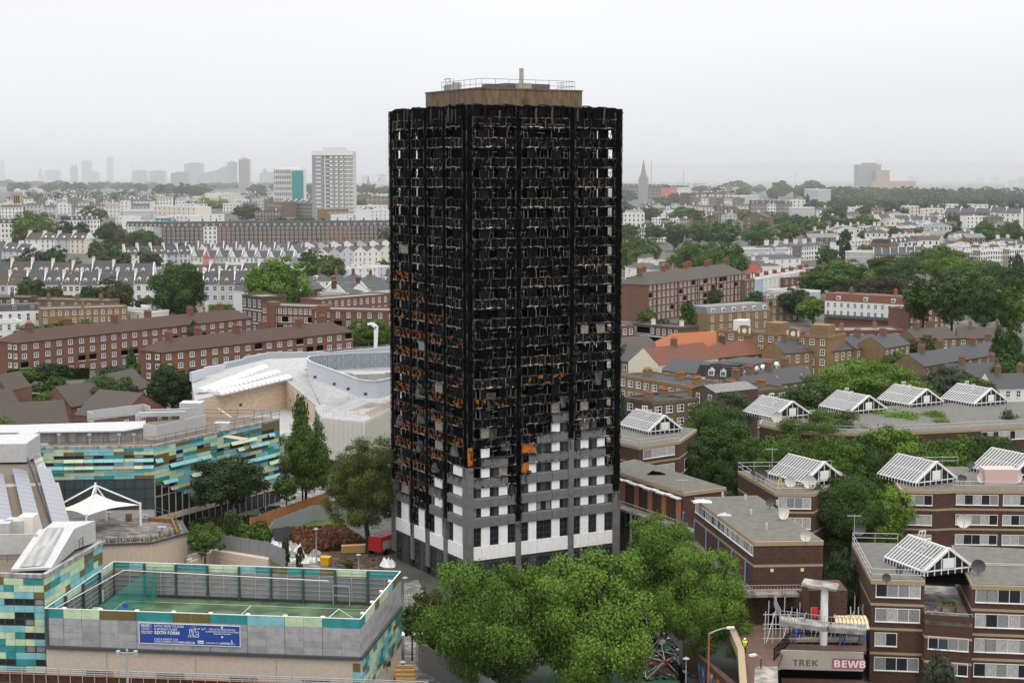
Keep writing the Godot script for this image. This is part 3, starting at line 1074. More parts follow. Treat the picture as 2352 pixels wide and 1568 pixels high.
func school() -> void:
	rng.seed = 41
	panel_mats()
	K.gravel = mt(0.27, 0.215, 0.17, 0.95, "gravel", 1.6)
	K.pale_wall = mt(0.47, 0.475, 0.48, 0.55, "subtle", 7.0)
	K.grey_wall = mt(0.40, 0.40, 0.40, 0.55, "streak", 8.0)
	K.beige = mt(0.58, 0.485, 0.40, 0.85, "subtle", 5.0)
	K.dark_slate = mt(0.06, 0.065, 0.07, 0.6)
	K.deck = mt(0.27, 0.25, 0.24, 0.85, "paving", 8.0)
	K.canvas = mt(0.80, 0.76, 0.71, 0.7)
	K.canvas.backlight_enabled = true
	K.canvas.backlight = Color(0.5, 0.48, 0.45)
	K.solar = mt(0.20, 0.21, 0.25, 0.2)
	K.wood = mt(0.30, 0.13, 0.04, 0.8, "streak", 0.7)
	var H := 14.4
	var s := thing("school_building", "school building clad in teal, pale green and olive panels under a gravel roof", "school", Transform3D(Basis(), Vector3.ZERO))
	# body in pieces so that each stays simple: north range, east wing, west wing
	var body := M.new(K.pale_wall)
	var P1 := G(76, 1027, H)
	var P2 := G(352.6, 1023, H)
	var P3 := G(640.8, 960.5, H)
	var W0 := G(157, 1228, H)
	var N0 := G(99.6, 1320, H)
	var N1 := G(232, 1244, H)
	var roofpts := poly([[-120, 995], [200, 977], [472, 953], [624, 955], [640.8, 960.5], [352.6, 1023], [76, 1027], [157, 1228], [232, 1244], [99.6, 1320], [-160, 1311]], H)
	body.prism(roofpts, 0, H - 0.35, false, false)
	put(s, "wall", body.mesh())
	var rf := M.new(K.gravel)
	rf.prism(roofpts, H - 0.6, H - 0.3, true, false)
	var roof := put(s, "roof", rf.mesh())
	var cop := M.new(K.grey_wall)
	var up := V(0, -0.12, 0)
	for e in [[P1, W0, 1.3], [N0, N1, 0.5], [N0, G(-160, 1311, H), 0.5], [P2, P3, 0.35], [P1, P2, 0.35]]:
		cop.bar(e[0] + up, e[1] + up, e[2], 0.42)
	put(roof, "coping", cop.mesh())
	var rl := M.new(K.metal_dark)
	rail_line(rl, [P1 + V(0, 0.1, -1), P2 + V(0, 0.1, -1), P3 + V(0, 0.1, -1)], 1.1, 2.4)
	rail_line(rl, [G(-60, 993, H), G(200, 978, H), G(470, 955, H), G(622, 957, H)], 1.1, 2.4)
	rail_line(rl, [P1 + V(-1.6, -0.2, 0), W0 + V(-1.6, -0.2, 0)], 0.9, 1.1)
	put(roof, "guard_rail", rl.mesh())
	# pale walkways laid over the gravel
	var path := M.new(K.stone)
	for e in [[[122, 1108], [150, 1222], [166, 1222], [134, 1108]], [[0, 1112], [122, 1108], [128, 1114], [0, 1119]], [[84, 1010], [94, 1023], [112, 1022], [104, 1007]], [[508, 1003], [556, 1011], [575, 1007], [525, 999]]]:
		var q := poly(e, H - 0.3)
		path.prism(q, H - 0.31, H - 0.26, true, false)
	put(roof, "roof_path", path.mesh())
	# long upstand with pale top and the plant screens
	var us := M.new(K.grey_wall)
	us.prism(poly([[-120, 1015], [45, 1013], [285, 1009], [330, 1001], [330, 990], [45, 999], [-120, 1000]], H), H - 0.3, H + 1.35)
	var ust := put(roof, "clerestory_wall", us.mesh())
	var tp := M.new(K.pale_wall)
	tp.prism(poly([[-120, 1017], [45, 1015], [285, 1011], [334, 1002], [334, 988], [45, 997], [-120, 998]], H), H + 1.36, H + 1.55)
	put(ust, "roof_edge", tp.mesh())
	for x in [66, 136, 206, 274, 308]:
		var p := G(x, 1014, H)
		bx(ust, "downpipe", K.metal, p + V(-0.1, -0.3, 0), p + V(0.12, 1.3, 0.2))
		bx(ust, "pipe_head", K.metal, p + V(-0.25, 0.95, 0), p + V(0.28, 1.3, 0.35))
	for e in [[[330, 1008], [362, 1012], 2.3], [[362, 1012], [472, 985], 2.3], [[201, 968], [330, 951], 1.7], [[330, 951], [345, 957], 1.7], [[201, 968], [215, 975], 1.7]]:
		var a := G(e[0][0], e[0][1], H)
		var b := G(e[1][0], e[1][1], H)
		var pl := M.new(K.pale_wall)
		pl.bar(a + V(0, e[2] / 2.0 + 0.1, 0), b + V(0, e[2] / 2.0 + 0.1, 0), 0.15, e[2])
		put(roof, "plant_screen", pl.mesh())
	bx(roof, "plant_cabin", K.pale_wall, G(408, 965, H) + V(0, 0, -5), G(462, 962, H) + V(0, 2.7, 0))
	var du := M.new(K.metal)
	var d0 := G(318, 985, H) + V(0, 2.4, 0)
	var d1 := G(428, 985, H) + V(0, 2.6, 0)
	du.bar(d0, d1, 0.9, 0.7)
	du.bar(d0, d0 + V(0, -2.2, 0), 0.8, 0.8)
	du.bar(d0 + V(1, 0, -4), d1 + V(0, 0, -4), 0.5, 0.5)
	put(roof, "air_duct", du.mesh())
	bx(roof, "roof_box", K.pale_wall, G(513, 987, H) + V(-1.4, 0, -1.4), G(513, 987, H) + V(1.0, 1.2, 0.6))
	bx(roof, "plant_box", K.pale_wall, G(40, 1026, H), G(81, 1025, H) + V(0, 2.0, -2.5))
	# coloured walls
	var f1 := frame(V(P1.x, 0, P1.z), P2 - P1)
	var w1 := xz(P1).distance_to(xz(P2))
	panel_wall(s, f1, w1, H - 0.35, 0.53, 9, 1.55, [[2, 1, 0.55], [3, 2, 0.85], [4, 1, 0.9], [5, 2, 0.8]], 7)
	var gl := M.new(K.glass_blue)
	gl.quad(V(0, 4.5, 0.02), V(0, 9.3, 0.02), V(w1, 9.3, 0.02), V(w1, 4.5, 0.02))
	put(s, "glass_wall", gl.mesh(), null, f1)
	var mu := M.new(K.frame_dark)
	for i in 13:
		mu.box(V(i * w1 / 12 - 0.05, 4.5, 0), V(i * w1 / 12 + 0.05, 9.3, 0.1))
	for y in [4.6, 6.2, 7.8, 9.25]:
		mu.box(V(0, y - 0.05, 0), V(w1, y + 0.05, 0.09))
	for i in 6:
		mu.box(V(2 + i * 2.6, 4.5, 0), V(2.1 + i * 2.6, 6.2, 0.05))
	put(s, "mullions", mu.mesh(), null, f1)
	var f2 := frame(V(P2.x, 0, P2.z), P3 - P2)
	var w2 := xz(P2).distance_to(xz(P3))
	panel_wall(s, f2, w2, H - 0.35, 0.6, 18, 1.7, [[2, 1, 0.4], [3, 2, 0.6], [4, 1, 0.7], [5, 2, 0.6], [8, 1, 0.4], [9, 2, 0.5], [10, 1, 0.6], [11, 2, 0.5], [14, 1, 0.7], [15, 2, 0.6], [16, 1, 0.7]], 9, 6.2, w2 * 0.45)
	bx2(s, "beige_base", K.beige, f2, V(0, 2.3, -0.05), V(w2, 3.2, 0.15))
	var g2 := M.new(K.glass)
	g2.quad(V(0, 3.2, 0.02), V(0, 10, 0.02), V(w2 * 0.6, 10, 0.02), V(w2 * 0.6, 3.2, 0.02))
	g2.quad(V(0, 0, 0.03), V(0, 2.3, 0.03), V(w2, 2.3, 0.03), V(w2, 0, 0.03))
	put(s, "glass_wall", g2.mesh(), null, f2)
	var mu2 := M.new(K.stone)
	for i in 11:
		var x := i * w2 * 0.05
		mu2.box(V(x - 0.1, 3.2, 0), V(x + 0.1, 9.4 - i * 0.5, 0.1))
	mu2.box(V(0, 6.3, 0), V(w2 * 0.3, 6.45, 0.09))
	for i in 20:
		mu2.box(V(i * w2 / 20 - 0.05, 0, 0.04), V(i * w2 / 20 + 0.05, 2.3, 0.09))
	put(s, "mullions", mu2.mesh(), null, f2)
	var f3 := frame(V(N0.x, 0, N0.z), N1 - N0)
	panel_wall(s, f3, xz(N0).distance_to(xz(N1)), H - 0.4, 0.72, 16, 1.25, [], 12)
	for q in [[9.2, 9.6], [10.5, 9.6]]:
		put(s, "window", window_mesh(1.2, 2.2, 1, 2, K.frame_dark, [K.glass_blue], 0.1, false), null, f3 * Transform3D(Basis(), V(q[0], q[1], 0.05)))
	var N2 := G(-60, 1317, H)
	var f4 := frame(V(N2.x, 0, N2.z), N0 - N2)
	panel_wall(s, f4, xz(N0).distance_to(xz(N2)), H - 0.4, 0.72, 16, 1.05, [[1, 1, 0.4], [3, 1, 0.55], [5, 1, 0.5], [6, 1, 0.4], [8, 1, 0.5], [10, 1, 0.5], [12, 1, 0.5], [14, 1, 0.5]], 15)
	# solar panels: three rows of tilted modules
	for q in [[[30, 1083], [62, 1225]], [[85, 1079], [125, 1221]], [[-25, 1090], [-2, 1230]]]:
		var a := G(q[0][0], q[0][1], H)
		var b := G(q[1][0], q[1][1], H)
		var d := (b - a) / 14.0
		var bas := frame(Vector3.ZERO, b - a).basis * Basis(Vector3.RIGHT, -0.25)
		for i in 14:
			var c := a + d * (i + 0.5) + V(0.9, 0.35, 0)
			var so := put(roof, "solar_panel", unit, K.solar, Transform3D(bas * Basis.from_scale(V(d.length() * 0.96, 0.05, 2.0)), c))
	# roof cabin and units on the west wing
	var cb := M.new(K.pale_wall)
	var c1 := G(-90, 1063, H)
	var c2 := G(61, 1061, H)
	cb.hexa([c1 + V(0, 0, -7), c2 + V(0, 0, -7), c2, c1, c1 + V(0, 3.0, -7), c2 + V(0, 3.0, -7), c2 + V(0, 2.7, 0), c1 + V(0, 2.7, 0)])
	put(roof, "roof_cabin", cb.mesh())
	# the sloping white hood over the stair and the screen beside it
	var ho := M.new(K.pale_wall)
	var e0 := G(25, 1312, H)
	var e1 := G(118, 1308, H)
	var e2 := G(172, 1262, H)
	var e3 := G(100, 1262, H)
	ho.hexa([e3, e2, e1, e0, e3 + V(-0.5, 2.3, 0), e2 + V(0, 2.4, 0), e1 + V(0, 0.25, 0), e0 + V(0, 0.25, 0)])
	ho.hexa([e3 + V(0, 0, -4), e2 + V(1.3, 0, -4), e2, e3, e3 + V(0, 2.3, -4), e2 + V(1.3, 2.4, -4), e2 + V(0, 2.4, 0), e3 + V(0, 2.3, 0)])
	var hood := put(roof, "stair_hood", ho.mesh())
	var hs := M.new(K.grey_wall)
	hs.quad(e3 + V(0.4, 2.42, -0.2), e2 + V(-1.2, 2.5, -0.2), e1 + V(-0.9, 0.4, -0.3), e0 + V(0.8, 0.4, -0.3))
	put(hood, "hood_sheet", hs.mesh())
	var sc := M.new(K.pale_wall)
	sc.bar(G(-80, 1274, H) + V(0, 1.1, 0), G(88, 1270, H) + V(0, 1.1, 0), 0.2, 2.2)
	put(roof, "plant_screen", sc.mesh())
	for q in [[42, 1238, 1.7, 2.6], [8, 1240, 2.2, 2.2], [-20, 1246, 2, 2.2]]:
		var p := G(q[0], q[1], H)
		bx(roof, "cooling_unit", K.pale_wall if q[2] > 1.8 else K.canvas, p, p + V(q[2], q[3], -2.2))
	rl = M.new(K.metal_dark)
	rail_line(rl, [G(182, 1262, H), G(207, 1243, H)], 1.1, 1.2)
	rail_line(rl, [G(-20, 1292, H), G(55, 1290, H)], 0.8, 1.4)
	put(roof, "guard_rail", rl.mesh())
	terrace(H)

func terrace(H: float) -> void:
	var D := 4.5
	var t := thing("raised_terrace", "raised school terrace paved in grey, with a curved beige wall and railings", "terrace")
	var rim := [[150, 1250], [232, 1250], [347, 1246], [429, 1223], [414, 1196], [352, 1187], [120, 1190]]
	var m := M.new(K.beige)
	m.prism(poly(rim, D), 0, D, false, false)
	put(t, "terrace_wall", m.mesh())
	m = M.new(K.deck)
	m.prism(poly(rim, D), D - 0.2, D + 0.02, true, false)
	put(t, "terrace_floor", m.mesh())
	m = M.new(K.dark_slate)
	var e := []
	for q in [[232, 1250], [347, 1246], [429, 1223], [414, 1196]]:
		e.append(G(q[0], q[1], D))
	for i in 3:
		m.bar(e[i], e[i + 1], 0.5, 0.25)
	put(t, "coping", m.mesh())
	m = M.new(K.metal_dark)
	rail_line(m, [e[0] + V(0, 0, -0.7), e[1] + V(-0.3, 0, -0.7), e[2] + V(-1.2, 0, 0), e[3] + V(-0.8, 0, 0), G(355, 1180, D)], 1.15, 1.9)
	put(t, "guard_rail", m.mesh())
	m = M.new(K.wood)
	m.bar(G(340, 1197, D) + V(0, 0.3, 0), G(395, 1200, D) + V(0, 0.3, 0), 0.3, 0.6)
	m.bar(G(395, 1200, D) + V(0, 0.3, 0), G(408, 1230, D) + V(0, 0.3, 0), 0.3, 0.6)
	put(t, "planter_edge", m.mesh())
	for q in [[272, 1295, 3.0], [330, 1293, 3.0], [373, 1288, 3.1], [413, 1276, 3.2]]:
		var p := G(q[0], q[1] - 40, 3.0)
		bx(t, "wall_lamp", K.frame_dark, p + V(-0.2, -0.2, 0.0), p + V(0.25, 0.2, 0.35))
	var gr := RandomNumberGenerator.new()
	gr.seed = 4
	var gm := M.new(vcm(0.9))
	for i in 420:
		var a: Array = [[350, 1197, 395, 1203], [398, 1202, 412, 1228], [240, 1247, 345, 1243], [345, 1243, 412, 1226]][gr.randi() % 4]
		var k := gr.randf()
		var p := G(lerpf(a[0], a[2], k) + gr.randf_range(-2, 2), lerpf(a[1], a[3], k) - gr.randf() * 4.0, D)
		var hgt := gr.randf_range(0.2, 0.85)
		var g := gr.randf_range(0.5, 1.0)
		gm.col = Color(0.28 * g, 0.22 * g, 0.09 * g) if gr.randf() < 0.6 else Color(0.09 * g, 0.13 * g, 0.03 * g)
		var l := V(gr.randf_range(-0.3, 0.3), hgt, gr.randf_range(-0.3, 0.3))
		gm.tri(p + V(-0.07, 0, 0), p + l, p + V(0.07, 0, 0.05))
	var grass := put(t, "dry_grass", gm.mesh())
	grass.set_meta("kind", "stuff")
	# canopy
	var peak := Q(242, 1126, 226)
	var near := G(199, 1234, D)
	var rt := G(322.9, 1207, D)
	var far := G(242.7, 1195, D)
	var lt := near + far - rt
	var cpy := thing("tent_canopy", "white tensile canopy with a pointed top on the school terrace", "canopy", Transform3D(Basis(), (near + rt + far + lt) / 4.0))
	var o: Vector3 = cpy.position
	var corners := [near - o, rt - o, far - o, lt - o]
	var ph := 3.1
	var apex := V(0, 5.3, 0)
	var cm := M.new(K.canvas)
	var nn := 8
	for i in 4:
		var a: Vector3 = corners[i] + V(0, ph, 0)
		var b: Vector3 = corners[(i + 1) % 4] + V(0, ph, 0)
		for j in nn:
			for k in nn:
				var p := []
				for q in [[0, 0], [1, 0], [1, 1], [0, 1]]:
					var u: float = (j + q[0]) / float(nn)
					var v: float = (k + q[1]) / float(nn)
					var edge := a.lerp(b, v)
					edge = edge.lerp(V(0, edge.y, 0), 0.16 * 4.0 * v * (1.0 - v))
					edge.y += 0.25 * 4.0 * v * (1.0 - v)
					var pt := edge.lerp(apex, u)
					pt.y = lerpf(edge.y, apex.y, pow(u, 1.75))
					p.append(pt)
				cm.quad(p[0], p[1], p[2], p[3])
	put(cpy, "canvas", cm.mesh())
	for i in 4:
		var q: Vector3 = corners[i]
		var pm := M.new(K.white)
		pm.tube(q, q + V(0, ph + 0.35, 0), 0.17, 10)
		put(cpy, "post", pm.mesh())
		var sm := M.new(K.white)
		sm.tube(q + V(0, ph + 0.2, 0), apex + V(0, 1.15, 0), 0.11, 8)
		put(cpy, "strut", sm.mesh())
	var mm := M.new(K.white)
	mm.tube(apex, apex + V(0, 1.5, 0), 0.16, 8)
	put(cpy, "peak_mast", mm.mesh())
	# things on the terrace
	var bp := G(295.5, 1196, D)
	var bin := M.new(K.wood)
	for i in 12:
		var a := TAU * i / 12
		bin.bar(V(cos(a) * 0.38, 0, sin(a) * 0.38), V(cos(a) * 0.38, 1.05, sin(a) * 0.38), 0.16, 0.16)
	var bt := thing("litter_bin", "round orange slatted litter bin under the white canopy", "bin", Transform3D(Basis(), bp))
	put(bt, "slats", bin.mesh())
	var ln := M.new(K.frame_dark)
	ln.tube(V(0, 0.05, 0), V(0, 0.95, 0), 0.33, 10)
	put(bt, "liner", ln.mesh())
	for q in [[250, 1187, "between the canopy's back posts"], [332, 1193, "by the planter corner"], [372, 1221, "by the dry grass bed"]]:
		var tb := thing("table", "small grey cafe table %s on the terrace" % q[2], "table", Transform3D(Basis(), G(q[0], q[1], D)))
		bx(tb, "table_top", K.metal, V(-0.6, 0.72, -0.4), V(0.6, 0.77, 0.4))
		bx(tb, "leg", K.metal, V(-0.1, 0, -0.1), V(0.1, 0.72, 0.1))
		bx(tb, "bench", K.metal, V(-0.6, 0.42, 0.6), V(0.6, 0.47, 0.9))

# ---------------------------------------------------------------- the roof sports court with its banner
func letters(parent: Node, n: String, text: String, size: float, at: Vector3, bold := false, serif := false, mat: Material = null, centred := false) -> void:
	var t := TextMesh.new()
	t.text = text
	var f := SystemFont.new()
	f.font_names = PackedStringArray(["Droid Serif" if serif else "Droid Sans"])
	if bold:
		f.font_weight = 800
	t.font = f
	t.font_size = 48
	t.pixel_size = size / 48.0
	t.depth = 0.02
	t.curve_step = 1.0
	t.horizontal_alignment = HORIZONTAL_ALIGNMENT_CENTER if centred else HORIZONTAL_ALIGNMENT_LEFT
	put(parent, n, t, mat if mat else K.ink_white, Transform3D(Basis(), at))

func court() -> void:
	rng.seed = 51
	K.ink_white = mt(0.8, 0.8, 0.8, 0.6)
	K.mesh_grey = mt(0.37, 0.37, 0.39, 0.6, "soft", 7.0)
	K.mesh_grey2 = mt(0.31, 0.32, 0.32, 0.6, "soft", 7.0)
	K.turf = mt(0.085, 0.15, 0.075, 0.95, "blotch", 14.0)
	K.green_post = mt(0.03, 0.07, 0.07, 0.5)
	K.net = K.net
	var HS := 11.2
	var HF := 7.15
	var FL := G(103, 1397, HS)
	var FR := G(827, 1422, HS)
	var BR := G(920, 1312.5, HS)
	var BL := G(261, 1290, HS)
	var c := thing("sports_court_building", "beige brick block with a fenced green sports court on its roof", "sports court")
	var base := [FL, FR, BR, BL]
	var p2 := []
	for p in base:
		p2.append(xz(p))
	var m := M.new(K.beige)
	m.prism(p2, 0, HF, false, false)
	put(c, "brick_wall", m.mesh())
	m = M.new(K.turf)
	m.prism(p2, HF - 0.2, HF + 0.05, true, false)
	var fl := put(c, "court_floor", m.mesh())
	m = M.new(K.dark_slate)
	var low := []
	for p in base:
		low.append(V(p.x, HF, p.z))
	m.bar(low[0], low[1], 0.5, 0.3)
	m.bar(low[1], low[2], 0.5, 0.3)
	put(c, "ledge", m.mesh())
	# court lines lie on the turf
	m = M.new(mt(0.55, 0.57, 0.5, 0.9))
	for e in [[0.06, 0.1, 0.94, 0.1], [0.06, 0.9, 0.94, 0.9], [0.06, 0.1, 0.06, 0.9], [0.94, 0.1, 0.94, 0.9], [0.5, 0.1, 0.5, 0.9], [0.06, 0.3, 0.2, 0.3], [0.2, 0.3, 0.2, 0.7], [0.2, 0.7, 0.06, 0.7]]:
		var a := court_at(low, e[0], e[1])
		var b := court_at(low, e[2], e[3])
		var d := (b - a).normalized().cross(Vector3.UP) * 0.05
		m.quad(a - d, b - d, b + d, a + d)
	put(fl, "line_marking", m.mesh())
	# front screen: a row of coloured panels over four rows of grey ones
	var cols := 17
	for side in 2:
		var a: Vector3 = [FL, FR][side]
		var b: Vector3 = [FR, BR][side]
		var fr := frame(V(a.x, 0, a.z), b - a)
		var w := xz(a).distance_to(xz(b))
		var n := cols if side == 0 else 9
		var pat := [0, 2, 2, 3, 3, 0, 0, 3, 3, 0, 0, 1, 1, 2, 2, 0, 0] if side == 0 else [0, 2, 2, 3, 2, 2, 1, 3, 3]
		if side == 0:
			pat = [0, 2, 2, 3, 3, 0, 0, 3, 3, 0, 0, 1, 1, 2, 2, 0, 0]
		for i in n:
			var x0 := w * i / n + 0.025
			var x1 := w * (i + 1) / n - 0.025
			bx2(c, "coloured_panel", K["panel%d" % pat[i]], fr, V(x0, HS - 0.95, -0.03), V(x1, HS, 0.03))
			for j in 4:
				var y0 := HF + 0.2 + j * 0.73
				bx2(c, "mesh_panel", K.mesh_grey if rng.randf() < 0.6 else K.mesh_grey2, fr, V(x0, y0, -0.03), V(x1, y0 + 0.7, 0.03))
		bx2(c, "top_rail", K.white, fr, V(0, HS + 0.01, -0.05), V(w, HS + 0.08, 0.05))
		for i in n / 2:
			var x := w * (i * 2 + 1) / n
			bx2(c, "post", K.green_post, fr, V(x - 0.06, HF, -0.3), V(x + 0.06, HS - 0.1, -0.1))
			bx2(c, "bracket", K.white, fr, V(x - 0.2, HS - 0.05, -0.45), V(x + 0.2, HS + 0.12, -0.12))
	# lower end wall of coloured panels
	var fe := frame(V(FR.x, 0, FR.z), BR - FR)
	var we := xz(FR).distance_to(xz(BR))
	for j in 6:
		for i in 11:
			var x0 := we * i / 11.0 + (0.9 if j % 2 else 0.0)
			bx2(c, "coloured_panel", K["panel%d" % (rng.randi() % 6)], fe, V(x0 + 0.01, HF - 0.45 - (j + 1) * 0.62, 0.0), V(minf(x0 + we / 11.0, we) - 0.01, HF - 0.47 - j * 0.62, 0.1))
	var ff := frame(V(FL.x, 0, FL.z), FR - FL)
	var wf := xz(FL).distance_to(xz(FR))
	for j in 7:
		bx2(c, "coloured_panel", K["panel%d" % [3, 1, 0, 2, 3, 2, 0][j]], ff, V(wf - 0.75, HF - 0.5 - (j + 1) * 0.9, 0.0), V(wf - 0.02, HF - 0.52 - j * 0.9, 0.1))
	for x in [4.3, 11.9, 19.6, 27.2]:
		var lv := M.new(K.dark_slate)
		for k in 4:
			lv.box(V(0, k * 0.32, 0), V(2.9, k * 0.32 + 0.24, 0.12))
		put(c, "louvre", lv.mesh(), null, ff * Transform3D(Basis(), V(x, 3.6, 0)))
	for x in [6.5, 16.0, 24.5]:
		bx2(c, "wall_joint", K.dark_slate, ff, V(x, 0, 0), V(x + 0.03, HF - 0.3, 0.012))
	for q in [4.0, 12.0]:
		bx2(c, "wall_lamp", K.frame_dark, fe, V(q, 2.6, 0), V(q + 0.5, 3.1, 0.4))
	# back and left screens are see-through mesh held by rails and green posts
	K.see_mesh = pane(0.20, 0.21, 0.22, 0.62)
	K.see_mesh.roughness = 0.7
	for side in 2:
		var a: Vector3 = [BL, FL][side]
		var b: Vector3 = [BR, BL][side]
		var fr := frame(V(a.x, 0, a.z), b - a)
		var w := xz(a).distance_to(xz(b))
		var n := 18 if side == 0 else 8
		for i in n:
			bx2(c, "see_through_mesh", K.see_mesh, fr, V(w * i / n + 0.03, HF + 0.3, -0.015), V(w * (i + 1) / n - 0.03, HS - 0.8, 0.015))
			bx2(c, "coloured_panel", K["panel%d" % [0, 1, 2, 2, 0, 0, 2, 2, 1, 0, 3, 0, 0, 3, 2, 2, 0, 0][i]], fr, V(w * i / n + 0.02, HS - 0.75, -0.03), V(w * (i + 1) / n - 0.02, HS, 0.03))
			if i % 2 == 0:
				bx2(c, "post", K.green_post, fr, V(w * i / n - 0.11, HF, 0.06), V(w * i / n + 0.11, HS, 0.36))
			else:
				bx2(c, "upright", K.metal, fr, V(w * i / n - 0.04, HF + 0.3, 0.03), V(w * i / n + 0.04, HS - 0.8, 0.1))
		var rm := M.new(K.metal)
		for k in 7:
			rm.box(V(0, HF + 0.35 + k * 0.55, 0.03), V(w, HF + 0.39 + k * 0.55, 0.08))
		put(c, "mesh_rail", rm.mesh(), null, fr)
		bx2(c, "kick_board", K.frame_dark, fr, V(0, HF, 0), V(w, HF + 0.4, 0.12))
		bx2(c, "top_rail", K.white, fr, V(0, HS + 0.01, -0.05), V(w, HS + 0.08, 0.05))
	var fb := frame(V(BL.x, 0, BL.z), BR - BL)
	var wb := xz(BL).distance_to(xz(BR))
	var door := M.new(K.metal)
	for q in [[0.0, 0.08], [1.9, 1.98]]:
		door.box(V(q[0], HF, 0.3), V(q[1], HF + 2.3, 0.4))
	door.box(V(0, HF + 2.22, 0.3), V(1.98, HF + 2.32, 0.4))
	door.box(V(0.15, HF + 1.1, 0.35), V(1.8, HF + 1.18, 0.42))
	put(c, "gate", door.mesh(), null, fb * Transform3D(Basis(), V(wb * 0.77, 0, 0)))
	# white cable run above the court and the hanging teal net
	m = M.new(K.white)
	m.tube(V(FL.x + 0.5, HS - 0.4, FL.z - 1), V(BL.x + 1.5, HS - 0.6, BL.z + 1.5), 0.04, 4)
	m.tube(V(BL.x + 1.5, HS - 0.6, BL.z + 1.5), V(BR.x - 8, HS - 0.7, BR.z + 1.4), 0.04, 4)
	put(c, "cable", m.mesh())
	var nt := M.new(pane(0.03, 0.30, 0.27, 0.45))
	nt.mat.roughness = 0.8
	var n0 := court_at(low, 0.04, 0.55)
	var n1 := court_at(low, 0.155, 0.98)
	nt.quad(n0, n1, n1 + V(0, 3.8, 0), n0 + V(0, 1.2, 0))
	var n2 := court_at(low, 0.165, 0.82)
	nt.quad(n1, n2, n2 + V(0, 0.6, 0), n1 + V(0, 3.8, 0))
	nt.quad(n2, n0, n0 + V(0, 0.5, 0), n2 + V(0, 0.4, 0))
	single("net", "teal practice net hung across the far corner of the sports court", "net", nt.mesh())
	# goals and odds on the court
	for q in [[0.16, 0.14, "by the front screen"], [0.86, 0.5, "at the court's far end"]]:
		var g := M.new(K.white)
		var p := court_at(low, q[0], q[1])
		g.tube(V(-1.5, 0, 0), V(-1.5, 1.1, 0), 0.06)
		g.tube(V(1.5, 0, 0), V(1.5, 1.1, 0), 0.06)
		g.tube(V(-1.5, 1.1, 0), V(0, 2.2, 0), 0.05)
		g.tube(V(0, 2.2, 0), V(1.5, 1.1, 0), 0.05)
		g.tube(V(-1.5, 0.06, 0.8), V(1.5, 0.06, 0.8), 0.05)
		single("goal_frame", "white tubular goal frame %s" % q[2], "goal", g.mesh(), null, Transform3D(Basis(Vector3.UP, 0.4), p))
	var bp := court_at(low, 0.045, 0.52)
	var b := thing("wheeled_bin", "small grey bin with a lime green lid beside the teal net", "bin", Transform3D(Basis(), bp))
	bx(b, "body", K.mesh_grey, V(-0.4, 0, -0.4), V(0.4, 1.1, 0.4))
	bx(b, "lid", mt(0.2, 0.5, 0.15), V(-0.44, 1.1, -0.44), V(0.44, 1.22, 0.44))
	var ch := thing("plastic_chair", "small blue plastic chair left by the teal net", "chair", Transform3D(Basis(), court_at(low, 0.11, 0.66)))
	K.blue = mt(0.03, 0.10, 0.40, 0.5)
	bx(ch, "seat", K.blue, V(-0.3, 0.42, -0.3), V(0.3, 0.48, 0.3))
	bx(ch, "backrest", K.blue, V(-0.3, 0.5, -0.34), V(0.3, 0.98, -0.28))
	for x in [-0.25, 0.25]:
		for z in [-0.25, 0.25]:
			bx(ch, "leg", K.metal, V(x - 0.03, 0, z - 0.03), V(x + 0.03, 0.42, z + 0.03))
	banner(ff, wf, HF)

func court_at(low: Array, u: float, v: float) -> Vector3:
	return (low[0] as Vector3).lerp(low[1], u).lerp((low[3] as Vector3).lerp(low[2], u), v) + V(0, 0.06, 0)

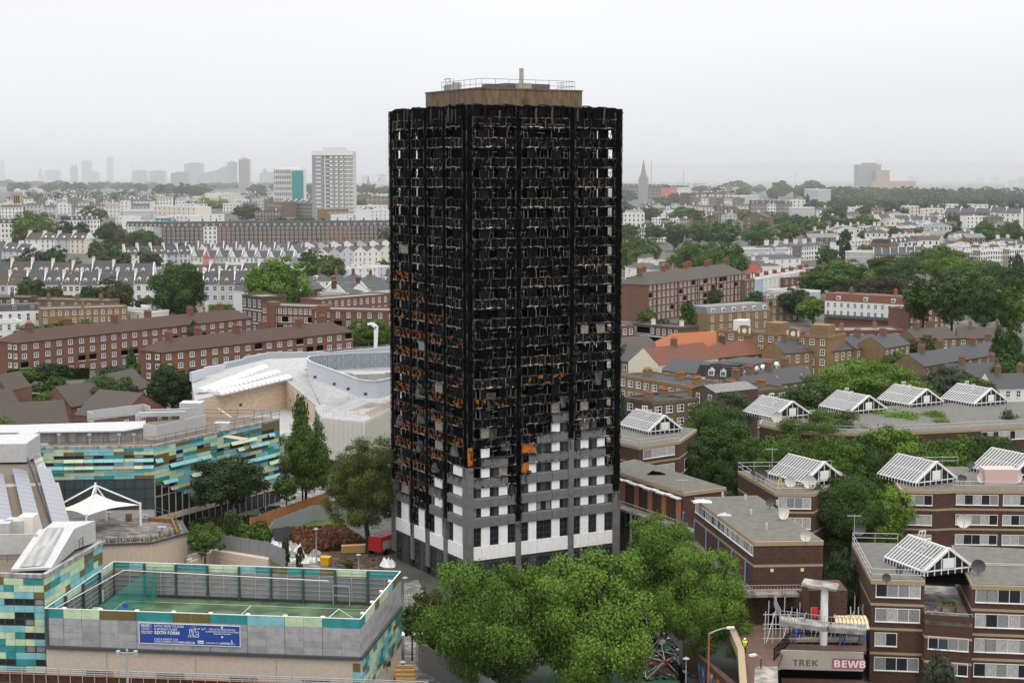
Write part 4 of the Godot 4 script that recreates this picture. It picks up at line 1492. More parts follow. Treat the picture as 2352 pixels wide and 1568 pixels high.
func banner(ff: Transform3D, wf: float, HF: float) -> void:
	var x0 := 10.15
	var w := 10.6
	var h := 2.08
	var bn := thing("banner", "long blue school banner with white lettering on the sports court screen", "banner", ff * Transform3D(Basis(), V(x0, HF + 0.83, 0.05)))
	bx(bn, "board", mt(0.018, 0.065, 0.30, 0.5), V(0, 0, 0), V(w, h, 0.05))
	var fm := M.new(K.white)
	for q in [[-0.06, -0.06, w + 0.06, 0.0], [-0.06, h, w + 0.06, h + 0.06], [-0.06, 0, 0, h], [w, 0, w + 0.06, h]]:
		fm.box(V(q[0], q[1], 0.0), V(q[2], q[3], 0.08))
	put(bn, "frame", fm.mesh())
	var z := 0.06
	for t in [["APPLY NOW TO JOIN", 0.34, 1.55, 1.86, false], ["A WORLD CLASS", 0.34, 1.55, 1.53, false], ["SIXTH FORM", 0.46, 1.55, 1.15, true], ["CHECK WEBSITE FOR", 0.27, 1.55, 0.46, false], ["OPEN EVENING DETAILS - ", 0.27, 1.55, 0.2, false], ["KAA.ORG.UK", 0.27, 4.25, 0.2, true]]:
		letters(bn, "lettering", t[0], t[1], V(t[2], t[3], z), t[4])
	letters(bn, "lettering", "K", 0.3, V(0.33, 1.83, z + 0.03), true, false, mt(0.018, 0.065, 0.30), true)
	letters(bn, "lettering", "A", 0.26, V(0.61, 1.83, z + 0.01), true, false, null, true)
	letters(bn, "lettering", "A", 0.3, V(0.89, 1.83, z + 0.03), true, false, mt(0.018, 0.065, 0.30), true)
	var lg := M.new(K.ink_white)
	for q in [0.33, 0.89]:
		for i in 16:
			lg.tri(V(q, 1.83, z), V(q + cos(TAU * i / 16) * 0.17, 1.83 + sin(TAU * i / 16) * 0.17, z), V(q + cos(TAU * (i + 1) / 16) * 0.17, 1.83 + sin(TAU * (i + 1) / 16) * 0.17, z))
	for q in [0.61, 1.15]:
		for i in 16:
			lg.bar(V(q + cos(TAU * i / 16) * 0.15, 1.83 + sin(TAU * i / 16) * 0.15, z), V(q + cos(TAU * (i + 1) / 16) * 0.15, 1.83 + sin(TAU * (i + 1) / 16) * 0.15, z), 0.025, 0.02)
	lg.box(V(0.18, 1.585, z), V(1.3, 1.6, z + 0.01))
	lg.box(V(0.18, 1.385, z), V(1.3, 1.4, z + 0.01))
	put(bn, "logo", lg.mesh())
	letters(bn, "lettering", "SIXTH FORM", 0.14, V(0.2, 1.49, z))
	letters(bn, "lettering", "Kensington", 0.25, V(0.17, 1.23, z))
	letters(bn, "lettering", "Aldridge Academy", 0.14, V(0.17, 1.05, z))
	letters(bn, "lettering", "One of the best start-up", 0.25, V(8.75, 1.7, z), false, true, null, true)
	letters(bn, "lettering", "academies we have ever seen", 0.25, V(8.75, 1.46, z), false, true, null, true)
	letters(bn, "lettering", "DEPARTMENT OF EDUCATION", 0.13, V(8.75, 1.22, z), true, false, null, true)
	letters(bn, "lettering", "Godolphin & Latymer", 0.2, V(6.98, 0.25, z), false, true)
	letters(bn, "lettering", "LAMDA", 0.27, V(8.62, 0.26, z), true)
	bx(bn, "label_plate", K.ink_white, V(6.15, 0.14, z), V(6.8, 0.46, z + 0.01))
	letters(bn, "lettering", "DANCE", 0.18, V(6.475, 0.3, z + 0.03), false, false, mt(0.2, 0.22, 0.3), true)
	# quotation roundels, crest and the line drawing of three players
	var em := M.new(K.ink_white)
	for y in [1.92, 0.92]:
		for i in 14:
			em.tri(V(8.75, y, z), V(8.75 + cos(TAU * i / 14) * 0.11, y + sin(TAU * i / 14) * 0.11, z), V(8.75 + cos(TAU * (i + 1) / 14) * 0.11, y + sin(TAU * (i + 1) / 14) * 0.11, z))
	for q in [[9.75, 0.3, 9.75, 0.55], [9.68, 0.32, 9.82, 0.32], [9.66, 0.4, 9.84, 0.4], [9.7, 0.48, 9.8, 0.48], [9.66, 0.3, 9.7, 0.5], [9.84, 0.3, 9.8, 0.5], [9.75, 0.55, 9.75, 0.68], [9.71, 0.62, 9.79, 0.62], [9.4, 0.2, 10.1, 0.2]]:
		em.bar(V(q[0], q[1], z), V(q[2], q[3], z), 0.03, 0.03)
	put(bn, "crest", em.mesh())
	var dr := M.new(K.ink_white)
	var strokes := [[5.2, 0.75, 5.3, 1.1, 5.35, 1.4, 5.3, 1.55, 5.42, 1.65, 5.54, 1.56, 5.5, 1.42, 5.6, 1.2, 5.56, 0.8], [5.38, 1.05, 5.42, 0.76], [5.7, 0.8, 5.72, 1.2, 5.66, 1.5, 5.76, 1.75, 5.9, 1.74, 5.95, 1.6, 5.86, 1.5, 6.0, 1.3, 6.2, 1.42, 6.28, 1.28, 6.22, 1.05, 6.3, 0.86, 6.1, 0.78, 5.9, 0.9, 5.75, 0.82], [5.85, 1.62, 6.1, 1.66, 6.35, 1.7], [6.35, 1.64, 6.37, 1.78], [5.5, 1.42, 5.68, 1.5], [5.9, 0.95, 6.05, 1.12, 6.2, 1.05], [5.45, 1.8, 5.52, 1.84], [5.62, 1.9, 5.68, 1.94], [5.8, 1.92, 5.86, 1.9], [5.98, 1.86, 6.02, 1.84], [6.6, 1.6, 6.6, 1.75], [6.72, 1.55, 6.72, 1.7], [6.85, 1.62, 6.85, 1.78], [6.97, 1.66, 6.97, 1.82]]
	for s in strokes:
		for i in range(0, s.size() - 2, 2):
			dr.bar(V(s[i], s[i + 1], z), V(s[i + 2], s[i + 3], z), 0.045, 0.045)
	put(bn, "line_drawing", dr.mesh())

# ---------------------------------------------------------------- the leisure centre behind the school
func ribs(o: Node3D, a: Vector3, b: Vector3, y0: float, y1: float, n: int) -> void:
	var fr := frame(V(a.x, 0, a.z), b - a)
	var w := xz(a).distance_to(xz(b))
	bx2(o, "glass_wall", K.glass, fr, V(0, y0, -0.5), V(w, y1, -0.45))
	for i in n + 1:
		var x := w * i / n
		bx2(o, "fin", K.rib_white, fr, V(x - 0.1, y0 - 0.3, -0.2), V(x + 0.1, y1, 0.25))
	for y in [y0 + 0.2, y0 + (y1 - y0) * 0.42, y0 + (y1 - y0) * 0.7]:
		bx2(o, "fin_rail", K.rib_white, fr, V(0, y, -0.3), V(w, y + 0.15, -0.22))

func leisure_centre() -> void:
	rng.seed = 61
	K.rib_white = mt(0.66, 0.65, 0.60, 0.55)
	K.membrane = mt(0.34, 0.345, 0.345, 0.6, "soft", 16.0)
	K.membrane2 = mt(0.36, 0.365, 0.37, 0.6, "soft", 12.0)
	K.brown_path = mt(0.26, 0.20, 0.15, 0.9)
	K.ochre = mt(0.40, 0.22, 0.12, 0.95, "gravel", 2.0)
	K.barrel = mt(0.74, 0.75, 0.75, 0.35)
	K.buff = mt(0.56, 0.44, 0.32, 0.9, "soft", 5.0)
	K.bluegrey = mt(0.46, 0.49, 0.54, 0.45)
	K.bluemesh = mt(0.30, 0.34, 0.38, 0.5, "streak", 2.0)
	var o := thing("leisure_centre", "large pale leisure centre with stepped white roofs, buff walls and a ribbed white hall", "sports hall")
	var H := 10.5
	# ribbed hall
	var R0 := G(737, 958.4, H)
	var R1 := G(836, 968, H)
	var R2 := G(930, 916, H)
	var hall := [xz(R0), xz(R1), xz(R2), xz(G(900, 893, H)), xz(G(795, 905, H)), xz(G(722, 935, H))]
	var m := M.new(K.membrane)
	m.prism(hall, H - 0.5, H + 0.05, true, true)
	var rf := put(o, "hall_roof", m.mesh())
	m = M.new(K.frame_dark)
	m.prism(hall, 0, H - 0.6, false, false)
	put(o, "hall_wall", m.mesh(), null, Transform3D(Basis(), V(0.0, 0, -0.7)))
	ribs(o, R0, R1, 3.0, H, 34)
	ribs(o, R1, R2, 3.0, H, 40)
	m = M.new(K.brown_path)
	for e in [[[800, 945], [850, 936], [880, 928], [850, 925]], [[852, 958], [925, 920], [912, 914], [838, 948]]]:
		m.prism(poly(e, H), H + 0.05, H + 0.09, true, false)
	put(rf, "roof_path", m.mesh())
	m = M.new(K.metal)
	rail_line(m, [G(742, 950, H), G(800, 920, H), G(900, 893, H)], 1.1, 2.0)
	rail_line(m, [G(765, 958, H), G(850, 950, H), G(915, 920, H)], 1.1, 2.0)
	put(rf, "guard_rail", m.mesh())
	# sunken white roof in front
	var HW := 6.5
	m = M.new(K.membrane)
	m.prism(poly([[528, 930], [655, 925], [742, 958], [735, 1000], [640, 1000], [560, 985]], HW), 0, HW, true, false)
	put(o, "low_roof", m.mesh())
	# buff walls rising behind it to the big roofs
	var HB := 12.5
	var c0 := G(447, 921, HB - 2)
	var corner := G(655, 873, HB)
	var c2 := G(742, 948, HB - 3.2)
	m = M.new(K.buff)
	for e in [[c0, corner], [corner, c2]]:
		m.quad(V(e[0].x, 0, e[0].z), e[0], e[1], V(e[1].x, 0, e[1].z))
	m.quad(V(c0.x, 0, c0.z), c0, G(439, 862, HB - 2), V(G(439, 862, HB - 2).x, 0, G(439, 862, HB - 2).z))
	var q0 := G(500, 938, 9.0)
	var q1 := G(540, 965, 9.0)
	var q2 := G(600, 985, 7.2)
	m.hexa([q0 - V(0, 9, 1), q1 - V(0, 9, 1), q1 - V(0, 9, 0), q0 - V(0, 9, 0), q0 + V(0, 0, -1), q1 + V(0, 0, -1), q1, q0])
	m.hexa([q1 - V(0, 9, 1), q2 - V(0, 7.2, 1), q2 - V(0, 7.2, 0), q1 - V(0, 9, 0), q1 + V(0, 0, -1), q2 + V(0, 0, -1), q2, q1])
	put(o, "buff_wall", m.mesh())
	for q in [[495, 936], [553, 932], [627, 905]]:
		var p := G(q[0], q[1], 8.5)
		bx(o, "wall_lamp", K.frame_dark, p + V(-0.25, 0, -0.2), p + V(0.25, 0.5, 0.4))
	bx(o, "window", K.glass_blue, G(664, 912, 9.0) + V(0, 0, -1), G(671, 912, 9.0) + V(0, 2.4, 0.4))
	# pool roof with three barrel rooflights, its back edge stepping up
	var sl := M.new(K.membrane2)
	var bl := G(438, 866, HB - 1.5)
	var br := G(615, 824, HB + 1.0)
	sl.quad(c0 + V(0, 0.1, 0), bl, br, corner + V(0, 0.15, 0))
	sl.quad(corner + V(0, 0.15, 0), br, G(700, 858, HB), c2 + V(0, 0.2, 0))
	sl.quad(br, G(800, 822, HB), G(930, 812, HB), G(700, 858, HB))
	sl.quad(G(700, 858, HB), G(930, 812, HB), G(990, 880, HB - 1), G(742, 940, HB - 3))
	var pr := put(o, "pool_roof", sl.mesh())
	var oc := M.new(K.ochre)
	oc.prism(poly([[640, 825], [722, 822], [706, 852]], HB + 0.12), HB + 0.1, HB + 0.2, true, false)
	put(pr, "ochre_bed", oc.mesh())
	var st := M.new(K.bluegrey)
	var steps := [[438, 868, 470, 860], [470, 856, 515, 849], [515, 846, 560, 837], [560, 833, 612, 823], [612, 821, 760, 820], [760, 820, 905, 806]]
	for e in steps:
		var a := G(e[0], e[1], HB - 0.5)
		var b := G(e[2], e[3], HB - 0.5)
		st.bar(a + V(0, 0.3, 0), b + V(0, 0.3, 0), 0.6, 2.0)
	put(pr, "stepped_parapet", st.mesh())
	for e in [[[449, 905], [610, 845]], [[470, 905], [640, 857]], [[489, 911], [668, 868]]]:
		var a := G(e[0][0] + 10, e[0][1] - 4, HB - 1.3)
		var b := G(e[1][0] - 4, e[1][1], HB + 0.3)
		var d := b - a
		var side := d.cross(Vector3.UP).normalized()
		var upv := side.cross(d).normalized()
		var cm := M.new(K.barrel)
		var n := 16
		for i in n:
			var e0 := a + d * (i / float(n)) + d.normalized() * 0.05
			var e1 := a + d * ((i + 1) / float(n)) - d.normalized() * 0.12
			for k in 6:
				var t0 := PI * k / 6
				var t1 := PI * (k + 1) / 6
				var o0 := side * cos(t0) * 1.25 + upv * sin(t0) * 0.85
				var o1 := side * cos(t1) * 1.25 + upv * sin(t1) * 0.85
				cm.quad(e0 + o0, e1 + o0, e1 + o1, e0 + o1)
			cm.quad(e1 + side * 1.2, e1 + side * 1.2 + d.normalized() * 0.17, e1 - side * 1.2 + d.normalized() * 0.17, e1 - side * 1.2)
		for k in 6:
			var t0 := PI * k / 6
			var t1 := PI * (k + 1) / 6
			cm.tri(a, a + side * cos(t0) * 1.25 + upv * sin(t0) * 0.85, a + side * cos(t1) * 1.25 + upv * sin(t1) * 0.85)
		var cu := M.new(K.metal)
		cu.bar(a - side * 1.3, b - side * 1.3, 0.15, 0.3)
		cu.bar(a + side * 1.3, b + side * 1.3, 0.15, 0.3)
		var rl := put(pr, "barrel_rooflight", cm.mesh())
		put(rl, "upstand", cu.mesh())
	m = M.new(K.metal)
	rail_line(m, [corner + V(1, 0.2, -1), c2 + V(1.2, 0.2, -1.2)], 1.1, 1.8)
	rail_line(m, [G(655, 822, HB + 0.5), G(905, 800, HB + 0.5)], 1.0, 2.4)
	put(pr, "guard_rail", m.mesh())
	# round cornered plant screen
	var zs := HB
	var ring := []
	var pts := [[705, 859], [714, 867], [822, 910], [845, 915], [867, 915], [905, 905], [985, 880], [985, 839], [900, 843], [800, 846], [735, 850], [712, 853]]
	for q in pts:
		ring.append(G(q[0], q[1], zs))
	var ps := M.new(K.bluegrey)
	var inn := M.new(K.bluemesh)
	for i in ring.size():
		var a: Vector3 = ring[i]
		var b: Vector3 = ring[(i + 1) % ring.size()]
		var ht := 3.4
		ps.quad(a, a + V(0, ht, 0), b + V(0, ht, 0), b)
		ps.bar(a + V(0, ht, 0), b + V(0, ht, 0), 0.35, 0.2)
		var mid := V(ring[0].x * 0.5 + ring[5].x * 0.5, zs, ring[0].z * 0.5 + ring[5].z * 0.5)
		var ai := a.lerp(mid, 0.02)
		var bi := b.lerp(mid, 0.02)
		inn.quad(ai, ai + V(0, ht - 0.1, 0), bi + V(0, ht - 0.1, 0), bi)
		var n := int(a.distance_to(b) / 1.5)
		for k in n:
			var s := ai.lerp(bi, float(k) / maxi(n, 1))
			inn.bar(s, s + V(0, ht - 0.1, 0), 0.12, 0.12)
	var scr := put(o, "plant_screen", ps.mesh())
	put(scr, "screen_lining", inn.mesh())
	for q in [[850, 880, 3.0, 2.0, 4.0], [810, 872, 5.0, 1.2, 3.0], [775, 862, 6.0, 0.5, 4.0], [880, 872, 4.0, 1.6, 3.0]]:
		var p := G(q[0], q[1], zs)
		bx(scr, "plant_unit", K.membrane2 if q[3] > 1.0 else K.membrane, p, p + V(q[2], q[3], -q[4]))
	for q in [[724, 876], [768, 892], [800, 903], [840, 915]]:
		var p := G(q[0], q[1] - 8, zs + 2.0)
		bx(scr, "wall_lamp", K.frame_dark, p + V(-0.3, 0, 0), p + V(0.3, 0.5, 0.5))
	# white telescopic mast beside it
	var mp := G(862, 806, 9)
	var ms := thing("white_mast", "tall white bent camera mast behind the leisure centre roof", "mast", Transform3D(Basis(), V(mp.x, 0, mp.z)))
	var mm := M.new(K.white)
	mm.tube(Vector3.ZERO, V(0, 14.5, 0), 0.35, 8)
	mm.bar(V(0, 9, 0), V(0.4, 15.5, 0), 0.9, 0.9)
	put(ms, "pole", mm.mesh())
	mm = M.new(K.white)
	mm.bar(V(0.4, 15.3, 0), V(-0.9, 16.4, 0), 0.9, 0.9)
	mm.bar(V(-0.9, 16.4, 0), V(-2.0, 16.1, 0), 0.7, 0.6)
	put(ms, "head", mm.mesh())

# ---------------------------------------------------------------- brick walkway flats to the east
func wall_frame(p: Array, i: int) -> Array:      # [frame, width] of edge i of a footprint of Vector3, z outward
	var a: Vector3 = p[i]
	var b: Vector3 = p[(i + 1) % p.size()]
	var c := Vector3.ZERO
	for q in p:
		c += q / p.size()
	var u := (b - a).normalized()
	var n := V(u.x, 0, u.z).cross(Vector3.UP)
	if n.dot((a + b) / 2.0 - c) < 0:
		var t := a
		a = b
		b = t
	return [frame(V(a.x, 0, a.z), b - a), xz(a).distance_to(xz(b))]

func world(pixels: Array, h: float) -> Array:
	var out := []
	for q in pixels:
		out.append(G(q[0], q[1], h))
	return out

func flat2(p: Array) -> Array:
	var out := []
	for q in p:
		out.append(xz(q))
	return out

func grow(p: Array, d: float) -> Array:
	var c := Vector3.ZERO
	for q in p:
		c += q / p.size()
	var out := []
	for q in p:
		var v: Vector3 = q - c
		out.append(q + V(v.x, 0, v.z).normalized() * d)
	return out

# a flat roofed brick block: body, felt roof, fascia and floor bands
func flat_block(n: String, label: String, cat: String, p: Array, h: float, brick: Material, felt: Material, fascia: Material, bands := [], y0 := 0.0, lip := 0.55) -> Node3D:
	var o := thing(n, label, cat)
	var m := M.new(brick)
	m.prism(flat2(p), y0, h - lip, false, false)
	put(o, "wall", m.mesh())
	m = M.new(fascia)
	m.prism(flat2(grow(p, 0.12)), h - lip, h - 0.05, true, true)
	put(o, "fascia", m.mesh())
	m = M.new(felt)
	m.prism(flat2(grow(p, -0.25)), h - 0.2, h, true, false)
	put(o, "roof", m.mesh())
	for y in bands:
		m = M.new(fascia)
		m.prism(flat2(grow(p, 0.05)), y, y + 0.28, true, true)
		put(o, "floor_band", m.mesh())
	return o

func strip(o: Node3D, fr: Transform3D, x0: float, x1: float, y: float, h: float, n: int, frm: Material, glass: Array, t := 0.07) -> void:
	var w := (x1 - x0) / n
	for i in n:
		put(o, "window", window_mesh(snappedf(w, 0.1), h, 1, 1, frm, [glass[rng.randi() % glass.size()]], t, false), null, fr * Transform3D(Basis.from_scale(V(w / maxf(snappedf(w, 0.1), 0.1), 1, 1)), V(x0 + w * i, y, 0.01)))
	bx2(o, "sill", frm, fr, V(x0 - 0.08, y - 0.1, 0), V(x1 + 0.08, y - 0.02, 0.14))

func roof_rails(o: Node3D, pts: Array, h := 1.15) -> void:
	var m := M.new(K.galv)
	rail_line(m, pts, h, 2.0, 0.035)
	put(o, "guard_rail", m.mesh())

func glazed_gable(label: String, front: Vector3, u: Vector3, w: float, depth: float, rise: float, vent := true) -> void:
	# u runs along the gable end, the ridge runs back from it
	var o := thing("glazed_roof", label, "rooflight", frame(front, u), "glazed roofs of the walkway flats")
	var m := M.new(K.frame_white)
	var n := 13
	var e := 0.55
	for s in [-1, 1]:
		for i in n + 1:
			var z := -depth * i / n
			m.bar(V(s * w / 2, e, z), V(0, e + rise, z), 0.1, 0.08)
		m.bar(V(s * w / 2, e, 0), V(s * w / 2, e, -depth), 0.16, 0.16)
		m.bar(V(s * w / 4, e + rise / 2, 0.0), V(s * w / 4, e + rise / 2, -depth), 0.05, 0.09)
		for i in n + 1:
			m.bar(V(s * w / 2, 0, -depth * i / n), V(s * w / 2, e, -depth * i / n), 0.1, 0.1)
	m.bar(V(0, e + rise, 0), V(0, e + rise, -depth), 0.2, 0.2)
	put(o, "glazing_bars", m.mesh())
	m = M.new(K.frame_white)
	m.bar(V(-w / 2 - 0.1, e, 0.06), V(0, e + rise + 0.08, 0.06), 0.24, 0.3)
	m.bar(V(0, e + rise + 0.08, 0.06), V(w / 2 + 0.1, e, 0.06), 0.24, 0.3)
	m.bar(V(-w / 2, e, 0), V(w / 2, e, 0), 0.14, 0.14)
	for i in 7:
		var x := -w / 2 + w * (i + 0.5) / 7
		m.bar(V(x, 0, 0), V(x, e + rise * (1.0 - absf(x) / (w / 2)), 0), 0.09, 0.09)
	m.box(V(-0.75, e + 0.15, 0.0), V(0.75, e + rise * 0.55, 0.09))
	put(o, "gable_frame", m.mesh())
	m = M.new(K.glass_roof)
	for s in [-1, 1]:
		m.quad(V(s * w / 2, e, 0), V(0, e + rise, 0), V(0, e + rise, -depth), V(s * w / 2, e, -depth))
	put(o, "glass", m.mesh())
	m = M.new(K.glass)
	m.tri(V(-w / 2, e, -0.08), V(0, e + rise, -0.08), V(w / 2, e, -0.08))
	m.quad(V(-w / 2, 0, -0.08), V(-w / 2, e, -0.08), V(w / 2, e, -0.08), V(w / 2, 0, -0.08))
	m.quad(V(-w / 2 + 0.05, 0, -depth), V(-w / 2 + 0.05, e, -depth), V(-w / 2 + 0.05, e, 0), V(-w / 2 + 0.05, 0, 0))
	put(o, "dark_glass", m.mesh())
	if vent:
		for z in [-depth * 0.42, -depth * 0.9]:
			var v := M.new(K.frame_white)
			var a := V(-w * 0.2 if z > -depth * 0.6 else w * 0.1, e + rise * 0.62, z)
			for q in [[0, 0, 1.4, 0], [0, 1.5, 1.4, 1.5], [0, 0, 0, 1.5], [1.4, 0, 1.4, 1.5], [0.7, 0, 0.7, 1.5]]:
				v.bar(a + V(q[0] * 0.6, q[1], q[1] * 0.3), a + V(q[2] * 0.6, q[3], q[3] * 0.3), 0.1, 0.1)
			put(o, "open_vent", v.mesh())

func dish(label: String, at: Vector3, r: float, dark: bool, turn: float) -> void:
	var o := thing("satellite_dish", label, "satellite dish", Transform3D(Basis(Vector3.UP, turn), at), "satellite dishes on the flats")
	var m := M.new(K.metal_dark if dark else K.rib_white)
	for i in 14:
		for j in 3:
			var a := TAU * i / 14
			var b := TAU * (i + 1) / 14
			var r0 := r * j / 3.0
			var r1 := r * (j + 1) / 3.0
			m.quad(dp(a, r0, r), dp(a, r1, r), dp(b, r1, r), dp(b, r0, r))
	put(o, "reflector", m.mesh())
	m = M.new(K.metal_dark)
	m.tube(V(0, 0, -0.05), V(0, 1.0, -0.05), 0.05, 5)
	m.tube(V(0, 1.0 - r, 0.2), V(0, 1.0, r * 0.9), 0.03, 4)
	put(o, "mount", m.mesh())

func dp(q: float, s: float, r: float) -> Vector3:
	return V(cos(q) * s, 1.0 + sin(q) * s, s * s * 0.3 / r)

func aerial(label: String, at: Vector3, h: float) -> void:
	var o := thing("tv_aerial", label, "aerial", Transform3D(Basis(), at), "aerials on the roofs")
	var m := M.new(K.galv)
	m.tube(Vector3.ZERO, V(0, h, 0), 0.035, 5)
	put(o, "mast", m.mesh())
	m = M.new(K.galv)
	m.bar(V(-0.8, h - 0.2, 0), V(0.8, h - 0.2, 0), 0.04, 0.04)
	for i in 6:
		m.bar(V(-0.8 + i * 0.3, h - 0.2, -0.4), V(-0.8 + i * 0.3, h - 0.2, 0.4), 0.03, 0.03)
	put(o, "comb", m.mesh())

func walkway_flats() -> void:
	rng.seed = 71
	K.galv = mt(0.45, 0.46, 0.47, 0.4)
	K.brick_red = mt(0.125, 0.060, 0.042, 0.9, "brick", 2.7)
	K.felt = mt(0.135, 0.130, 0.116, 0.95, "soft", 9.0)
	K.sand_band = mt(0.36, 0.28, 0.18, 0.85, "subtle", 3.0)
	K.glass_roof = pane(0.10, 0.105, 0.11, 0.85)
	K.blue_door = mt(0.015, 0.05, 0.30, 0.5)
	K.rust = mt(0.40, 0.17, 0.08, 0.85)
	var cur := [K.curtain, K.net, K.curtain, K.glass, K.net]
	# front block: two wings and a balconied bay between them
	var H := 11.7
	var A := world([[1958, 1244.7], [2002, 1329], [2124.5, 1333], [2062, 1247]], H)
	var C := world([[2187, 1251], [2233.8, 1341], [2420, 1347], [2420, 1262]], H)
	var bands := [8.75, 6.0, 3.25]
	var o := flat_block("front_flats", "front brick flats with sand coloured bands and a roof terrace under a black pergola", "block of flats", A, H, K.brick_red, K.felt, K.sand_band, bands)
	var m := M.new(K.brick_red)
	m.prism(flat2(C), 0, H - 0.55, false, false)
	put(o, "wall", m.mesh())
	m = M.new(K.sand_band)
	m.prism(flat2(grow(C, 0.1)), H - 0.55, H - 0.06, true, true)
	for y in bands:
		m.prism(flat2(grow(C, 0.04)), y, y + 0.28, true, true)
	put(o, "fascia", m.mesh())
	m = M.new(K.felt)
	m.prism(flat2(grow(C, -0.2)), H - 0.2, H + 0.01, true, false)
	put(o, "roof", m.mesh())
	var fr: Array = wall_frame(A, 1)
	for k in 4:
		var y := H - 1.95 - 2.75 * k
		strip(o, fr[0], fr[1] * 0.09, fr[1] * (0.92 if k != 2 else 0.5), y, 1.45, 4 if k != 2 else 2, K.frame_white, cur)
	var fc: Array = wall_frame(C, 1)
	for k in 4:
		strip(o, fc[0], 0.4, 8.6, H - 1.95 - 2.75 * k, 1.4, 7, K.frame_white, cur)
	# bay
	var a: Vector3 = A[2]
	var b: Vector3 = C[1]
	var out := (wall_frame(A, 1)[0] as Transform3D).basis.z
	var B := [a + out * 1.2, b + out * 1.0, C[0], A[3]]
	m = M.new(K.brick_red)
	m.prism(flat2(B), 0, 8.3, false, false)
	put(o, "bay_wall", m.mesh())
	m = M.new(K.sand_band)
	for y in [6.0, 3.25]:
		m.prism(flat2(grow(B, 0.06)), y - 0.35, y - 0.07, true, true)
	put(o, "floor_band", m.mesh())
	m = M.new(K.concrete)
	m.prism(flat2(B), 7.2, 7.6, true, false)
	put(o, "terrace_floor", m.mesh())
	var fb: Array = wall_frame(B, 0)
	for k in 3:
		strip(o, fb[0], fb[1] * 0.08, fb[1] * 0.92, 4.2 - 2.75 * k + 0.3, 1.35, 4, K.frame_white, [K.curtain, K.glass_blue, K.glass, K.net])
	m = M.new(K.galv)
	rail_line(m, [B[0] + V(0, 8.3, 0) - V(0, B[0].y, 0), B[1] + V(0, 8.3 - B[1].y, 0)], 0.3, 1.5, 0.03, [1.0])
	put(o, "terrace_rail", m.mesh())
	m = M.new(K.black)
	for i in 8:
		var t := 0.12 + i * 0.06
		var p := a.lerp(A[3], t)
		var q := b.lerp(C[0], t)
		m.bar(p + V(0, -0.5, 0), q + V(0, -0.5, 0), 0.12, 0.3)
	put(o, "pergola", m.mesh())
	m = M.new(K.frame_white)
	m.bar(a.lerp(A[3], 0.6) + V(0, -1.6, 0), b.lerp(C[0], 0.6) + V(0, -1.6, 0), 0.1, 3.2)
	m.next(K.glass)
	m.bar(a.lerp(A[3], 0.58) + V(0.5, -2.0, 0), b.lerp(C[0], 0.58) + V(-0.5, -2.0, 0), 0.1, 2.0)
	put(o, "terrace_windows", m.mesh())
	roof_rails(o, [A[3], A[0], A[1], A[2], A[2].lerp(A[3], 0.5)])
	roof_rails(o, [C[1].lerp(C[0], 0.45), C[1].lerp(C[0], 0.45) + (C[2] - C[1]) * 0.9], 0.35)
	glazed_gable("white glazed gable roof above the black pergola of the front brick flats", G(2178, 1318, H), V(0.93, 0, -0.37), 6.4, 7.5, 2.3)
	for q in [[[2158, 1590, 0.9]], [[2235, 1590, 0.7]]]:
		pass
	# odds on its terrace and roof
	for q in [[2215, 1215, 0.9, false, "large pale dish at the back corner of the front flats' roof"], [1975, 1235, 0.8, true, "dark grey dish clamped to the front flats' back railing"], [2090, 1356, 0.5, true, "small dark dish lying on the front flats' left wing"], [2062, 1375, 0.5, true, "dark dish near the front railing of the front flats"], [2250, 1322, 0.8, true, "dark dish beside the glazed gable of the front flats"]]:
		dish(q[4], G(q[0], q[1], H) + V(0, 0, -0.5 if q[1] < 1340 else -5.0), q[2], q[3], rr(-0.5, 0.5))
	var bk := thing("bicycle", "purple bicycle leaning among clutter on the roof terrace", "bicycle", Transform3D(Basis(Vector3.UP, 0.4), a.lerp(b, 0.28) * V(1, 0, 1) + V(0, 7.62, -2.0)))
	for x in [-0.5, 0.5]:
		var w := M.new(K.black)
		for i in 12:
			w.bar(V(x + cos(TAU * i / 12) * 0.33, 0.34 + sin(TAU * i / 12) * 0.33, 0), V(x + cos(TAU * (i + 1) / 12) * 0.33, 0.34 + sin(TAU * (i + 1) / 12) * 0.33, 0), 0.04, 0.04)
		put(bk, "wheel", w.mesh())
	m = M.new(mt(0.15, 0.04, 0.28, 0.4))
	for q in [[-0.5, 0.34, -0.2, 0.75], [-0.2, 0.75, 0.35, 0.75], [0.35, 0.75, 0.5, 0.34], [-0.5, 0.34, 0, 0.32], [0, 0.32, -0.2, 0.85], [0, 0.32, 0.35, 0.75], [0.35, 0.75, 0.3, 0.98]]:
		m.bar(V(q[0], q[1], 0), V(q[2], q[3], 0), 0.05, 0.05)
	put(bk, "frame", m.mesh())
	var tb := thing("garden_table", "dark table with potted plants on the roof terrace", "table", Transform3D(Basis(), a.lerp(b, 0.66) * V(1, 0, 1) + V(0, 7.62, -2.6)))
	bx(tb, "table_top", K.wood, V(-0.9, 0.72, -0.4), V(0.9, 0.78, 0.4))
	for x in [-0.8, 0.8]:
		bx(tb, "leg", K.wood, V(x - 0.05, 0, -0.3), V(x + 0.05, 0.72, 0.3))
	for i in 3:
		shrub(a.lerp(b, 0.56 + i * 0.1) * V(1, 0, 1) + V(0, 8.4, -2.6), 0.5, 0.7, "mid", ["small pot plant at the near end of the terrace table", "pot plant in the middle of the terrace table", "pot plant at the far end of the terrace table"][i], "pot plants")
	# long deck block with the wide roof
	var HD := 13.9
	var D := world([[1596, 1141.5], [1732.5, 1242.5], [1891, 1240.4], [1740, 1137]], HD)
	o = flat_block("deck_flats", "long brick deck block with a wide grey felt roof and a row of curtained windows", "block of flats", D, HD, K.brick_red, K.felt, K.sand_band, [HD - 3.05, HD - 5.9])
	fr = wall_frame(D, 0)
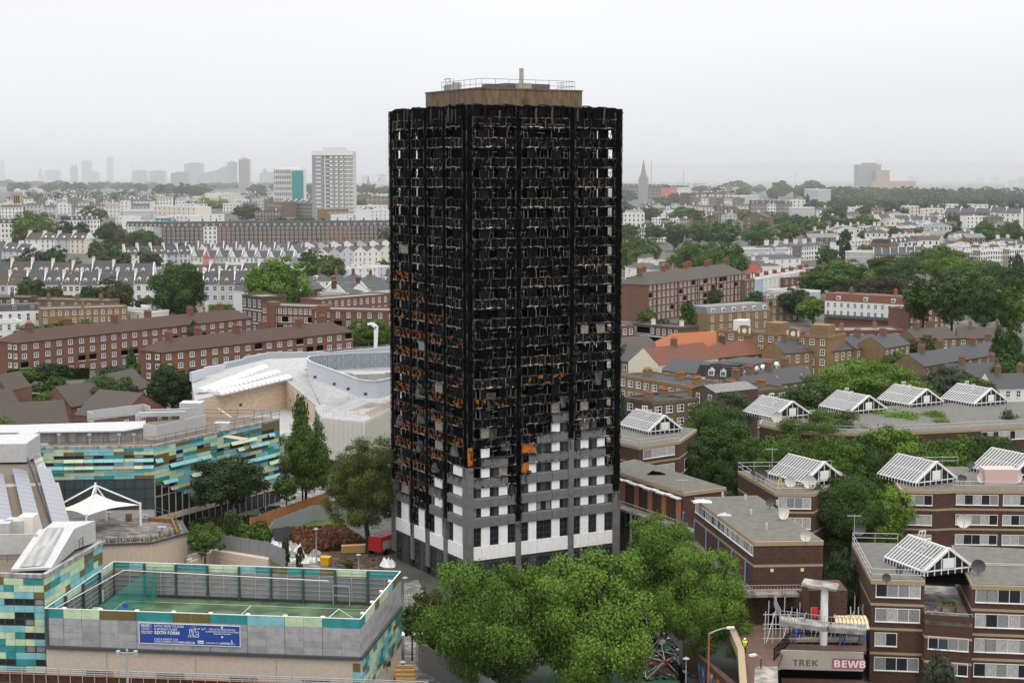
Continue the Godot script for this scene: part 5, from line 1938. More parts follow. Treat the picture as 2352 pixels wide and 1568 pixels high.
	strip(o, fr[0], 0.6, fr[1] - 0.3, HD - 1.75, 1.1, 26, K.frame_white, [K.net, K.curtain, K.glass, K.net])
	for i in 6:
		var x: float = fr[1] - 3.0 - i * 5.6
		bx2(o, "blue_door", K.blue_door, fr[0], V(x, HD - 5.5, 0.0), V(x + 0.55, HD - 3.1, 0.08))
		bx2(o, "door_panel", K.frame_white, fr[0], V(x - 0.25, HD - 5.5, 0.0), V(x - 0.02, HD - 3.1, 0.06))
	bx2(o, "access_deck", K.concrete, fr[0], V(0, HD - 6.2, 0.05), V(fr[1] + 1.5, HD - 5.9, 1.6))
	m = M.new(K.galv)
	rail_line(m, [V(0, HD - 5.9, 1.5), V(fr[1] + 1.5, HD - 5.9, 1.5)], 1.1, 0.5, 0.025)
	put(o, "deck_rail", m.mesh(), null, fr[0])
	var fe: Array = wall_frame(D, 1)
	bx2(o, "access_deck", K.concrete, fe[0], V(-1.5, HD - 6.2, 0.05), V(fe[1] * 0.62, HD - 5.9, 1.6))
	m = M.new(K.galv)
	rail_line(m, [V(-1.5, HD - 5.9, 1.5), V(fe[1] * 0.62, HD - 5.9, 1.5)], 1.1, 0.35, 0.02)
	rail_line(m, [V(fe[1] * 0.62, HD - 5.9, 1.5), V(fe[1] * 0.75, HD - 7.2, 1.5)], 1.1, 0.5, 0.02)
	put(o, "deck_rail", m.mesh(), null, fe[0])
	for x in [0.24, 0.68]:
		bx2(o, "wall_light", mt(0.8, 0.68, 0.3), fe[0], V(fe[1] * x, HD - 3.6, 0), V(fe[1] * x + 0.35, HD - 3.25, 0.15))
	for q in [[1725, 1192], [1660, 1152], [1761, 1225], [1712, 1158], [1785, 1170]]:
		var p := G(q[0], q[1] - 10, HD)
		m = M.new(K.galv)
		m.tube(p, p + V(0, 0.7, 0), 0.16, 8)
		put(o, "vent_pipe", m.mesh())
	dish("white dish at the near corner of the deck block's roof", G(1851, 1250, HD), 0.62, false, -0.4)
	dish("big pale dish on the far edge of the deck block's roof", G(1797, 1194, HD), 0.9, false, 0.6)
	dish("dark dish behind the far edge of the deck block's roof", G(1768, 1170, HD), 0.6, true, 0.2)
	var bagm := crumple_mesh(1, K.galv)
	single("crumpled_sheet", "crumpled pale sheet blown onto the far end of the deck roof", "sheet", crumple_mesh(3, K.white), null, Transform3D(Basis.from_scale(V(2.4, 0.5, 1.4)), G(1612, 1152, HD)))
	single("crumpled_sheet", "torn grey sheet lying in the middle of the deck roof", "sheet", bagm, null, Transform3D(Basis.from_scale(V(1.8, 0.4, 0.9)), G(1663, 1183, HD)))
	# walkway block beside the tower
	var HW := 12.2
	var E := world([[1395, 1070], [1412, 1080], [1570, 1130], [1667, 1118], [1459, 1053.5]], HW)
	o = flat_block("walkway_flats", "scorched brick walkway block with rust coloured piers right beside the tower", "block of flats", E, HW, K.brick_red, K.felt, K.sand_band, [])
	fr = wall_frame(E, 1)
	for i in 5:
		var x: float = fr[1] * (0.12 + i * 0.2)
		bx2(o, "pier", K.rust, fr[0], V(x, HW - 4.6, 0.0), V(x + 0.9, HW - 1.0, 0.25))
		bx2(o, "porch_hood", K.frame_white, fr[0], V(x - 0.7, HW - 1.05, 0), V(x + 1.1, HW - 0.85, 0.8))
		bx2(o, "porch_hood", K.frame_white, fr[0], V(x - 2.3, HW - 0.95, 0), V(x - 0.9, HW - 0.75, 0.8))
		bx2(o, "small_window", K.glass, fr[0], V(x - 1.6, HW - 1.7, 0), V(x - 0.8, HW - 1.3, 0.05))
		bx2(o, "doorway", K.black, fr[0], V(x + 1.4, HW - 8, 0.0), V(x + 2.8, HW - 5.4, 0.06))
	bx2(o, "access_deck", K.concrete, fr[0], V(0, HW - 4.9, 0.05), V(fr[1] + 4, HW - 4.6, 2.0))
	m = M.new(K.galv)
	rail_line(m, [V(0, HW - 4.6, 1.9), V(fr[1] + 4, HW - 4.6, 1.9)], 1.1, 0.7, 0.03)
	for i in 8:
		m.bar(V(1 + i * 3.4, 0, 1.9), V(1 + i * 3.4, HW - 4.6, 1.9), 0.25, 0.25)
	put(o, "deck_rail", m.mesh(), null, fr[0])
	m = M.new(K.soot)
	for i in 60:
		var x: float = rr(0, fr[1])
		m.bar(V(x, HW - 8.5, 1.6), V(x + rr(-0.3, 0.3), HW - rr(4.9, 6.5), 1.7), 0.08, 0.08)
	put(o, "hanging_debris", m.mesh(), null, fr[0])
	single("bin_bag", "black bin bag lying on the roof beside the tower", "bag", crumple_mesh(2, K.black), null, Transform3D(Basis.from_scale(V(2.6, 0.8, 1.1)), G(1508, 1089, HW)))
	m = M.new(K.galv)
	var pp := G(1567, 1125, HW)
	aerial("bent aerial lying on the end of the walkway block's roof", pp, 1.6)
	# block behind it with a glazed roof
	var HB := 13.0
	var Bk := world([[1380, 1000], [1412, 1012], [1468, 1025], [1560, 1012], [1600, 985], [1440, 960]], HB)
	o = flat_block("corner_flats", "brick flats with a glazed gable roof just behind the tower's right edge", "block of flats", Bk, HB, K.brick_red, K.felt, K.sand_band, [HB - 3.0, HB - 5.8])
	fr = wall_frame(Bk, 2)
	for k in 2:
		strip(o, fr[0], fr[1] * 0.1, fr[1] * 0.88, HB - 2.1 - 2.8 * k, 1.4, 4, K.frame_white, [K.net, K.net, K.curtain])
	fr = wall_frame(Bk, 3)
	strip(o, fr[0], fr[1] * 0.3, fr[1] * 0.9, HB - 5.5, 1.8, 3, K.frame_white, [K.glass])
	roof_rails(o, [Bk[0], Bk[1], Bk[2], Bk[3]])
	# block with the yellow tripod
	var HT := 13.0
	var Tt := world([[1696, 1080], [1781.6, 1130], [1869, 1131], [1900, 1115], [1960, 1100], [1915, 1075]], HT)
	o = flat_block("tripod_flats", "brick flats with dishes, railings and a yellow surveyor's tripod on the roof", "block of flats", Tt, HT, K.brick_red, K.felt, K.sand_band, [HT - 2.9, HT - 5.7])
	fr = wall_frame(Tt, 1)
	for k in 2:
		strip(o, fr[0], fr[1] * 0.08, fr[1] * 0.93, HT - 2.2 - 2.8 * k, 1.5, 4, K.frame_white, [K.curtain, K.net])
	roof_rails(o, [G(1910, 1076, HT), Tt[0], Tt[1], Tt[2], Tt[2].lerp(Tt[5], 0.4)])
	var tr := thing("tripod", "yellow surveyor's tripod standing on the brick roof beside the dishes", "tripod", Transform3D(Basis(), G(1790, 1121, HT)))
	for i in 3:
		m = M.new(mt(0.7, 0.45, 0.02, 0.4))
		m.tube(V(0, 1.6, 0), V(cos(TAU * i / 3) * 0.55, 0, sin(TAU * i / 3) * 0.55), 0.06, 5)
		put(tr, "leg", m.mesh())
	bx(tr, "instrument", K.galv, V(-0.18, 1.6, -0.18), V(0.18, 2.0, 0.18))
	for q in [[1743, 1102, 0.75, true, "left one of two dark dishes side by side on the tripod roof"], [1752, 1106, 0.75, true, "right one of two dark dishes side by side on the tripod roof"], [1816, 1122, 0.75, false, "pale dish to the right of the yellow tripod"], [1860, 1122, 0.95, false, "large pale dish at the front corner railing near the tripod"], [1730, 1101, 0.4, true, "small dark dish behind the railing of the tripod roof"]]:
		dish(q[4], G(q[0], q[1], HT), q[2], q[3], rr(-0.4, 0.2))
	# blocks to the right edge
	var HR := 12.4
	var R := world([[2050, 1095], [2070, 1123], [2150, 1125], [2189, 1123], [2420, 1126], [2420, 1075], [2060, 1068]], HR)
	o = flat_block("rear_flats", "wide brick flats with boarded and curtained windows behind the front flats", "block of flats", R, HR, K.brick_red, K.felt, K.sand_band, [HR - 2.95, HR - 5.75])
	fr = wall_frame(R, 3)
	for k in 3:
		strip(o, fr[0], 0.5, 6.2, HR - 2.15 - 2.8 * k, 1.4, 5, K.frame_white, cur)
		strip(o, fr[0], 6.9, 12.6, HR - 2.15 - 2.8 * k, 1.4, 5, K.frame_white, cur)
	fr = wall_frame(R, 1)
	for k in 3:
		strip(o, fr[0], fr[1] * 0.2, fr[1] * 0.9, HR - 2.15 - 2.8 * k, 1.4, 3, K.frame_white, cur)
	var R2 := world([[2116, 1150], [2192, 1152], [2192, 1125], [2120, 1125]], 9.2)
	m = M.new(K.brick_red)
	m.prism(flat2(R2), 0, 9.2, true, false)
	put(o, "balcony_bay", m.mesh())
	var fbb: Array = wall_frame(R2, 0)
	strip(o, fbb[0], fbb[1] * 0.1, fbb[1] * 0.93, 5.6, 1.5, 4, K.frame_white, [K.curtain, mt(0.35, 0.06, 0.03), mt(0.55, 0.33, 0.1), K.glass_blue])
	m = M.new(K.black)
	for i in 7:
		var y := HR - 0.6
		m.bar(G(2124, 1123 - i * 3, HR) + V(0, -0.4, 0), G(2184, 1123 - i * 3, HR) + V(0, -0.4, 0), 0.12, 0.3)
	put(o, "pergola", m.mesh())
	roof_rails(o, [R[3], R[4]])
	roof_rails(o, [R[6], G(2200, 1066, HR)])
	bx(o, "pink_cabin", mt(0.55, 0.40, 0.38, 0.7), G(2262, 1112, HR), G(2338, 1112, HR) + V(0, 2.1, -3))
	for q in [[2254, 1110, 0.9, false, "pale dish at the left end of the pink roof cabin"], [2334, 1110, 0.9, false, "grey dish at the right end of the pink roof cabin"], [2205, 1112, 0.45, true, "left one of two small black dishes near the roof railing of the rear flats"], [2213, 1114, 0.45, true, "right one of two small black dishes near the roof railing of the rear flats"], [2228, 1082, 0.7, true, "dark dish on the back edge of the rear flats' roof"]]:
		dish(q[4], G(q[0], q[1], HR), q[2], q[3], rr(-0.5, 0.5))
	glazed_gable("white glazed gable roof above the potted terrace of the rear flats", G(2150, 1112, HR), V(0.88, 0, -0.48), 7.5, 8, 2.6, false)
	glazed_gable("white glazed gable roof cut off by the picture's edge, behind the pink cabin", G(2370, 1096, HR), V(0.88, 0, -0.48), 8.0, 8, 2.6, false)
	glazed_gable("white glazed gable roof on the block with the yellow tripod", G(1893, 1112, HT), V(0.88, 0, -0.48), 7.0, 8, 2.5, false)
	# far row of walkway flats
	var HF := 12.0
	glazed_gable("white glazed gable roof nearest the tower's right edge", G(1527, 995, HB), V(0.88, 0, -0.48), 6.5, 9, 2.4)
	var farf := world([[1745, 972], [1830, 990], [2000, 995], [2420, 975], [2420, 920], [2180, 925], [1760, 945]], HF)
	o = flat_block("far_flats", "low grey roofed flats half hidden by trees, with glazed gables along them", "block of flats", farf, HF, K.brick_red, K.felt, K.sand_band, [])
	fr = wall_frame(farf, 2)
	strip(o, fr[0], fr[1] * 0.6, fr[1] * 0.85, HF - 2.2, 1.5, 8, K.frame_white, [K.glass, K.curtain])
	roof_rails(o, [farf[0], farf[1], farf[2], farf[3]])
	for q in [[1820, 962, "white glazed gable roof behind the feathery tree, second from the tower"], [1995, 948, "white glazed gable roof in the middle of the tree belt"], [2128, 932, "white glazed gable roof half sunk in yellow green leaves"], [2276, 930, "white glazed gable roof furthest from the tower in the back row"]]:
		glazed_gable(q[2], G(q[0], q[1], HF), V(0.88, 0, -0.48), 8.5, 9, 2.6)
	for q in [[1808, 940, 1.0, false], [1830, 948, 0.8, false]]:
		dish("pale dish on the flats' roof %s" % ["left of the second glazed gable", "right of the second glazed gable"][0 if q[0] == 1808 else 1], G(q[0] - 25, q[1] + 30, HF), q[2], q[3], 0.2)
	aerial("twin aerial on the tripod roof's back railing", G(1773, 1095, HT), 4.2)
	aerial("aerial on a pole at the front flats' back left corner", G(1962, 1246, H), 3.5)

func crumple_mesh(k: int, mat: Material) -> ArrayMesh:
	var r := RandomNumberGenerator.new()
	r.seed = 500 + k
	var m := M.new(mat)
	var n := 7
	var g := []
	for j in n + 1:
		var row := []
		for i in n + 1:
			var u := float(i) / n - 0.5
			var v := float(j) / n - 0.5
			var e := clampf(1.0 - (u * u + v * v) * 4.0, 0, 1)
			row.append(V(u + r.randf_range(-0.06, 0.06), 0.02 + e * r.randf_range(0.15, 1.0), v + r.randf_range(-0.06, 0.06)))
		g.append(row)
	for j in n:
		for i in n:
			m.tri(g[j][i], g[j][i + 1], g[j + 1][i + 1])
			m.tri(g[j][i], g[j + 1][i + 1], g[j + 1][i])
	return m.mesh()

# ---------------------------------------------------------------- yards, park and railway round the school
func lay(n: String, pixels: Array, mat: Material, y: float) -> void:
	var m := M.new(mat)
	m.prism(poly(pixels, 0), y - 0.03, y, true, false)
	struct(n, m.mesh())

func fence(n: String, label: String, pts: Array, h: float, mat: Material, post: Material, step: float, board: float) -> void:
	var o := thing(n, label, "fence")
	for i in pts.size() - 1:
		var a: Vector3 = pts[i]
		var b: Vector3 = pts[i + 1]
		var fr := frame(a, b - a)
		var w := a.distance_to(b)
		var k := int(w / board)
		for j in k:
			bx2(o, "panel", mat, fr, V(w * j / k + 0.02, 0.05, -0.03), V(w * (j + 1) / k - 0.02, h - 0.03 * (j % 2), 0.03))
		for j in int(w / step) + 1:
			bx2(o, "post", post, fr, V(j * step - 0.06, 0, -0.16), V(j * step + 0.06, h + 0.08, -0.04))
		bx2(o, "rail", post, fr, V(0, h * 0.66, -0.13), V(w, h * 0.66 + 0.12, -0.04))
		bx2(o, "rail", post, fr, V(0, h * 0.25, -0.13), V(w, h * 0.25 + 0.12, -0.04))

func lamp_post(label: String, at: Vector3, h: float) -> void:
	var o := thing("lamp_post", label, "lamp post", Transform3D(Basis(), at), "globe lamp posts")
	var m := M.new(K.galv2)
	m.tube(Vector3.ZERO, V(0, h, 0), 0.09, 8, 0.06)
	put(o, "pole", m.mesh())
	m = M.new(K.galv2)
	m.tube(V(0, h, 0), V(0, h + 0.25, 0), 0.12, 10, 0.36)
	m.tube(V(0, h + 0.25, 0), V(0, h + 0.4, 0), 0.4, 10, 0.12)
	put(o, "lamp_head", m.mesh())

func scatter(n: String, pixels: Array, count: int, mat: Material, size: float, tall: float, seed_: int, greys: Array) -> void:
	var r := RandomNumberGenerator.new()
	r.seed = seed_
	var m := M.new(mat)
	var p: Array = pixels
	for i in count:
		var u := r.randf()
		var v := r.randf()
		var a := Vector2(p[0][0], p[0][1]).lerp(Vector2(p[1][0], p[1][1]), u)
		var b := Vector2(p[3][0], p[3][1]).lerp(Vector2(p[2][0], p[2][1]), u)
		var q := a.lerp(b, v)
		var c := G(q.x, q.y, 0.05)
		var s := size * r.randf_range(0.4, 1.4)
		var g: Array = greys[r.randi() % greys.size()]
		var k := r.randf_range(0.6, 1.3)
		m.col = Color(g[0] * k, g[1] * k, g[2] * k)
		var d := V(r.randfn(), 0, r.randfn()).normalized() * s
		var e := d.cross(Vector3.UP) * r.randf_range(0.3, 0.9)
		var y0 := r.randf() * tall
		m.quad(c - d + V(0, y0, 0), c + e + V(0, r.randf() * tall, 0), c + d + V(0, r.randf() * tall, 0), c - e + V(0, r.randf() * tall, 0))
	var o := put(self, n, m.mesh())
	o.set_meta("kind", "stuff")

func park() -> void:
	rng.seed = 81
	K.galv2 = mt(0.33, 0.34, 0.35, 0.5)
	K.paving = mt(0.30, 0.29, 0.28, 0.9, "paving", 9.0)
	K.grass = mt(0.075, 0.125, 0.028, 0.95, "soft", 5.0)
	K.soil = mt(0.13, 0.085, 0.055, 0.95, "blotch", 6.0)
	K.ply = mt(0.52, 0.22, 0.075, 0.8, "streak", 1.6)
	K.pine = mt(0.60, 0.36, 0.13, 0.8)
	K.corrug = mt(0.30, 0.32, 0.33, 0.5)
	K.mesh_fence = pane(0.24, 0.25, 0.26, 0.8)
	K.mesh_fence.roughness = 0.7
	lay("yard", [[560, 1215], [650, 1125], [720, 1085], [800, 1080], [900, 1110], [900, 1150], [760, 1150]], K.paving, 0.03)
	lay("footpath", [[596, 1225], [640, 1205], [664, 1230], [690, 1262], [740, 1300], [800, 1345], [700, 1345], [640, 1275]], K.paving, 0.035)
	lay("footpath", [[928, 1340], [960, 1330], [1000, 1420], [1040, 1600], [930, 1600]], K.paving, 0.035)
	lay("lawn", [[632, 1228], [752, 1182], [800, 1190], [790, 1240], [690, 1236], [650, 1240]], K.grass, 0.04)
	lay("bare_soil", [[690, 1240], [790, 1236], [905, 1250], [900, 1330], [800, 1335], [740, 1290]], K.soil, 0.045)
	lay("lawn", [[960, 1465], [1010, 1462], [1030, 1500], [960, 1500]], K.grass, 0.05)
	lay("road", [[380, 1290], [480, 1260], [640, 1310], [640, 1400], [380, 1400]], K.concrete, 0.03)
	fence("hoarding", "orange plywood hoarding with pine bracing across the paved yard", [G(576, 1226), G(756, 1163)], 2.6, K.ply, K.pine, 2.6, 1.3)
	fence("steel_fence", "grey corrugated steel fence along the lawn beside the orange hoarding", [G(620, 1247), G(632, 1230), G(721, 1196), G(748, 1194)], 2.6, K.corrug, K.galv2, 2.6, 0.32)
	fence("steel_fence", "grey steel fence on the far side of the yard under the ribbed hall", [G(650, 1118), G(715, 1112), G(752, 1114)], 2.6, K.corrug, K.galv2, 2.6, 0.4)
	var gp := G(648, 1242)
	single("fallen_panel", "dark steel fence panel leaning by the lawn's corner", "panel", unit, K.frame_dark, Transform3D(Basis(Vector3.RIGHT, -0.35).rotated(Vector3.UP, 0.5) * Basis.from_scale(V(3.0, 2.2, 0.08)), gp + V(0, 1.0, 0)))
	# raised bed with beige wall and mesh fence
	var o := thing("garden_wall", "low beige retaining wall stepping down beside the mesh fence and stairs", "wall")
	var m := M.new(K.beige)
	m.prism(poly([[428, 1290], [490, 1266], [497, 1270], [440, 1297]], 1.2), 0, 1.6, true, false)
	m.prism(poly([[490, 1266], [620, 1290], [616, 1296], [486, 1274]], 1.2), 0, 1.9, true, false)
	put(o, "wall", m.mesh())
	m = M.new(K.metal_dark)
	rail_line(m, [G(425, 1300, 1.2), G(462, 1285, 1.6), G(505, 1299, 1.0), G(540, 1312, 0.3)], 1.1, 1.2)
	put(o, "handrail", m.mesh())
	fence("mesh_fence", "pale grey mesh fence panels above the beige garden wall", [G(493, 1264, 1.6), G(614, 1283, 1.6), G(655, 1318, 0.6)], 2.5, K.mesh_fence, K.galv2, 3.1, 1.55)
	lamp_post("globe lamp post beside the dead brown shrubs", G(727, 1290), 4.6)
	lamp_post("globe lamp post in front of the sheeted-up school corner by the blue tarpaulin", G(610, 1186), 4.0)
	lamp_post("globe lamp post on the bare soil near the scorched tree", G(824, 1330), 3.2)
	lamp_post("globe lamp post between the sports court and the tower", G(931, 1410), 4.5)
	lamp_post("globe lamp post by the steps at the picture's bottom edge", G(925, 1620), 4.5)
	single("tarpaulin", "blue tarpaulin thrown over rubble beside the orange hoarding", "tarpaulin", crumple_mesh(6, mt(0.02, 0.12, 0.5, 0.5)), null, Transform3D(Basis.from_scale(V(5.5, 0.9, 2.6)), G(632, 1180)))
	scatter("rubble", [[596, 1172], [640, 1166], [650, 1182], [605, 1190]], 160, K.charv, 0.35, 0.7, 3, [[0.03, 0.03, 0.03], [0.1, 0.09, 0.08]])
	for q in [[705, 1152, "on the paved yard near the orange hoarding's right end"], [617, 1140, "under the small young tree"]]:
		var t := thing("traffic_cone", "red and white traffic cone %s" % q[2], "traffic cone", Transform3D(Basis(), G(q[0], q[1])))
		m = M.new(mt(0.6, 0.05, 0.02))
		m.tube(V(0, 0, 0), V(0, 0.4, 0), 0.28, 8, 0.18)
		m.tube(V(0, 0.62, 0), V(0, 0.95, 0), 0.12, 8, 0.04)
		put(t, "body", m.mesh())
		m = M.new(K.white)
		m.tube(V(0, 0.4, 0), V(0, 0.62, 0), 0.18, 8, 0.12)
		put(t, "band", m.mesh())
	# white sheeting, dead shrubs, bin, bench
	var sh := thing("sheeting", "heap of white plastic sheeting dumped beside the path", "sheeting")
	for i in 26:
		var p := G(rr(628, 728), rr(1252, 1292))
		put(sh, "sheet", crumple_mesh(10 + i % 6, K.white if rng.randf() < 0.7 else K.membrane2), null, Transform3D(Basis(Vector3.UP, rr(0, 6)) * Basis.from_scale(V(rr(1.2, 2.8), rr(0.5, 1.3), rr(0.9, 2.0))), p))
	single("sheeting", "white plastic sheeting at the foot of the tower's left corner", "sheeting", crumple_mesh(21, K.white), null, Transform3D(Basis.from_scale(V(2.4, 1.5, 3.0)), G(890, 1298)))
	scatter("dead_shrubs", [[655, 1228], [790, 1222], [842, 1258], [700, 1270]], 5200, vcm(0.95), 0.28, 1.5, 5, [[0.19, 0.075, 0.03], [0.13, 0.06, 0.03], [0.24, 0.11, 0.045], [0.08, 0.05, 0.03]])
	scatter("ground_cover", [[432, 1205], [600, 1195], [620, 1250], [440, 1265]], 4200, vcm(0.95), 0.3, 1.3, 6, [[0.05, 0.08, 0.02], [0.08, 0.12, 0.03], [0.20, 0.16, 0.06], [0.03, 0.05, 0.018]])
	scatter("debris", [[745, 1250], [900, 1245], [905, 1330], [780, 1335]], 500, K.charv, 0.22, 0.12, 8, [[0.3, 0.29, 0.27], [0.05, 0.05, 0.045], [0.2, 0.14, 0.08]])
	var yb := thing("skip_bin", "yellow plastic grit bin on the path edge", "bin", Transform3D(Basis(Vector3.UP, -0.3), G(748, 1297)))
	var yel := mt(0.75, 0.42, 0.01, 0.5)
	m = M.new(yel)
	m.hexa([V(-0.55, 0, -0.4), V(0.55, 0, -0.4), V(0.55, 0, 0.4), V(-0.55, 0, 0.4), V(-0.7, 1.0, -0.5), V(0.7, 1.0, -0.5), V(0.7, 1.0, 0.5), V(-0.7, 1.0, 0.5)])
	put(yb, "body", m.mesh())
	bx(yb, "lid", yel, V(-0.76, 1.02, -0.56), V(0.76, 1.25, 0.56))
	single("bench", "pale concrete bench block on the footpath by the lawn", "bench", unit, K.concrete, Transform3D(Basis(Vector3.UP, -0.45) * Basis.from_scale(V(2.3, 0.7, 0.8)), G(659, 1233) + V(0, 0.35, 0)))
	var bo := thing("bollard", "stubby concrete bollard beside the corrugated fence", "bollard", Transform3D(Basis(), G(624, 1250)))
	bx(bo, "post", K.concrete, V(-0.3, 0, -0.3), V(0.3, 1.3, 0.3))
	bx(bo, "cap", K.galv2, V(-0.36, 1.3, -0.36), V(0.36, 1.42, 0.36))
	for q in [[655, 1290, 45, 4.2, "dark little shrub growing through the white sheeting"], [688, 1310, 40, 3.4, "second dark shrub at the lower end of the white sheeting"]]:
		tree(q[0], q[1] - 52, q[2] * 0.6, q[3], "tall", "dark", q[4], "", 0.08)
	for q in [[470, 1225, 3.0, 2.2, "deep", "low dark shrub under the leafy tree by the terrace"], [556, 1232, 2.6, 2.6, "bright", "bright green shrub beside the bushy conifer"], [505, 1250, 3.4, 1.8, "mid", "spreading shrub behind the mesh fence"], [585, 1222, 2.4, 2.0, "olive", "olive shrub at the hoarding's left end"], [448, 1235, 2.4, 2.8, "deep", "tall dark shrub at the terrace corner"], [800, 1306, 2.0, 1.6, "olive", "ragged shrub on the bare soil"], [1002, 1500, 3.2, 3.4, "dark", "dark shrub under the left plane tree beside the grey gate"]]:
		shrub(G(q[0], q[1]), q[2], q[3], q[4], q[5])
	fire_engine()
	# gate and mesh fence with steps at the court's corner
	fence("mesh_gate", "tall grey mesh gate and fence at the corner of the sports court", [G(955, 1530), G(960, 1535), G(1075, 1600), G(1150, 1640)], 3.2, K.mesh_fence, K.galv2, 2.2, 1.1)
	o = thing("stairs", "timber edged steps going down beside the sports court", "stairs")
	for i in 6:
		var p := G(905 + i * 1.5, 1545 + i * 7.0)
		bx(o, "step", K.pine, p + V(0, 0, -0.2), p + V(2.2, 0.9 - i * 0.15, 0.3))
	single("sheeting", "white sheeting and purple cloth heaped by the thin saplings", "sheeting", crumple_mesh(31, K.white), null, Transform3D(Basis.from_scale(V(5.0, 0.7, 1.6)), G(968, 1455)))
	single("purple_cloth", "purple cloth lying on rubble between the court and the plane tree", "cloth", crumple_mesh(32, mt(0.13, 0.07, 0.2)), null, Transform3D(Basis.from_scale(V(3.6, 1.0, 2.0)), G(950, 1432)))
	scatter("rubble", [[930, 1405], [985, 1400], [1000, 1440], [935, 1450]], 300, K.charv, 0.3, 0.5, 13, [[0.03, 0.03, 0.03], [0.15, 0.14, 0.13], [0.10, 0.06, 0.13]])
	railway()

func fire_engine() -> void:
	var o := thing("fire_engine", "red fire engine half hidden behind the scorched tree by the tower", "fire engine", Transform3D(Basis(Vector3.UP, 1.0), G(893, 1266)))
	var red := mt(0.42, 0.02, 0.015, 0.35)
	var m := M.new(red)
	m.hexa([V(-3.4, 0.7, -1.2), V(2.0, 0.7, -1.2), V(2.0, 0.7, 1.2), V(-3.4, 0.7, 1.2), V(-3.4, 2.9, -1.15), V(2.0, 2.9, -1.15), V(2.0, 2.9, 1.15), V(-3.4, 2.9, 1.15)])
	put(o, "body", m.mesh())
	m = M.new(red)
	m.hexa([V(2.05, 0.6, -1.2), V(4.0, 0.6, -1.2), V(4.0, 0.6, 1.2), V(2.05, 0.6, 1.2), V(2.05, 2.8, -1.1), V(3.6, 2.8, -1.1), V(3.6, 2.8, 1.1), V(2.05, 2.8, 1.1)])
	put(o, "cab", m.mesh())
	bx(o, "windscreen", K.glass, V(3.7, 1.7, -1.0), V(3.86, 2.6, 1.0))
	for s in [-1.22, 1.22]:
		bx(o, "locker", K.galv2, V(-3.0, 1.0, s - 0.02), V(1.6, 2.2, s + 0.02))
		bx(o, "side_window", K.glass, V(2.4, 1.7, s * 0.97 - 0.02), V(3.4, 2.5, s * 0.97 + 0.02))
		for x in [-2.2, 3.0]:
			m = M.new(K.black)
			m.tube(V(x, 0.5, s - 0.15), V(x, 0.5, s + 0.05), 0.5, 12)
			put(o, "wheel", m.mesh())
	m = M.new(K.galv2)
	for z in [-0.4, 0.4]:
		m.bar(V(-3.6, 3.15, z), V(3.0, 3.15, z), 0.1, 0.12)
	for i in 10:
		m.bar(V(-3.4 + i * 0.65, 3.15, -0.4), V(-3.4 + i * 0.65, 3.15, 0.4), 0.06, 0.06)
	put(o, "ladder", m.mesh())
	var p := thing("timber_stack", "stack of pale timber boards beside the fire engine", "timber", Transform3D(Basis(Vector3.UP, 0.2), G(822, 1268)))
	for i in 5:
		bx(p, "plank", K.pine, V(-2.4, i * 0.24, -0.5 + (i % 2) * 0.1), V(2.4, i * 0.24 + 0.2, 0.5))

func railway() -> void:
	# the viaduct along the bottom of the view: rust brown parapet, cable brackets, ballast
	var h := 7.4
	var a := G(-60, 1541, h + 1.1)
	var b := G(960, 1577, h + 1.1)
	var fr := frame(V(a.x, 0, a.z), b - a)
	var w := xz(a).distance_to(xz(b))
	var o := thing("railway_viaduct", "railway viaduct parapet with cable brackets running along the bottom edge", "railway viaduct", fr)
	bx(o, "deck", K.asphalt, V(-2, 0, -0.35), V(w + 1, h, 8))
	bx(o, "parapet_wall", mt(0.085, 0.035, 0.022, 0.9, "blotch", 2.0), V(-2, h, -0.25), V(w + 1, h + 1.0, 0))
	bx(o, "ballast", mt(0.17, 0.15, 0.13, 0.95, "gravel", 0.6), V(-2, h, 0.02), V(w + 1, h + 0.12, 7))
	for z in [2.2, 3.6]:
		bx(o, "rail", mt(0.10, 0.07, 0.05, 0.4, "", 1, 0.5), V(-2, h + 0.15, z), V(w + 1, h + 0.3, z + 0.08))
	var m := M.new(K.galv2)
	for i in int(w / 1.2):
		m.bar(V(i * 1.2, h, 0.06), V(i * 1.2, h + 1.75, 0.06), 0.07, 0.07)
	for i in int(w / 2.4):
		m.bar(V(i * 2.4 + 0.6, h + 0.9, -0.1), V(i * 2.4 + 0.6, h + 1.5, -0.1), 0.05, 0.05)
	put(o, "bracket", m.mesh())
	m = M.new(K.galv2)
	for y in [1.2, 1.42, 1.62]:
		m.tube(V(-2, h + y, 0.0), V(w + 1, h + y, 0.0), 0.06, 5)
	m.next(K.rust)
	m.tube(V(-2, h + 1.05, 0.08), V(w + 1, h + 1.05, 0.08), 0.05, 5)
	put(o, "cable", m.mesh())
	var q := G(291, 1490, 12.6)
	var p := thing("signal_mast", "slim galvanised mast with two lamps standing on the viaduct before the sports court", "mast", Transform3D(Basis(), V(q.x, h, q.z)))
	m = M.new(K.galv2)
	m.tube(Vector3.ZERO, V(0, 5.2, 0), 0.11, 8)
	put(p, "pole", m.mesh())
	bx(p, "crossarm", K.galv2, V(-0.8, 4.8, -0.05), V(0.8, 4.9, 0.05))
	for x in [-0.8, 0.8]:
		bx(p, "lamp_head", K.galv2, V(x - 0.16, 4.65, -0.2), V(x + 0.16, 5.05, 0.25))

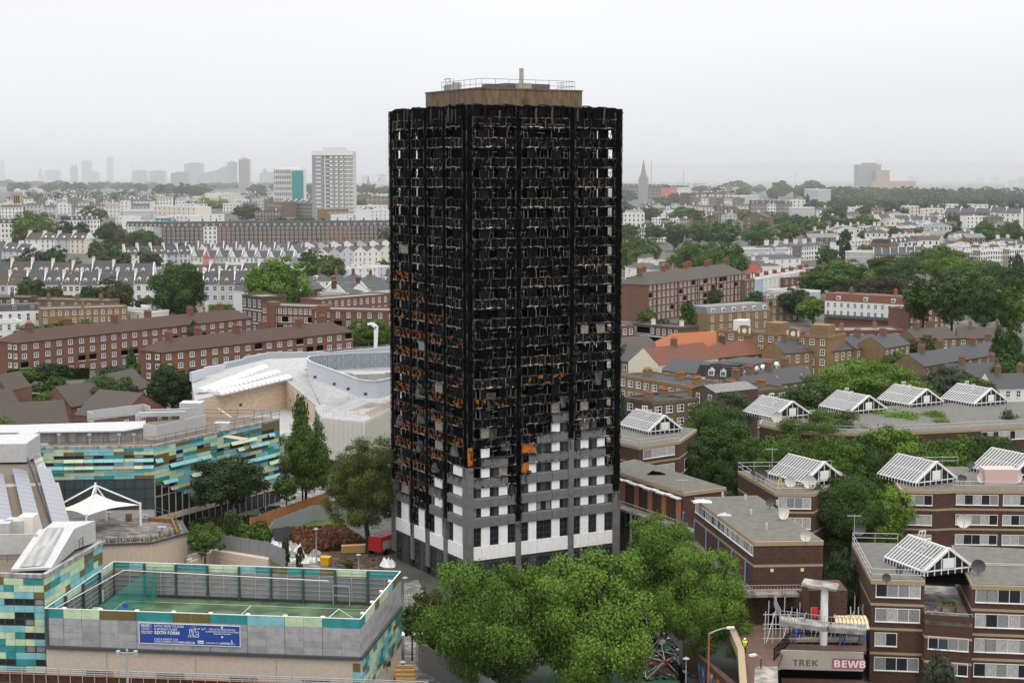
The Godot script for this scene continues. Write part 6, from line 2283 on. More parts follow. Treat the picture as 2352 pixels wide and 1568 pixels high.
# ---------------------------------------------------------------- playground, ramp and deck at the foot of the flats
func playground() -> void:
	rng.seed = 91
	K.rubber = mt(0.035, 0.10, 0.06, 0.9, "soft", 6.0)
	lay("playground", [[1300, 1470], [1400, 1440], [1545, 1462], [1640, 1640], [1200, 1640]], K.rubber, 0.05)
	lay("footpath", [[1420, 1395], [1560, 1440], [1700, 1640], [1610, 1640], [1540, 1470], [1400, 1430]], K.asphalt, 0.06)
	scatter("debris", [[1420, 1440], [1530, 1450], [1600, 1560], [1440, 1568]], 420, K.charv, 0.35, 0.25, 15, [[0.02, 0.02, 0.02], [0.18, 0.18, 0.18], [0.5, 0.5, 0.5], [0.05, 0.045, 0.04]])
	scatter("rubble", [[1370, 1425], [1490, 1435], [1510, 1480], [1400, 1480]], 900, K.charv, 0.45, 0.8, 16, [[0.015, 0.015, 0.015], [0.06, 0.06, 0.06], [0.28, 0.28, 0.28]])
	# net pyramid
	var c := thing("climbing_frame", "pyramid climbing frame of grey poles, red balls and a red rope net", "climbing frame", Transform3D(Basis(), G(1520, 1545)))
	var o: Vector3 = c.position
	var top := Q(1517, 1465, -o.z) - o
	var mid := [Q(1478, 1506, -o.z - 0.5) - o, Q(1527, 1518, -o.z - 2.2) - o, Q(1556, 1503, -o.z + 0.6) - o, Q(1506, 1492, -o.z + 2.0) - o]
	var low := [G(1484, 1560) - o, G(1480, 1548) - o, G(1566, 1556) - o, G(1540, 1522) - o]
	for i in 4:
		var m := M.new(K.galv)
		m.tube(top, mid[i], 0.06, 6)
		m.tube(mid[i], mid[(i + 1) % 4], 0.06, 6)
		m.tube(mid[i], low[i], 0.06, 6)
		m.tube(mid[(i + 1) % 4], low[i], 0.06, 6)
		put(c, "pole", m.mesh())
	var ball := SphereMesh.new()
	ball.radius = 0.2
	ball.height = 0.4
	ball.radial_segments = 12
	ball.rings = 6
	var red := mt(0.45, 0.01, 0.02, 0.35)
	for p in [top] + mid + low:
		put(c, "ball_joint", ball, red, Transform3D(Basis(), p))
	var rn := M.new(mt(0.30, 0.04, 0.025, 0.9))
	for i in 4:
		for k in 5:
			var t := (k + 1) / 6.0
			rn.bar((mid[i] as Vector3).lerp(low[(i + 2) % 4], t), (mid[(i + 1) % 4] as Vector3).lerp(low[(i + 3) % 4], t), 0.04, 0.04)
		rn.bar(mid[i], low[(i + 2) % 4], 0.05, 0.05)
	put(c, "rope_net", rn.mesh())
	railing("black railing along the rubble strewn path behind the playground", [G(1380, 1440), G(1475, 1475)], 1.6)
	railing("black railing beside the path between the playground and the mural", [G(1505, 1500), G(1560, 1560), G(1600, 1640)], 1.6)
	lamp_post("lamp post standing in the playground's corner near the railings", G(1575, 1600), 4.0)
	lamp_post("slim lamp post by the rubble under the dark plane tree", G(1457, 1470), 4.4)
	# ramp wall with the mural
	var w := thing("mural_wall", "brick ramp wall painted with a colourful abstract mural", "wall")
	var a := G(1570, 1475, 2.2)
	var b := G(1710, 1600, 4.6)
	var wa := G(1565, 1490)
	var m := M.new(K.brick_red)
	var b0 := V(b.x, 0, b.z)
	var a0 := V(a.x, 0, a.z)
	m.hexa([a0 + V(0, 0, -1), b0 + V(1, 0, 0), b0, a0, a + V(0, 0, -1), b + V(1, 0, 0), b, a])
	put(w, "wall", m.mesh())
	var d := (b0 - a0).normalized()
	var nrm := d.cross(Vector3.UP)
	if nrm.x > 0:
		nrm = -nrm
	var len := a0.distance_to(b0)
	var pal := [[0.5, 0.08, 0.02], [0.02, 0.2, 0.4], [0.5, 0.3, 0.02], [0.03, 0.3, 0.28], [0.3, 0.02, 0.03], [0.55, 0.55, 0.5], [0.02, 0.02, 0.03], [0.03, 0.07, 0.3]]
	var mu := M.new(vcm(0.7))
	for i in 170:
		var t := rr(0.3, 0.97)
		var q := a0 + d * len * t + nrm * (0.02 + i * 0.0004)
		var hh := lerpf(a.y, b.y, t) - 0.6
		var y := rr(0.1, hh)
		var g: Array = pal[rng.randi() % pal.size()]
		mu.col = Color(g[0], g[1], g[2])
		var sx := rr(0.2, 0.7)
		var sy := rr(0.25, 0.9)
		mu.quad(q - d * sx + V(0, y, 0), q + d * rr(-0.2, 0.2) + V(0, minf(y + sy, hh), 0), q + d * sx + V(0, minf(y + rr(0, 0.5), hh), 0), q + d * rr(-0.3, 0.3) + V(0, maxf(y - sy, 0.05), 0))
	put(w, "mural", mu.mesh())
	m = M.new(K.sand_band)
	m.bar(G(1683, 1455, 5.4), G(1702, 1500, 5.6), 0.7, 1.0)
	m.bar(G(1702, 1500, 5.6), G(1712, 1640, 5.6), 0.7, 1.0)
	put(w, "coping", m.mesh())
	# elevated brick paved deck
	var hd := 5.0
	var dk := thing("access_deck", "elevated deck with reddish paving, beige parapet and graffiti below the railings", "deck")
	m = M.new(mt(0.19, 0.105, 0.08, 0.9, "brick", 2.2))
	m.prism(poly([[1690, 1450], [1740, 1435], [1990, 1425], [1990, 1494], [1800, 1496], [1785, 1530], [1790, 1640], [1708, 1640], [1700, 1500]], hd), hd - 0.4, hd, true, true)
	put(dk, "paving", m.mesh())
	m = M.new(K.concrete)
	m.prism(poly([[1734, 1530], [1786, 1530], [1790, 1640], [1730, 1640]], hd + 0.02), hd, hd + 0.03, true, false)
	put(dk, "ramp_slabs", m.mesh())
	var p0 := G(1797, 1492, hd + 0.4)
	var p1 := G(1984, 1497, hd + 0.4)
	var pf := frame(V(p0.x, 0, p0.z), p1 - p0)
	var pw := xz(p0).distance_to(xz(p1))
	bx2(dk, "parapet", K.stone, pf, V(0, hd - 1.7, -0.3), V(pw, hd + 0.35, 0))
	m = M.new(K.stone)
	m.hexa([V(-2.8, hd - 2.6, -0.3), V(0, hd - 1.7, -0.3), V(0, hd - 1.7, 0), V(-2.8, hd - 2.6, 0), V(-2.8, hd - 1.5, -0.3), V(0, hd + 0.35, -0.3), V(0, hd + 0.35, 0), V(-2.8, hd - 1.5, 0)])
	put(dk, "stair_parapet", m.mesh(), null, pf)
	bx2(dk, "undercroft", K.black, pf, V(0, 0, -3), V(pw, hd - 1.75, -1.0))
	bx2(dk, "brick_base", K.brick_red, pf, V(0, 0, -0.9), V(pw, hd - 2.9, 0.1))
	for q in [["TREK", 1.1, 0.62, [0.16, 0.09, 0.04]], ["BEWB", 5.4, 0.68, [0.75, 0.72, 0.74]]]:
		letters(dk, "graffiti", q[0], q[2] * 1.6, Vector3.ZERO, true, false, mt(q[3][0], q[3][1], q[3][2]))
		var g: Node3D = dk.get_child(dk.get_child_count() - 1)
		g.transform = pf * Transform3D(Basis.from_scale(V(1.15, 0.95, 1)), V(q[1], hd - 0.95, 0.02))
	bx2(dk, "graffiti_ground", mt(0.36, 0.10, 0.14), pf, V(5.25, hd - 1.5, 0), V(8.7, hd - 0.35, 0.008))
	railing("long black railing along the edge of the paved deck above the graffiti", [G(1778, 1516, hd), G(1812, 1478, hd), G(1980, 1482, hd)], 1.25)
	# scaffold of loose galvanised tubes
	var sc := thing("scaffold", "forest of galvanised scaffold tubes standing on the deck before the stairs", "scaffold")
	var ys := [1478, 1455]
	for j in 2:
		for i in 13:
			m = M.new(K.galv)
			var p := G(1756 + i * 18 + j * 8, ys[j], hd)
			m.tube(p, p + V(rr(-0.1, 0.1), rr(3.0, 4.4), 0), 0.06, 6)
			put(sc, "standard", m.mesh())
	for j in 2:
		for y in [0.6, 2.2]:
			m = M.new(K.galv)
			m.tube(G(1752, ys[j], hd) + V(0, y, 0), G(1975, ys[j] + 2, hd) + V(0, y, 0), 0.05, 6)
			put(sc, "ledger", m.mesh())
	for i in 6:
		m = M.new(K.galv)
		m.tube(G(1760 + i * 36, 1476, hd), G(1780 + i * 36, 1456, hd) + V(0, 2.6, 0), 0.05, 6)
		put(sc, "brace", m.mesh())
	var pl := thing("pipe_stack", "bundle of long pinkish scaffold pipes lying behind the black railing", "pipes")
	for i in 5:
		m = M.new(mt(0.4, 0.3, 0.26, 0.6))
		m.tube(G(1830, 1470 + i * 2, hd) + V(0, 0.3, 0), G(1975, 1471 + i * 2, hd) + V(0, 0.3, 0), 0.12, 6)
		put(pl, "pipe", m.mesh())
	# curved stair deck above it
	var sd := thing("stair_deck", "upper concrete walkway with grey bars curving round the white stair column", "walkway")
	m = M.new(K.concrete)
	var arc := [G(1790, 1425, 8.2), G(1845, 1432, 8.0), G(1905, 1440, 8.0), G(1990, 1446, 8.0)]
	var rl := M.new(K.galv2)
	for i in 3:
		m.bar(arc[i], arc[i + 1], 2.2, 0.5)
	rail_line(rl, [arc[0] + V(0, 0.25, 1), arc[1] + V(0, 0.25, 1), arc[2] + V(0, 0.25, 1), arc[3] + V(0, 0.25, 1)], 1.15, 0.35, 0.025)
	rail_line(rl, [arc[0] + V(0, 0.25, 1), G(1778, 1392, 9.2)], 1.15, 0.35, 0.025)
	put(sd, "slab", m.mesh())
	put(sd, "railing", rl.mesh())
	var cb := G(1893, 1418, 8.0)
	m = M.new(K.white)
	m.tube(V(cb.x, 5, cb.z), V(cb.x, 11.6, cb.z), 0.4, 14)
	put(sd, "column", m.mesh())
	m = M.new(K.concrete)
	m.bar(cb + V(-2.2, 3.7, -1), cb + V(1.4, 3.4, 0.2), 2.6, 0.25)
	put(sd, "canopy", m.mesh())
	bx(sd, "wall_box", mt(0.5, 0.02, 0.015, 0.4), cb + V(-1.5, 0.3, 0.5), cb + V(-0.85, 1.3, 0.8))
	bx(sd, "notice", K.white, G(1820, 1432, 7.4), G(1845, 1432, 7.4) + V(0, 0.7, 0.1))
	bx(sd, "blue_notice", K.blue, G(1824, 1462, 5.4), G(1840, 1462, 5.4) + V(0, 2.0, 0.1))
	m = M.new(K.brick_red)
	m.box(cb + V(-1.2, -8, -7), cb + V(3.0, 2.4, -2.4))
	put(sd, "stair_tower", m.mesh())
	for i in 4:
		bx(sd, "dark_opening", K.black, G(1765 + i * 46, 1448, 5.0) + V(0, 0, -0.5), G(1790 + i * 46, 1448, 5.0) + V(0.3, 2.4, -0.2))
	var kp := thing("porch_canopy", "cream corrugated canopy on blue posts beside the front flats", "canopy", Transform3D(Basis(), G(1955, 1480, 5.0)))
	for i in 9:
		m = M.new(mt(0.62, 0.52, 0.30, 0.7))
		for k in 4:
			var t0 := k / 4.0
			var t1 := (k + 1) / 4.0
			m.bar(V(-1.6 + i * 0.4, 2.9 - t0 * t0 * 0.9, -1.2 + t0 * 2.2), V(-1.6 + i * 0.4, 2.9 - t1 * t1 * 0.9, -1.2 + t1 * 2.2), 0.33, 0.08)
		put(kp, "sheet", m.mesh())
	for x in [-1.3, -0.8, 0.8, 1.4]:
		bx(kp, "post", mt(0.05, 0.16, 0.45), V(x, 0, 0), V(x + 0.16, 2.2, 0.16))
	# street lamp with the red stem, and the smaller lamp by the stair
	street_lamp("tall street lamp with a rusty red stem and a single arm", G(1626, 1640), 9.1, V(1.9, 0, -0.4), mt(0.36, 0.10, 0.06, 0.6), 0.12)
	street_lamp("short black lamp post with a white lantern beside the stair parapet", G(1747, 1600, 2.0), 4.6, V(-0.6, 0, 0.3), K.frame_dark, 0.09)
	var cu := thing("equipment_cabinet", "white cabinet standing on the dark roof below the graffiti", "cabinet", Transform3D(Basis(), G(1872, 1556, 1.6)))
	bx(cu, "body", K.stone, V(-1.0, 0, -0.5), V(1.0, 1.9, 0.5))
	bx(cu, "lid", K.white, V(-1.05, 1.9, -0.55), V(1.05, 2.0, 0.55))
	worker(G(1711, 1502, hd))

func railing(label: String, pts: Array, h: float) -> void:
	var o := thing("railing", label, "railing")
	for i in pts.size() - 1:
		var a: Vector3 = pts[i]
		var b: Vector3 = pts[i + 1]
		var m := M.new(K.black)
		for y in [0.12, h]:
			m.bar(a + V(0, y, 0), b + V(0, y, 0), 0.06, 0.06)
		var n := int(a.distance_to(b) / 0.2)
		for j in n:
			var p := a.lerp(b, j / float(n))
			m.bar(p, p + V(0, h, 0), 0.03, 0.03)
		put(o, "panel", m.mesh())
		m = M.new(K.black)
		m.bar(a, a + V(0, h + 0.1, 0), 0.1, 0.1)
		put(o, "post", m.mesh())

func street_lamp(label: String, at: Vector3, h: float, arm: Vector3, mat: Material, r: float) -> void:
	var o := thing("street_lamp", label, "street lamp", Transform3D(Basis(), at))
	var m := M.new(mat)
	m.tube(Vector3.ZERO, V(0, h * 0.5, 0), r, 8)
	m.tube(V(0, h * 0.5, 0), V(0, h - 0.5, 0), r * 0.8, 8)
	put(o, "pole", m.mesh())
	m = M.new(K.galv2)
	var p := V(0, h - 0.5, 0)
	for i in 6:
		var t := (i + 1) / 6.0
		var q := V(0, h - 0.5, 0) + arm * t + V(0, 0.5 * sin(t * PI / 2), 0)
		m.tube(p, q, r * 0.55, 6)
		p = q
	put(o, "arm", m.mesh())
	m = M.new(K.rib_white)
	m.bar(p, p + arm.normalized() * 0.8, 0.34, 0.2)
	put(o, "lantern", m.mesh())

func worker(at: Vector3) -> void:
	# a site worker walking away, in one continuous skin of tapered limbs
	var o := thing("person", "person in white helmet, yellow hi-vis vest and dark trousers walking along the deck", "person", Transform3D(Basis(Vector3.UP, 2.75), at))
	var j := {"pel": [V(0, 0.95, 0), 0.16], "che": [V(0, 1.32, -0.04), 0.19], "nec": [V(0, 1.5, -0.04), 0.065], "hea": [V(0, 1.64, -0.07), 0.105],
		"ls": [V(-0.2, 1.42, -0.03), 0.075], "le": [V(-0.27, 1.14, 0.06), 0.055], "lw": [V(-0.25, 0.9, -0.08), 0.04], "lh": [V(-0.25, 0.8, -0.12), 0.05],
		"rs": [V(0.2, 1.42, -0.03), 0.075], "re": [V(0.27, 1.14, -0.02), 0.055], "rw": [V(0.26, 0.92, -0.18), 0.04], "rh": [V(0.26, 0.83, -0.22), 0.05],
		"lhi": [V(-0.1, 0.9, 0), 0.11], "lk": [V(-0.1, 0.5, -0.16), 0.075], "la": [V(-0.1, 0.1, -0.2), 0.05], "lt": [V(-0.1, 0.05, -0.38), 0.05],
		"rhi": [V(0.1, 0.9, 0), 0.11], "rk": [V(0.1, 0.5, 0.02), 0.075], "ra": [V(0.1, 0.12, 0.26), 0.05], "rt": [V(0.1, 0.05, 0.1), 0.05]}
	var skin := [["pel", "che"], ["che", "nec"], ["nec", "hea"], ["ls", "le"], ["le", "lw"], ["lw", "lh"], ["rs", "re"], ["re", "rw"], ["rw", "rh"], ["che", "ls"], ["che", "rs"], ["pel", "lhi"], ["pel", "rhi"], ["lhi", "lk"], ["lk", "la"], ["la", "lt"], ["rhi", "rk"], ["rk", "ra"], ["ra", "rt"]]
	put(o, "body", body_mesh(j, skin, 0.0), vcm(0.8))
	put(o, "vest", body_mesh(j, [["pel", "che"], ["che", "ls"], ["che", "rs"]], 0.022, Color(0.62, 0.72, 0.02)), vcm(0.6))
	var hm := SphereMesh.new()
	hm.radius = 0.135
	hm.height = 0.2
	put(o, "helmet", hm, K.white, Transform3D(Basis(), V(0, 1.72, -0.07)))
	bx(o, "helmet_brim", K.white, V(-0.11, 1.69, -0.25), V(0.11, 1.71, -0.1))
	var belt := M.new(K.black)
	for i in 14:
		belt.bar(V(cos(TAU * i / 14) * 0.2, 0.98, sin(TAU * i / 14) * 0.17), V(cos(TAU * (i + 1) / 14) * 0.2, 0.98, sin(TAU * (i + 1) / 14) * 0.17), 0.03, 0.09)
	put(o, "belt", belt.mesh())

func body_mesh(j: Dictionary, bones: Array, fat: float, flat := Color(-1, 0, 0)) -> ArrayMesh:
	# surface nets on a distance field of tapered capsules
	var s := 0.026
	var lo := V(-0.45, -0.05, -0.55)
	var n := Vector3i(35, 74, 38)
	var val := PackedFloat32Array()
	val.resize(n.x * n.y * n.z)
	val.fill(1.0)
	for b in bones:
		var a: Vector3 = j[b[0]][0]
		var c: Vector3 = j[b[1]][0]
		var ra: float = j[b[0]][1] + fat
		var rb: float = j[b[1]][1] + fat
		var mr := maxf(ra, rb) + 0.09
		var p0 := Vector3i(((a.min(c) - Vector3.ONE * mr - lo) / s).floor()).clamp(Vector3i.ZERO, n - Vector3i.ONE)
		var p1 := Vector3i(((a.max(c) + Vector3.ONE * mr - lo) / s).ceil()).clamp(Vector3i.ZERO, n - Vector3i.ONE)
		for z in range(p0.z, p1.z + 1):
			for y in range(p0.y, p1.y + 1):
				for x in range(p0.x, p1.x + 1):
					var p := lo + V(x, y, z) * s
					var t := clampf((p - a).dot(c - a) / (c - a).length_squared(), 0, 1)
					var d := p.distance_to(a.lerp(c, t)) - lerpf(ra, rb, t)
					var i := x + n.x * (y + n.y * z)
					var o := val[i]
					var h := clampf(0.5 + 0.5 * (o - d) / 0.04, 0, 1)
					val[i] = lerpf(o, d, h) - 0.04 * h * (1.0 - h)
	var at := {}
	var m := M.new(null)
	for z in n.z - 1:
		for y in n.y - 1:
			for x in n.x - 1:
				var acc := Vector3.ZERO
				var cnt := 0
				var inside := 0
				for e in 8:
					if val[(x + (e & 1)) + n.x * ((y + (e >> 1 & 1)) + n.y * (z + (e >> 2)))] < 0:
						inside += 1
				if inside == 0 or inside == 8:
					continue
				for e in 8:
					for ax in 3:
						if not e & (1 << ax):
							var f := e | (1 << ax)
							var v0 := val[(x + (e & 1)) + n.x * ((y + (e >> 1 & 1)) + n.y * (z + (e >> 2)))]
							var v1 := val[(x + (f & 1)) + n.x * ((y + (f >> 1 & 1)) + n.y * (z + (f >> 2)))]
							if (v0 < 0) != (v1 < 0):
								var q0 := V(e & 1, e >> 1 & 1, e >> 2)
								var q1 := V(f & 1, f >> 1 & 1, f >> 2)
								acc += q0.lerp(q1, v0 / (v0 - v1))
								cnt += 1
				at[Vector3i(x, y, z)] = lo + (V(x, y, z) + acc / cnt) * s
	for k in at:
		for ax in 3:
			var dv := Vector3i.ZERO
			dv[ax] = 1
			var e1 := Vector3i.ZERO
			e1[(ax + 1) % 3] = 1
			var e2 := Vector3i.ZERO
			e2[(ax + 2) % 3] = 1
			var i0: int = k.x + n.x * (k.y + n.y * k.z)
			var kk: Vector3i = k + dv
			var i1: int = kk.x + n.x * (kk.y + n.y * kk.z)
			if (val[i0] < 0) != (val[i1] < 0) and at.has(k - e1) and at.has(k - e2) and at.has(k - e1 - e2):
				var p: Vector3 = at[k]
				m.col = flat
				if flat.r < 0:
					m.col = Color(0.025, 0.028, 0.04) if p.y < 0.98 and absf(p.x) < 0.22 else Color(0.03, 0.03, 0.035) if p.y < 1.5 and p.y > 0.95 else Color(0.42, 0.24, 0.17)
					if p.y < 0.16:
						m.col = Color(0.22, 0.12, 0.05)
				m.quad(at[k], at[k - e1], at[k - e1 - e2], at[k - e2])
	return m.mesh()

# ---------------------------------------------------------------- houses and estates
func house_mats() -> void:
	K.b_red = mt(0.26, 0.125, 0.082, 0.9, "brick", 3.0)
	K.b_brown = mt(0.15, 0.10, 0.075, 0.9, "brick", 3.0)
	K.b_yellow = mt(0.36, 0.23, 0.11, 0.9, "brick", 3.0)
	K.b_stock = mt(0.26, 0.18, 0.11, 0.9, "brick", 3.0)
	K.w_white = mt(0.74, 0.74, 0.73, 0.7, "subtle", 5.0)
	K.w_cream = mt(0.70, 0.64, 0.54, 0.75, "subtle", 5.0)
	K.w_grey = mt(0.46, 0.48, 0.50, 0.7, "subtle", 5.0)
	K.w_lilac = mt(0.52, 0.54, 0.62, 0.7, "subtle", 5.0)
	K.w_red = mt(0.58, 0.17, 0.13, 0.7, "subtle", 5.0)
	K.w_blue = mt(0.38, 0.50, 0.62, 0.7, "subtle", 5.0)
	K.w_pink = mt(0.72, 0.48, 0.45, 0.7, "subtle", 5.0)
	K.w_slate = mt(0.17, 0.19, 0.24, 0.7, "subtle", 5.0)
	K.r_slate = mt(0.085, 0.088, 0.098, 0.7, "tile", 4.0)
	K.r_brown = mt(0.13, 0.105, 0.09, 0.85, "tile", 4.0)
	K.r_red = mt(0.125, 0.066, 0.050, 0.85, "tile", 4.0)
	K.r_rust = mt(0.27, 0.10, 0.062, 0.85, "tile", 4.0)
	K.r_orange = mt(0.60, 0.19, 0.07, 0.8, "tile", 3.0)
	K.r_flat = mt(0.20, 0.20, 0.20, 0.9, "soft", 8.0)
	K.r_dark = mt(0.055, 0.052, 0.052, 0.8, "streak", 3.0)
	K.pot = mt(0.40, 0.12, 0.06, 0.8)
	K.wrap = mt(0.60, 0.62, 0.63, 0.6, "streak", 3.0)

# a building in its own frame: front wall on z = 0 from x = 0 to w, body behind it
func house(o: Node3D, w: float, d: float, h: float, p: Dictionary) -> void:
	var wall: Material = K[p.get("wall", "w_white")]
	var rm: Material = K[p.get("rmat", "r_slate")]
	var trim: Material = K[p.get("trim", "frame_white")]
	var rise: float = p.get("rise", 2.6)
	var kind: String = p.get("roof", "gable")
	var x0: float = p.get("x0", 0.0)
	var far: bool = p.get("far", false)
	bx(o, "wall", wall, V(x0, 0, -d), V(x0 + w, h, 0))
	var m := M.new(rm)
	var e := 0.35
	var y := h + 0.02
	match kind:
		"flat":
			m.box(V(x0 + 0.25, h - 0.1, -d + 0.25), V(x0 + w - 0.25, h + 0.05, -0.25))
			var c := M.new(trim if p.get("cornice", not String(p.get("wall", "w")).begins_with("b_")) else wall)
			for q in [[x0 - 0.12, -0.22, x0 + w + 0.12, 0.15], [x0 - 0.12, -d - 0.1, x0 + w + 0.12, -d + 0.25], [x0 - 0.12, -d + 0.25, x0 + 0.22, -0.22], [x0 + w - 0.22, -d + 0.25, x0 + w + 0.12, -0.22]]:
				c.box(V(q[0], h - 0.3, q[1]), V(q[2], h + 0.45, q[3]))
			put(o, "parapet", c.mesh())
		"hip":
			var i := minf(d / 2.0, w / 2.2)
			var a := [V(x0 - e, y, e), V(x0 + w + e, y, e), V(x0 + w + e, y, -d - e), V(x0 - e, y, -d - e)]
			var r0 := V(x0 + i, y + rise, -d / 2)
			var r1 := V(x0 + w - i, y + rise, -d / 2)
			m.quad(a[0], r0, r1, a[1])
			m.quad(a[2], r1, r0, a[3])
			m.tri(a[3], r0, a[0])
			m.tri(a[1], r1, a[2])
			m.quad(a[0], a[1], a[2], a[3])
		"mans":
			var a := [V(x0, y, 0.1), V(x0 + w, y, 0.1), V(x0 + w, y, -d), V(x0, y, -d)]
			var b := [V(x0, y + rise, -rise * 0.42), V(x0 + w, y + rise, -rise * 0.42), V(x0 + w, y + rise, -d + rise * 0.42), V(x0, y + rise, -d + rise * 0.42)]
			m.hexa([a[3], a[2], a[1], a[0], b[3], b[2], b[1], b[0]])
		"cross":      # gable end to the front
			m.quad(V(x0 - 0.1, y, 0.2), V(x0 + w / 2, y + rise, 0.2), V(x0 + w / 2, y + rise, -d), V(x0 - 0.1, y, -d))
			m.quad(V(x0 + w / 2, y + rise, 0.2), V(x0 + w + 0.1, y, 0.2), V(x0 + w + 0.1, y, -d), V(x0 + w / 2, y + rise, -d))
			m.next(wall)
			m.tri(V(x0, y, 0), V(x0 + w / 2, y + rise, 0), V(x0 + w, y, 0))
			m.tri(V(x0, y, -d), V(x0 + w / 2, y + rise, -d), V(x0 + w, y, -d))
		_:
			m.quad(V(x0, y, e), V(x0, y + rise, -d / 2), V(x0 + w, y + rise, -d / 2), V(x0 + w, y, e))
			m.quad(V(x0 + w, y, -d - e), V(x0 + w, y + rise, -d / 2), V(x0, y + rise, -d / 2), V(x0, y, -d - e))
			m.next(wall)
			for x in [x0 + 0.01, x0 + w - 0.01]:
				m.tri(V(x, y, 0), V(x, y + rise, -d / 2), V(x, y, -d))
	var roof := put(o, "roof", m.mesh())
	if p.get("party", false):
		m = M.new(K[p.get("party_mat", "w_white")])
		for x in ([x0 - 0.2, x0 + w - 0.2] if p.get("last", false) else [x0 - 0.2]):
			m.hexa([V(x, h - 0.2, -d - 0.1), V(x + 0.4, h - 0.2, -d - 0.1), V(x + 0.4, h - 0.2, 0.25), V(x, h - 0.2, 0.25), V(x, y + rise * (1.0 if kind == "mans" else 0.12) + 0.35, -d - 0.1), V(x + 0.4, y + rise * (1.0 if kind == "mans" else 0.12) + 0.35, -d - 0.1), V(x + 0.4, y + 0.5, 0.25), V(x, y + 0.5, 0.25)])
			m.hexa([V(x, y, -d + 0.5), V(x + 0.4, y, -d + 0.5), V(x + 0.4, y, -0.3), V(x, y, -0.3), V(x, y + rise + 0.4, -d / 2 - 1.2), V(x + 0.4, y + rise + 0.4, -d / 2 - 1.2), V(x + 0.4, y + rise + 0.4, -d / 2 + 1.2), V(x, y + rise + 0.4, -d / 2 + 1.2)])
		put(o, "party_wall", m.mesh())
	for i in int(p.get("chim", 1)):
		var cx: float = x0 + (0.0 if p.get("party", false) else w * (i + 0.5) / int(p.get("chim", 1)))
		var cz := -d * (0.5 if i % 2 == 0 else 0.75)
		var cw: float = p.get("cw", 1.9)
		var cy := y + rise * (1.0 if kind != "flat" else 0.0)
		var cm := M.new(K[p.get("cmat", "w_white")])
		cm.box(V(cx - 0.4, cy - 1.2 if kind != "flat" else y, cz - cw / 2), V(cx + 0.4, cy + 1.5, cz + cw / 2))
		cm.box(V(cx - 0.5, cy + 1.5, cz - cw / 2 - 0.1), V(cx + 0.5, cy + 1.68, cz + cw / 2 + 0.1))
		cm.next(K.pot)
		for k in 4:
			var zz := cz - cw / 2 + cw * (k + 0.5) / 4
			cm.tube(V(cx, cy + 1.68, zz), V(cx, cy + 2.25, zz), 0.15, 5)
		put(o, "chimney", cm.mesh())
	var fl: int = p.get("fl", 2)
	var cols: int = p.get("cols", 2)
	var fh := h / fl
	var ww: float = p.get("ww", 1.05)
	var wh: float = p.get("wh", fh * 0.56)
	var wm := window_mesh(snappedf(ww, 0.05), snappedf(wh, 0.1), 2, 2, trim, [K.glass, K.glass] if not p.get("nets", false) else [K.net, K.glass], 0.13, true)
	var f0: int = p.get("f0", 0)
	if far:
		var fm := M.new(trim)
		for f in range(f0, fl):
			for c in cols:
				var fx := x0 + w * (c + 0.5) / cols
				fm.quad(V(fx - 0.75, f * fh + fh * 0.2, 0.03), V(fx - 0.75, f * fh + fh * 0.85, 0.03), V(fx + 0.75, f * fh + fh * 0.85, 0.03), V(fx + 0.75, f * fh + fh * 0.2, 0.03))
		fm.next(K.glass)
		for f in range(f0, fl):
			for c in cols:
				var fx := x0 + w * (c + 0.5) / cols
				fm.quad(V(fx - 0.55, f * fh + fh * 0.26, 0.08), V(fx - 0.55, f * fh + fh * 0.8, 0.08), V(fx + 0.55, f * fh + fh * 0.8, 0.08), V(fx + 0.55, f * fh + fh * 0.26, 0.08))
		if cols > 0:
			put(o, "windows", fm.mesh()).set_meta("kind", "stuff")
		cols = 0
	for f in range(f0, fl):
		for c in cols:
			if rng.randf() < float(p.get("gap", 0.0)):
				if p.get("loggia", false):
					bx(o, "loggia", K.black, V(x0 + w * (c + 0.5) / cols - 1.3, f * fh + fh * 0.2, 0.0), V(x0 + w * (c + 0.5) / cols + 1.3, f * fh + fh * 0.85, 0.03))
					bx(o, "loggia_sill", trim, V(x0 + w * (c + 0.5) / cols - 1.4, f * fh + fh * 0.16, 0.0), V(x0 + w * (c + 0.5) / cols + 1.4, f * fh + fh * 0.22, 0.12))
				continue
			put(o, "window", wm, null, Transform3D(Basis(), V(x0 + w * (c + 0.5) / cols - ww / 2, f * fh + fh * 0.24, 0.0)))
	for f in int(p.get("bandn", 0)):
		bx(o, "string_course", trim, V(x0 - 0.03, h - fh * (f + 1) - 0.12, 0), V(x0 + w + 0.03, h - fh * (f + 1) + 0.14, 0.14))
	var dn: int = p.get("dorm", 0)
	for i in dn:
		var cx := x0 + w * (i + 0.5) / dn
		var dm := M.new(K.r_dark if p.get("ddark", false) else K.w_white)
		var dz := 0.0 if kind == "mans" else -0.9
		var dy := y + (0.4 if kind == "mans" else 0.55)
		dm.box(V(cx - 0.75, dy, dz - 2.4), V(cx + 0.75, dy + 1.35, dz))
		if p.get("peak", false):
			dm.quad(V(cx - 0.9, dy + 1.3, dz + 0.1), V(cx, dy + 2.0, dz + 0.1), V(cx, dy + 2.0, dz - 2.4), V(cx - 0.9, dy + 1.3, dz - 2.4))
			dm.quad(V(cx, dy + 2.0, dz + 0.1), V(cx + 0.9, dy + 1.3, dz + 0.1), V(cx + 0.9, dy + 1.3, dz - 2.4), V(cx, dy + 2.0, dz - 2.4))
			dm.tri(V(cx - 0.8, dy + 1.3, dz + 0.02), V(cx, dy + 1.95, dz + 0.02), V(cx + 0.8, dy + 1.3, dz + 0.02))
		var dd := put(o, "dormer", dm.mesh())
